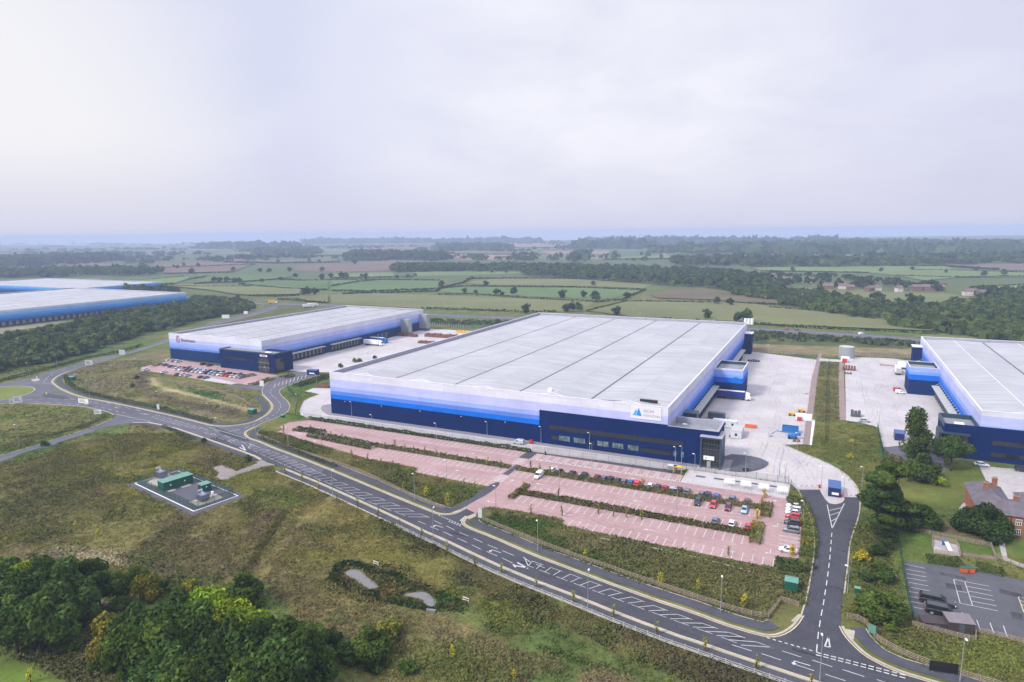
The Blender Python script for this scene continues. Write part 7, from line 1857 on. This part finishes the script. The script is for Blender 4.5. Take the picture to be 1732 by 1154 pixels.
rail_fence('timber fence crossing the garden below the yew trees', GP([(1516, 892), (1560, 902), (1608.6, 913), (1676, 926)]), M['wood'], 1.3)
rail_fence('low fence round the little gravel play area', GP([(1577, 926), (1577, 912), (1620, 922), (1624, 943), (1580, 936)]), M['wood'], 1.1, 5, 2.6)
rail_fence('short timber fence beside the garden path near the house', GP([(1676, 926), (1684, 945), (1697, 949), (1732, 963)]), M['wood'], 1.1)
SF = [offset(S1, 3.75)][0]
SF = resample(SF, 2.0); nS = len(SF) // 3 + 1
for k, lb in enumerate(('grey timber rail fence along the near footway, bottom right stretch', 'grey timber rail fence along the near footway, middle stretch', 'grey timber rail fence along the near footway, upper left stretch')):
    if k < 2: rail_fence(lb, SF[k * nS:(k + 1) * nS + 1], M['rail_grey'], 1.1, 3, 2.6)
rail_fence('pale timber fence on the inner ring of the scrub mound, long upper arc', GP([(268, 643), (300, 647), (345, 655), (380, 667), (410, 677), (424, 688)]), M['wood'], 1.1, 3, 3)
rail_fence('pale timber fence on the lower ring of the scrub mound', GP([(268, 662), (300, 667), (345, 677), (400, 690), (424, 697)]), M['wood'], 1.1, 3, 3)
mesh_fence_thing('green security mesh fence between the garden and the grass strip', GP([(1514, 881), (1520, 925), (1527.5, 967.5), (1536, 1015), (1544, 1052)]), 2.4, M['mesh_green'], M['green'])
mesh_fence_thing('green mesh fence at the top edge of the grass beside the tall tree', GP([(1484, 724), (1490.5, 758), (1498, 800)]), 2.4, M['mesh_green'], M['green'])
mesh_fence_thing('green mesh fence down the middle of the grass strip between the yards', GP([(1402.5, 612), (1398.9, 640), (1396.5, 710), (1395.8, 750)]), 2.4, M['mesh_green'], M['green'])
mesh_fence_thing('green mesh fence curving beside the second side road', GP([(486.6, 656.6), (488, 662), (501.8, 673), (503.5, 682), (499.7, 702)]), 2.4, M['mesh_green'], M['green'])
mesh_fence_thing('grey wire fence between the left car park and the service road', LL((-6, -11.2), (60, -11.6), (104, -11.8)), 2.4, M['mesh_grey'], M['greydark'], 4.8, 'wire_fence', .035)
mesh_fence_thing('grey wire fence between the disabled bays and the service road', LL((105, -11.3), (135.9, -10.1), (158, -9.4)), 2.4, M['mesh_grey'], M['greydark'], 4.8, 'wire_fence', .035)
mesh_fence_thing('grey wire fence behind the cycle shelters', LL((158.4, -9.2), (160, -6.4), (192.4, -6.0), (194, -14)), 2.4, M['mesh_grey'], M['greydark'], 3.2, 'wire_fence', .035)
mesh_fence_thing('dark palisade fence along the far end of the right yard', GP([(1440, 601.5), (1500, 604), (1552, 607)]), 2.6, M['mesh_grey'], M['greydark'], 1.6, 'palisade_fence', .06)
mesh_fence_thing('dark palisade fence along the far end of the middle yard', GP([(1266, 595), (1330, 601), (1384, 606)]), 2.6, M['mesh_grey'], M['greydark'], 2.2, 'palisade_fence', .05)
mesh_fence_thing('pale palisade fence at the far end of the second yard', GP([(728, 551), (762, 554), (795, 557)]), 3.0, M['mesh_grey'], M['steel'], 2.6, 'palisade_fence', .16)

# ------------------------------------------------------------------ sub-station compound
sheet('substation_yard', [SS(.6, .6), SS(LX - .6, .6), SS(LX - .6, LY - .6), SS(.6, LY - .6)], .09, M['paver_dark'], 0)
b = MB(); b.strip([SS(.3, .3), SS(LX - .3, .3), SS(LX - .3, LY - .3), SS(.3, LY - .3), SS(.3, .3)], .12, -.12, .16, 0, 0); struct('compound_kerb', b, M['white'])
a_, c_ = SUB(319.6, 850), SUB(378.5, 842)
sheet('transformer_pad', [SS(*SUB(319.6, 850)), SS(*SUB(335, 857)), SS(*SUB(378.5, 842.3)), SS(*SUB(364.6, 836))], .16, M['kerb'], 0)
sheet('transformer_pad', [SS(*SUB(247, 817)), SS(*SUB(264, 824)), SS(*SUB(300, 808)), SS(*SUB(280, 801))], .16, M['kerb'], 0)
sheet('cabin_step', [SS(15.6, 3.0), SS(17.2, 3.0), SS(17.2, 5.4), SS(15.6, 5.4)], .18, M['kerb'], 0)
sheet('cabin_step', [SS(15.6, 7.4), SS(17.2, 7.4), SS(17.2, 10.4), SS(15.6, 10.4)], .18, M['kerb'], 0)
FN = [SS(.9, .9), SS(LX - .9, .9), SS(LX - .9, LY - .9), SS(.9, LY - .9), SS(.9, .9)]
mesh_fence_thing('green wire mesh fence enclosing the substation compound', FN, 2.5, M['mesh_green'], M['green'], 2.5)
def cab(name, lb, x0, x1, y0, y1, h_, doors, cat='cabinet'):
    t = thing(name, lb, cat, (*SS(x0, y0), .1), SA); X, Y = x1 - x0, y1 - y0
    b = MB(); b.box(0, X, 0, Y, 0, h_); part('wall', b, M['green'], t)
    b = MB(); b.box(-.15, X + .15, -.15, Y + .15, h_ + .003, h_ + .12); part('roof', b, M['green_roof'], t)
    for d in doors:
        b = MB(); b.box(X + .003, X + .05, d, d + 1.3, .15, h_ - .25); o = part('door', b, M['green'], t)
        b = MB(); b.box(X + .051, X + .08, d + .35, d + .75, 1.3, 1.75); part('warning_plate', b, M['white'], o)
    return t
cab('substation_cabin', 'long dark green equipment cabin inside the fenced substation', 11.4, 15.3, 2.5, 12.0, 2.75, (1.6, 6.2), 'cabin')
cab('substation_cabinet', 'small green cabinet beside the nearer transformer in the substation', 23.5, 26.3, 9.2, 12.2, 2.3, (.8,))
def transformer(lb, px, py, s_=1.0, ang=0.0, conservator=True):
    q = SUB(px, py); t = thing('transformer', lb, 'transformer', (*SS(*q), .16), SA + ang)
    b = MB(); b.cbox(-1.3 * s_, 1.3 * s_, -.9 * s_, .9 * s_, .2, 2.1 * s_, .12); part('tank', b, M['blue_glass'], t)
    for sd in (-1, 1):
        b = MB()
        for k in range(6): x = (-1.15 + k * .46) * s_; b.box(x - .07, x + .07, sd * 1.0 * s_ - .0 if sd > 0 else sd * 1.5 * s_, sd * 1.5 * s_ if sd > 0 else sd * 1.0 * s_, .4, 2.0 * s_)
        part('cooling_fin', b, M['blue_glass'], t)
    if conservator:
        b = MB(); b.tube([(-1.5 * s_, -.7, 2.75 * s_), (-1.5 * s_, .7, 2.75 * s_)], .36, 10); b.tube([(-1.5 * s_, 0, 2.5 * s_), (-1.1, 0, 2.0 * s_)], .12, 6); part('conservator', b, M['steel'], t)
    for k in range(3): b = MB(); b.cyl((-.6 + .6 * k) * s_, 0, 2.1 * s_, 2.9 * s_, .11, 8, 0, .05); part('bushing', b, M['white'], t)
    return t
transformer('grey finned transformer nearer the road side of the substation', 344, 847)
transformer('grey finned transformer behind the long green cabin', 273, 808, 1.05)
t = thing('meter_box', 'pale meter box on a post beside the nearer transformer', 'box', (*SS(*SUB(360, 841)), .16), SA); b = MB(); b.box(-.35, .35, -.25, .25, .5, 1.7); part('housing', b, M['white'], t); b = MB(); b.box(-.1, .1, -.1, .1, 0, .497); part('pedestal', b, M['rust'], t)
t = thing('fire_point', 'red fire post left of the small substation cabinet', 'post', (*SS(*SUB(335.5, 832)), .1), SA); b = MB(); b.cyl(0, 0, 0, 1.5, .1, 8); part('post', b, M['red'], t); b = MB(); b.box(-.22, .22, -.1, .1, 1.501, 1.9); part('head', b, M['red'], t)

# ------------------------------------------------------------------ other roadside furniture
def cabinet(lb, px, py, w_, d_, h_, ang=TH, cat='cabinet'):
    t = thing('utility_cabinet', lb, cat, G(px, py), ang)
    b = MB(); b.box(-w_ / 2, w_ / 2, -d_ / 2, d_ / 2, 0, h_); part('housing', b, M['green'], t)
    b = MB(); b.add([(-w_ / 2 - .1, -d_ / 2 - .1, h_ + .003), (w_ / 2 + .1, -d_ / 2 - .1, h_ + .003), (w_ / 2 + .1, d_ / 2 + .1, h_ + .003), (-w_ / 2 - .1, d_ / 2 + .1, h_ + .003), (-w_ / 2 - .1, 0, h_ + .35), (w_ / 2 + .1, 0, h_ + .35)], [(0, 1, 5, 4), (2, 3, 4, 5), (1, 2, 5), (3, 0, 4)]); part('roof', b, M['green_roof'], t)
    b = MB(); b.box(-w_ / 2 + .2, w_ / 2 - .2, -d_ / 2 - .04, -d_ / 2 - .003, .1, h_ - .15); part('door', b, M['green'], t)
    return t
cabinet('dark green substation kiosk on the grass left of the cabin road', 1338, 996, 2.7, 2.7, 2.3)
cabinet('small green cabinet on the grass right of the cabin road', 1449.5, 1004, 1.0, .8, 1.4)
cabinet('green kiosk on the scrub corner by the second side road', 427, 700, 3.2, 2.6, 2.2)
cabinet('green kiosk beside the hedge near the roundabout', 123, 643, 3.6, 2.4, 2.0)
cabinet('low green cabinet on the grass by the second side road', 478, 706, 1.6, 1.0, 1.0)
def cabin(lb, u0, u1, v0, v1, h_, z, sign=True, ang=TH):
    t = thing('gate_cabin', lb, 'cabin', (*L(u0, v0), z), ang); X, Y = u1 - u0, v1 - v0
    b = MB(); b.box(0, X, 0, Y, 0, h_); part('wall', b, M['navy'], t)
    b = MB(); b.box(-.12, X + .12, -.12, Y + .12, h_ + .003, h_ + .14); part('roof', b, M['navy_roof'], t)
    for a, y0 in ((-.03, 1.0), (-.03, 4.0), (X, 1.0)):
        b = MB(); b.box(a - .02, a + .04, y0, y0 + 1.6, 1.1, 2.1); part('window', b, M['glass'], t)
    if sign:
        b = MB(); b.box(X * .3, X * .85, -.08, -.003, .7, 1.4); part('sign', b, M['white'], t)
    return t
cabin('navy blue gate cabin on the kerbed island at the yard entrance', 203.4, 206.8, -12.0, -5.2, 2.75, .15)
cabin('navy blue gate cabin at the entrance of the second yard', -69.2, -63.0, 58.2, 61.6, 2.8, .05, True, TH + .1)
q = GUV(1513, 745); cabin('pale topped navy gate cabin by the tall tree at the right yard', q[0], q[0] + 3.2, q[1], q[1] + 5.5, 2.7, .06, False)
def barrier(lb, p0, p1):
    a, c = G(*p0), G(*p1); t = thing('barrier', lb, 'barrier', (*a, .05), math.atan2(c[1] - a[1], c[0] - a[0])); l = math.dist(a, c)
    b = MB(); b.box(-.25, .25, -.25, .25, 0, 1.1); part('housing', b, M['red'], t)
    b = MB()
    n = 8
    for k in range(n): b.box(.25 + (l - .3) * k / n, .25 + (l - .3) * (k + 1) / n - .002, -.06, .06, .85, .97, k % 2)
    part('arm', b, [M['red'], M['white']], t)
    b = MB(); b.box(l, l + .12, -.1, .1, 0, .9); part('rest_post', b, M['white'], t)
barrier('red and white barrier across the left lane beside the navy gate cabin', (1386, 826), (1348, 827.5)); barrier('red and white barrier across the right lane beside the navy gate cabin', (1423, 842), (1451, 843.5))
def sign(lb, px, py, w_, h_, top, ang, mat, posts=2, content=None, z=0):
    t = thing('road_sign', lb, 'sign', (*G(px, py), z), ang)
    b = MB(); b.box(-w_ / 2, w_ / 2, -.05, .0, top - h_, top); p = part('panel', b, mat, t)
    for k in range(posts):
        x = 0 if posts == 1 else (-w_ * .35 + k * w_ * .7 / (posts - 1)); b = MB(); b.cyl(x, .06, 0, top, .05, 6); part('post', b, M['steel'], t)
    if content: content(p, w_, h_, top)
    return t
def lines(p, w_, h_, top):
    b = MB()
    for k in range(3): b.box(-w_ * .38, w_ * (.1 + .1 * k), -.075, -.052, top - h_ * (.3 + .22 * k), top - h_ * (.22 + .22 * k))
    part('text_line', b, M['greydark'], p)
sign('wide pale direction sign beside the main road near the roundabout', 142, 688, 6.6, 2.2, 3.9, -.35, M['white'], 3, lines)
sign('pale direction sign at the tip of the meadow triangle', 166, 704, 3.0, 2.0, 3.0, .2, M['white'], 2, lines)
sign('large pale sign facing the roundabout, right one of the pair', 31, 685, 3.8, 3.2, 4.4, .2, M['cabin'], 2, lines)
sign('smaller pale sign facing the roundabout, left one of the pair', 21, 685.5, 2.4, 2.4, 3.0, .2, M['cabin'], 2, lines)
sign('large pale direction sign by the north road above the green kiosk', 151, 621, 4.4, 3.2, 4.4, .1, M['cabin'], 2, lines)
sign('grey sign panel by the north road near the second warehouse', 207, 602, 4.0, 3.6, 4.2, .1, M['cabin'], 2)
sign('pale sign on the wooded verge of the far north road', 382, 541, 7, 3.4, 4.8, .1, M['white'], 2)
sign('small pale sign beside the far road end', 416, 534, 4, 3, 4.6, .1, M['white'], 2)
sign('white entrance sign on the planted island of the second side road', 443, 654.5, 2.2, 3.0, 3.4, .0, M['white'], 2)
sign('grey totem sign at the car park entrance', 812, 877, 1.2, 2.8, 3.0, -.3, M['cabin'], 1)
sign('small white notice on the timber fence by the junction', 1474, 1077, 1.5, 1.8, 2.6, -1.0, M['green_roof'], 2)
sign('wide black sign board at the bottom right fence', 1595, 1141, 4.6, 2.0, 2.5, -.28, M['black'], 2)
t = sign('framed dark warning sign at the main road near the hedge', 268, 694, 1.4, 2.4, 2.8, -.3, M['cabin'], 2)
for k, (px, py, lb) in enumerate(((63, 641, 'yellow keep-left bollard on the northern splitter island'), (79, 668, 'yellow keep-left bollard on the eastern splitter island'))):
    t = thing('bollard', lb, 'bollard', (*G(px, py), .05)); b = MB(); b.cbox(-.3, .3, -.2, .2, 0, 1.3, .06); part('body', b, M['yellow'], t); b = MB(); b.box(-.2, .2, -.23, -.205, .7, 1.15); part('face', b, M['white'], t)
sheet('splitter_island', smooth(GP([(50, 643), (66, 640), (68, 644), (58, 646)]), 1, True), .16, M['kerb'], 0); sheet('splitter_island', smooth(GP([(68, 668), (80, 665.5), (118, 672), (112, 676), (84, 673)]), 1, True), .16, M['footway'], 0)
# headwalls with handrails at the pond
for px, py, lb in ((636, 957, 'small white handrail at the pond top'), (788, 1019, 'small white handrail right of the pond')):
    t = thing('handrail', lb, 'handrail', G(px, py), -.6)
    b = MB(); b.tube([(-.8, 0, 0), (-.8, 0, 1.1), (.8, 0, 1.1), (.8, 0, 0)], .06, 6); part('frame', b, M['white'], t); b = MB(); b.tube([(-.8, 0, .55), (.8, 0, .55)], .05, 6); part('rail', b, M['white'], t)
t = thing('outlet_grille', 'grey outlet grille on the lower bank of the pond', 'grille', G(729, 1035), -.3); b = MB(); b.box(-1.0, 1.0, -.4, .4, 0, .5); part('headwall', b, M['slab_grey'], t)
b = MB()
for k in range(6): b.box(-.9 + k * .34, -.82 + k * .34, -.5, -.403, .05, .9)
part('grille', b, M['steel'], t)

# ---- shelters between the car park and the porch
def cycle_shelter(lb, u, v, w_=3.3, col='white'):
    t = thing('cycle_shelter', lb, 'cycle shelter', (*L(u, v), .07), TH, 'cycle shelters by the porch')
    b = MB(); n = 8; R_ = 1.6
    pr = [(-R_ * math.cos(math.pi * .60 * k / n + .25), R_ * math.sin(math.pi * .60 * k / n + .25) + .75) for k in range(n + 1)]
    for x0, x1 in ((-w_ / 2, w_ / 2),):
        vs = [(x0, p[0], p[1]) for p in pr] + [(x1, p[0], p[1]) for p in pr]
        b.add(vs, [(k, k + 1, n + 2 + k, n + 1 + k) for k in range(n)])
        b.add([(x, y, z - .05) for x, y, z in vs], [(k, k + 1, n + 2 + k, n + 1 + k) for k in range(n)])
    part('curved_roof', b, M['poly'], t)
    for x in (-w_ / 2, w_ / 2): b = MB(); b.tube([(x, p[0], p[1]) for p in pr], .05, 5); b.cyl(x, -1.5, 0, 1.2, .05, 6); part('frame', b, M['steel'], t)
    b = MB()
    for k in range(4): x = -w_ / 2 + .6 + k * (w_ - 1.2) / 3; b.tube([(x, -.9, 0), (x, -.9, .75), (x, .2, .75), (x, .2, 0)], .035, 5)
    part('cycle_stand', b, M['steel'], t)
for k, px in enumerate((1234.7, 1261.8, 1292, 1323.7)):
    q = GUV(px, 813 + (px - 1234.7) * .155, 1.8); cycle_shelter('white curved cycle shelter in the row before the porch, %s from the left' % ORD[k], q[0], q[1] + .4)
for k in range(5):
    q = GUV(1185 + k * 30.6, 806.6 + k * 4.1); sheet('dark_paving_panel', [L(q[0] - 1.5, q[1] - .7), L(q[0] + 1.5, q[1] - .7), L(q[0] + 1.5, q[1] + .7), L(q[0] - 1.5, q[1] + .7)], .085, M['paver_dark'])
def frame_shelter(lb, px, py, m, roof):
    t = thing('waiting_shelter', lb, 'shelter', (*G(px, py), .1), TH)
    for x in (-1.3, 1.3):
        for y in (-.7, .7): b = MB(); b.box(x - .06, x + .06, y - .06, y + .06, 0, 2.3); part('post', b, m, t)
    b = MB(); b.box(-1.45, 1.45, -.9, .9, 2.303, 2.42); part('roof', b, roof, t)
    b = MB(); b.box(-1.24, 1.24, .66, .7, .2, 2.2); part('back_panel', b, M['mesh_grey'], t)
frame_shelter('grey framed glass shelter by the car park fence', 1137, 799, M['greydark'], M['cabin']); frame_shelter('yellow framed shelter beside the grey one by the fence', 1146, 801, M['yellow'], M['yellow'])
t = thing('litter_bin', 'slim black bin on the dark path above the disabled bays', 'bin', (*G(922.5, 770), .1)); b = MB(); b.cyl(0, 0, 0, 1.2, .28, 10); part('body', b, M['black'], t); b = MB(); b.cyl(0, 0, 1.203, 1.35, .32, 10, 0, .2); part('lid', b, M['greydark'], t)
t = thing('grit_cart', 'small red cart behind the silver van on the service road', 'cart', (*G(898, 750.5), .06), TH); b = MB(); b.box(-.6, .6, -.5, .5, .3, 1.4); part('body', b, M['red'], t)
for x in (-.4, .4): b = MB(); b.ycyl(x, -.52, -.4, .2, .2, 8); part('wheel', b, M['rubber'], t)
for k, (px, py) in enumerate(((1258.5, 797.5), (1264.5, 797.5))):
    t = thing('litter_bin', 'square black bin at the base of the island lamp post, %s one' % ('left' if k == 0 else 'right'), 'bin', (*G(px, py), .16), TH); b = MB(); b.box(-.4, .4, -.35, .35, 0, 1.1); part('body', b, M['black'], t); b = MB(); b.box(-.44, .44, -.39, .39, 1.103, 1.2); part('lid', b, M['greydark'], t)
b = MB(); ring = smooth(GP([(1236, 797.8), (1257.3, 799.3), (1275.4, 797.6), (1293.5, 791.6), (1300, 785.6)]), 1)
o = ring[0]; t = thing('guard_rail', 'curved rail round the dark oval island by the porch', 'rail', o)
for z in (.55, 1.0): b = MB(); b.strip([(p[0] - o[0], p[1] - o[1]) for p in ring], .03, -.03, z + .05, 0, z); part('rail', b, M['greydark'], t)
for p in resample(ring, 2.2): put('post', (lambda m: (m.box(-.04, .04, -.04, .04, 0, 1.05), m.mesh('post', M['greydark']))[1])(MB()), t, (p[0] - o[0], p[1] - o[1], 0))

# ---- clutter standing in the yards
def unit(name, lb, cat, px, py, w_, d_, h_, ang, mat, roof, wins=1, z=.055):
    t = thing(name, lb, cat, (*G(px, py), z), ang)
    b = MB(); b.cbox(-w_ / 2, w_ / 2, -d_ / 2, d_ / 2, .15, h_, .05); part('body', b, mat, t)
    b = MB(); b.box(-w_ / 2 - .04, w_ / 2 + .04, -d_ / 2 - .04, d_ / 2 + .04, h_ + .003, h_ + .09); part('roof', b, roof, t)
    for k in range(wins): x = -w_ / 2 + w_ * (k + .5) / wins; b = MB(); b.box(x - .45, x + .45, -d_ / 2 - .05, -d_ / 2 - .003, 1.1, 2.1); part('window', b, M['glass'], t)
    for sx in (-1, 1): b = MB(); b.box(sx * w_ * .4 - .15, sx * w_ * .4 + .15, -d_ * .45, d_ * .45, 0, .147); part('skid', b, M['greydark'], t)
    return t
unit('site_cabin', 'pale blue site cabin behind the porch roof', 'cabin', 1226, 722, 9.6, 3.0, 2.8, TH, M['cabin'], M['cabin'], 3)
unit('site_cabin', 'grey site cabin standing end-on beside the dark red car', 'cabin', 1247, 737, 4.0, 9.0, 3.0, TH, M['cabin'], M['rail_grey'], 1)
unit('container', 'dark container behind the pale site cabin', 'container', 1212, 708, 7.0, 2.6, 2.5, TH, M['greydark'], M['greydark'], 0)
unit('tank', 'white fuel tank box near the brown paving strip', 'tank', 1359, 711, 6.2, 2.6, 2.4, TH + .1, M['white'], M['white'], 0)
unit('generator', 'dark red generator at the foot of the white tank box', 'generator', 1352, 712, 1.8, 1.2, 1.5, TH, M['red'], M['red'], 0)
def skip(lb, px, py, w_, d_, h_, mat, ang=TH):
    t = thing('skip', lb, 'skip', (*G(px, py), .055), ang)
    b = MB(); x, y = w_ / 2, d_ / 2
    for a0, a1, b0, b1 in ((-x, -x + .1, -y, y), (x - .1, x, -y, y), (-x + .1, x - .1, -y, -y + .1), (-x + .1, x - .1, y - .1, y)): b.box(a0, a1, b0, b1, .1, h_)
    part('side', b, mat, t); b = MB(); b.box(-x + .1, x - .1, -y + .1, y - .1, .1, h_ * .7); part('load', b, M['rust'], t)
    b = MB(); b.box(-x - .06, x + .06, -y - .06, -y - .003, h_ - .2, h_); part('rim', b, mat, t)
skip('large blue open skip beside the boom lift', 1336.5, 731.5, 6.0, 2.6, 2.6, M['blue'])
t = thing('boom_lift', 'blue boom lift with folded arm in front of the blue skip', 'boom lift', (*G(1340, 742), .055), TH + .1)
b = MB(); b.cbox(-1.6, 1.6, -1.1, 1.1, .5, 1.6, .1); part('base', b, M['blue'], t)
b = MB(); b.cbox(1.2, 2.9, -.7, .7, 1.4, 2.6, .1); part('counterweight', b, M['blue'], t)
b = MB(); b.tube([(1.2, 0, 2.2), (-5.8, 0, 2.5), (-7.4, 0, 1.2)], .18, 6); part('arm', b, M['blue'], t)
b = MB(); b.box(-8.6, -7.4, -.7, .7, .6, .7); b.tube([(-8.6, -.7, .7), (-8.6, -.7, 1.7), (-8.6, .7, 1.7), (-8.6, .7, .7)], .04, 5); b.tube([(-7.4, -.7, .7), (-7.4, -.7, 1.7), (-7.4, .7, 1.7), (-7.4, .7, .7)], .04, 5); part('basket', b, M['steel'], t)
for x in (-1.2, 1.2):
    for s_ in (-1, 1): b = MB(); b.ycyl(x, s_ * 1.25, s_ * .9, .5, .5, 10); part('wheel', b, M['rubber'], t)
def dumper(lb, px, py, m):
    t = thing('dumper', lb, 'dumper', (*G(px, py), .055), TH)
    b = MB(); b.add([(-.6, -.6, .5), (.7, -.6, .5), (.7, .6, .5), (-.6, .6, .5), (-1.1, -.9, 1.5), (.9, -.9, 1.4), (.9, .9, 1.4), (-1.1, .9, 1.5)], [(0, 1, 5, 4), (1, 2, 6, 5), (2, 3, 7, 6), (3, 0, 4, 7), (4, 5, 6, 7), (3, 2, 1, 0)]); part('hopper', b, m, t)
    b = MB(); b.box(.9, 2.2, -.6, .6, .4, 1.2); b.tube([(1.6, -.6, 1.2), (1.6, -.6, 2.4), (1.6, .6, 2.4), (1.6, .6, 1.2)], .06, 5); part('engine', b, m, t)
    for x in (-.3, 1.6):
        for s_ in (-1, 1): b = MB(); b.ycyl(x, s_ * .95, s_ * .6, .42, .42, 10); part('wheel', b, M['rubber'], t)
dumper('yellow dumper left of the white tank box', 1337, 703, M['yellow']); dumper('yellow roller machine behind the white tank box', 1353, 697, M['yellow'])
def fence_bits(name, lb, px, py, m, n=5, ang=TH):
    t = thing(name, lb, 'barrier', (*G(px, py), .055), ang)
    for k in range(n): b = MB(); y = (k - n / 2) * .5; b.box(-2.2, 2.2, y - .05, y + .05, .25, 1.0); b.box(-2.0, -1.8, y - .2, y + .2, 0, .247); b.box(1.8, 2.0, y - .2, y + .2, 0, .247); part('panel', b, m, t)
fence_bits('barrier_stack', 'stack of orange plastic barriers beside the grey cabins', 1270, 723, M['orange'], 5)
def pallets(name, lb, px, py, w_, d_, h_, m, cat='pallets', ang=TH, z=.055):
    t = thing(name, lb, cat, (*G(px, py), z), ang)
    rr2 = random.Random(hash_(lb)); nx = max(2, int(w_ / 1.3)); ny = max(1, int(d_ / 1.3))
    for i in range(nx):
        for j in range(ny):
            b = MB(); x, y = (i + .5) * w_ / nx - w_ / 2, (j + .5) * d_ / ny - d_ / 2; hh = h_ * rr2.uniform(.6, 1.1)
            b.box(x - .55, x + .55, y - .5, y + .5, 0, .14); b.box(x - .52, x + .52, y - .47, y + .47, .145, hh); part('stack', b, m, t)
M['brickstack'] = plain('red_brown_pallet_load', (.19, .075, .06), .9, .35, 1.0); M['timberstack'] = plain('timber_stack', (.33, .22, .15), .9, .3, 1.2)
pallets('pallet_stack', 'brown stack of pallets beside the brown strip in the right yard', 1436, 626, 7.0, 4.0, 2.8, M['brickstack'])
pallets('pallet_stack', 'red brown pallet loads left of the largest warehouse', 546, 655, 9, 3.6, 1.4, M['brickstack'])
pallets('pallet_stack', 'long brown pallet rows at the far side of the second yard', 752, 571, 34, 6, 2.6, M['brickstack'])
pallets('pallet_stack', 'brown pallet row nearer the warehouse roof in the second yard', 722, 581, 14, 4, 1.8, M['brickstack'])
pallets('pallet_stack', 'mixed pallets beside the silver stair tower in the second yard', 684, 568.5, 24, 4, 2.2, M['rust'])
pallets('pallet_stack', 'thin timber bundles before the right hub tower', 1507, 619.5, 12, 1.6, .8, M['timberstack'])
pallets('pallet_stack', 'grey machinery pile at the left side of the right yard, near the silver car', 1447, 704, 4.0, 4.0, 2.4, M['greydark'], 'machinery')
pallets('pallet_stack', 'dark machine parts below the brown pallets in the right yard', 1434, 633, 4.0, 1.6, 1.4, M['greydark'], 'machinery')
pallets('pallet_stack', 'group of dark crates behind the left hub tower', 1275, 611.5, 7, 3, 1.2, M['greydark'], 'crates')
pallets('pallet_stack', 'small red crate pile below the blue boom lift', 1347, 747.5, 2.8, 1.2, 1.0, M['rust'], 'crates')
pallets('pallet_stack', 'yellow and green bundles at the end of the second yard', 783, 563, 12, 3, 1.8, M['yellow'], 'bundles')
# sprinkler tank and pump house
t = thing('water_tank', 'silver cylindrical sprinkler tank between the two yards', 'tank', (*G(1431, 606), .05), TH)
b = MB(); b.cyl(0, 0, 0, 7.4, 4.3, 36); part('shell', b, M['steel'], t)
b = MB(); b.cyl(0, 0, 7.403, 7.9, 4.35, 36, 0, 1.0); part('roof', b, M['rail_grey'], t)
b = MB()
for k in range(18): a = k * math.pi / 9; b.box(4.32 * math.cos(a) - .07, 4.32 * math.cos(a) + .07, 4.32 * math.sin(a) - .07, 4.32 * math.sin(a) + .07, 0, 7.4)
part('stiffener', b, M['rail_grey'], t)
unit('pump_house', 'red and white pump house in front of the silver tank', 'pump house', 1429, 611, 4.6, 2.6, 2.6, TH, M['white'], M['white'], 0)
unit('pump_unit', 'dark red cube of plant before the silver tank', 'plant', 1428.5, 613.5, 2.6, 1.4, 2.2, TH, M['red'], M['red'], 0)
unit('plant_skid', 'blue grey plant unit right of the pump house', 'plant', 1438, 612.5, 3.0, 2.0, 1.8, TH, M['cabin'], M['cabin'], 0)
t = thing('silo', 'small white silos beyond the far right roof corner of the largest warehouse', 'silo', (*G(1269, 549), .05), TH)
for k in range(3): b = MB(); b.cyl(k * 2.7 - 4, 0, 0, 5.0, 1.3, 14); part('drum', b, M['white'], t)
t = thing('play_slide', 'white and blue play slide in the little gravel area', 'slide', (*G(1602, 928), .03), TH - 1.3)
b = MB(); b.box(-1.9, -1.0, -.45, .45, 1.2, 1.3); b.box(-1.9, -1.8, -.45, .45, 0, 1.2); part('platform', b, M['blue'], t)
b = MB(); b.add([(-1.0, -.4, 1.3), (1.8, -.4, .2), (1.8, .4, .2), (-1.0, .4, 1.3)], [(0, 1, 2, 3)]); b.add([(-1.0, -.45, 1.5), (1.8, -.45, .4), (1.8, -.4, .2), (-1.0, -.4, 1.3)], [(0, 1, 2, 3)]); b.add([(-1.0, .45, 1.5), (1.8, .45, .4), (1.8, .4, .2), (-1.0, .4, 1.3)], [(0, 1, 2, 3)]); part('chute', b, M['white'], t)
for k in range(7):
    px, py = ((1413, 672), (1413, 640), (1367, 666), (1439, 646), (1431, 653), (1268, 718), (1437, 686))[k]
    pass
t = thing('drain_cover', 'small red pallet truck on the main yard near the brown strip', 'pallet truck', (*G(1365, 667), .055), TH); b = MB(); b.box(-1.0, .6, -.4, .4, .08, .3); part('forks', b, M['red'], t); b = MB(); b.tube([(.6, 0, .3), (1.1, 0, 1.2)], .05, 6); part('handle', b, M['red'], t); t.name = 'pallet_truck'
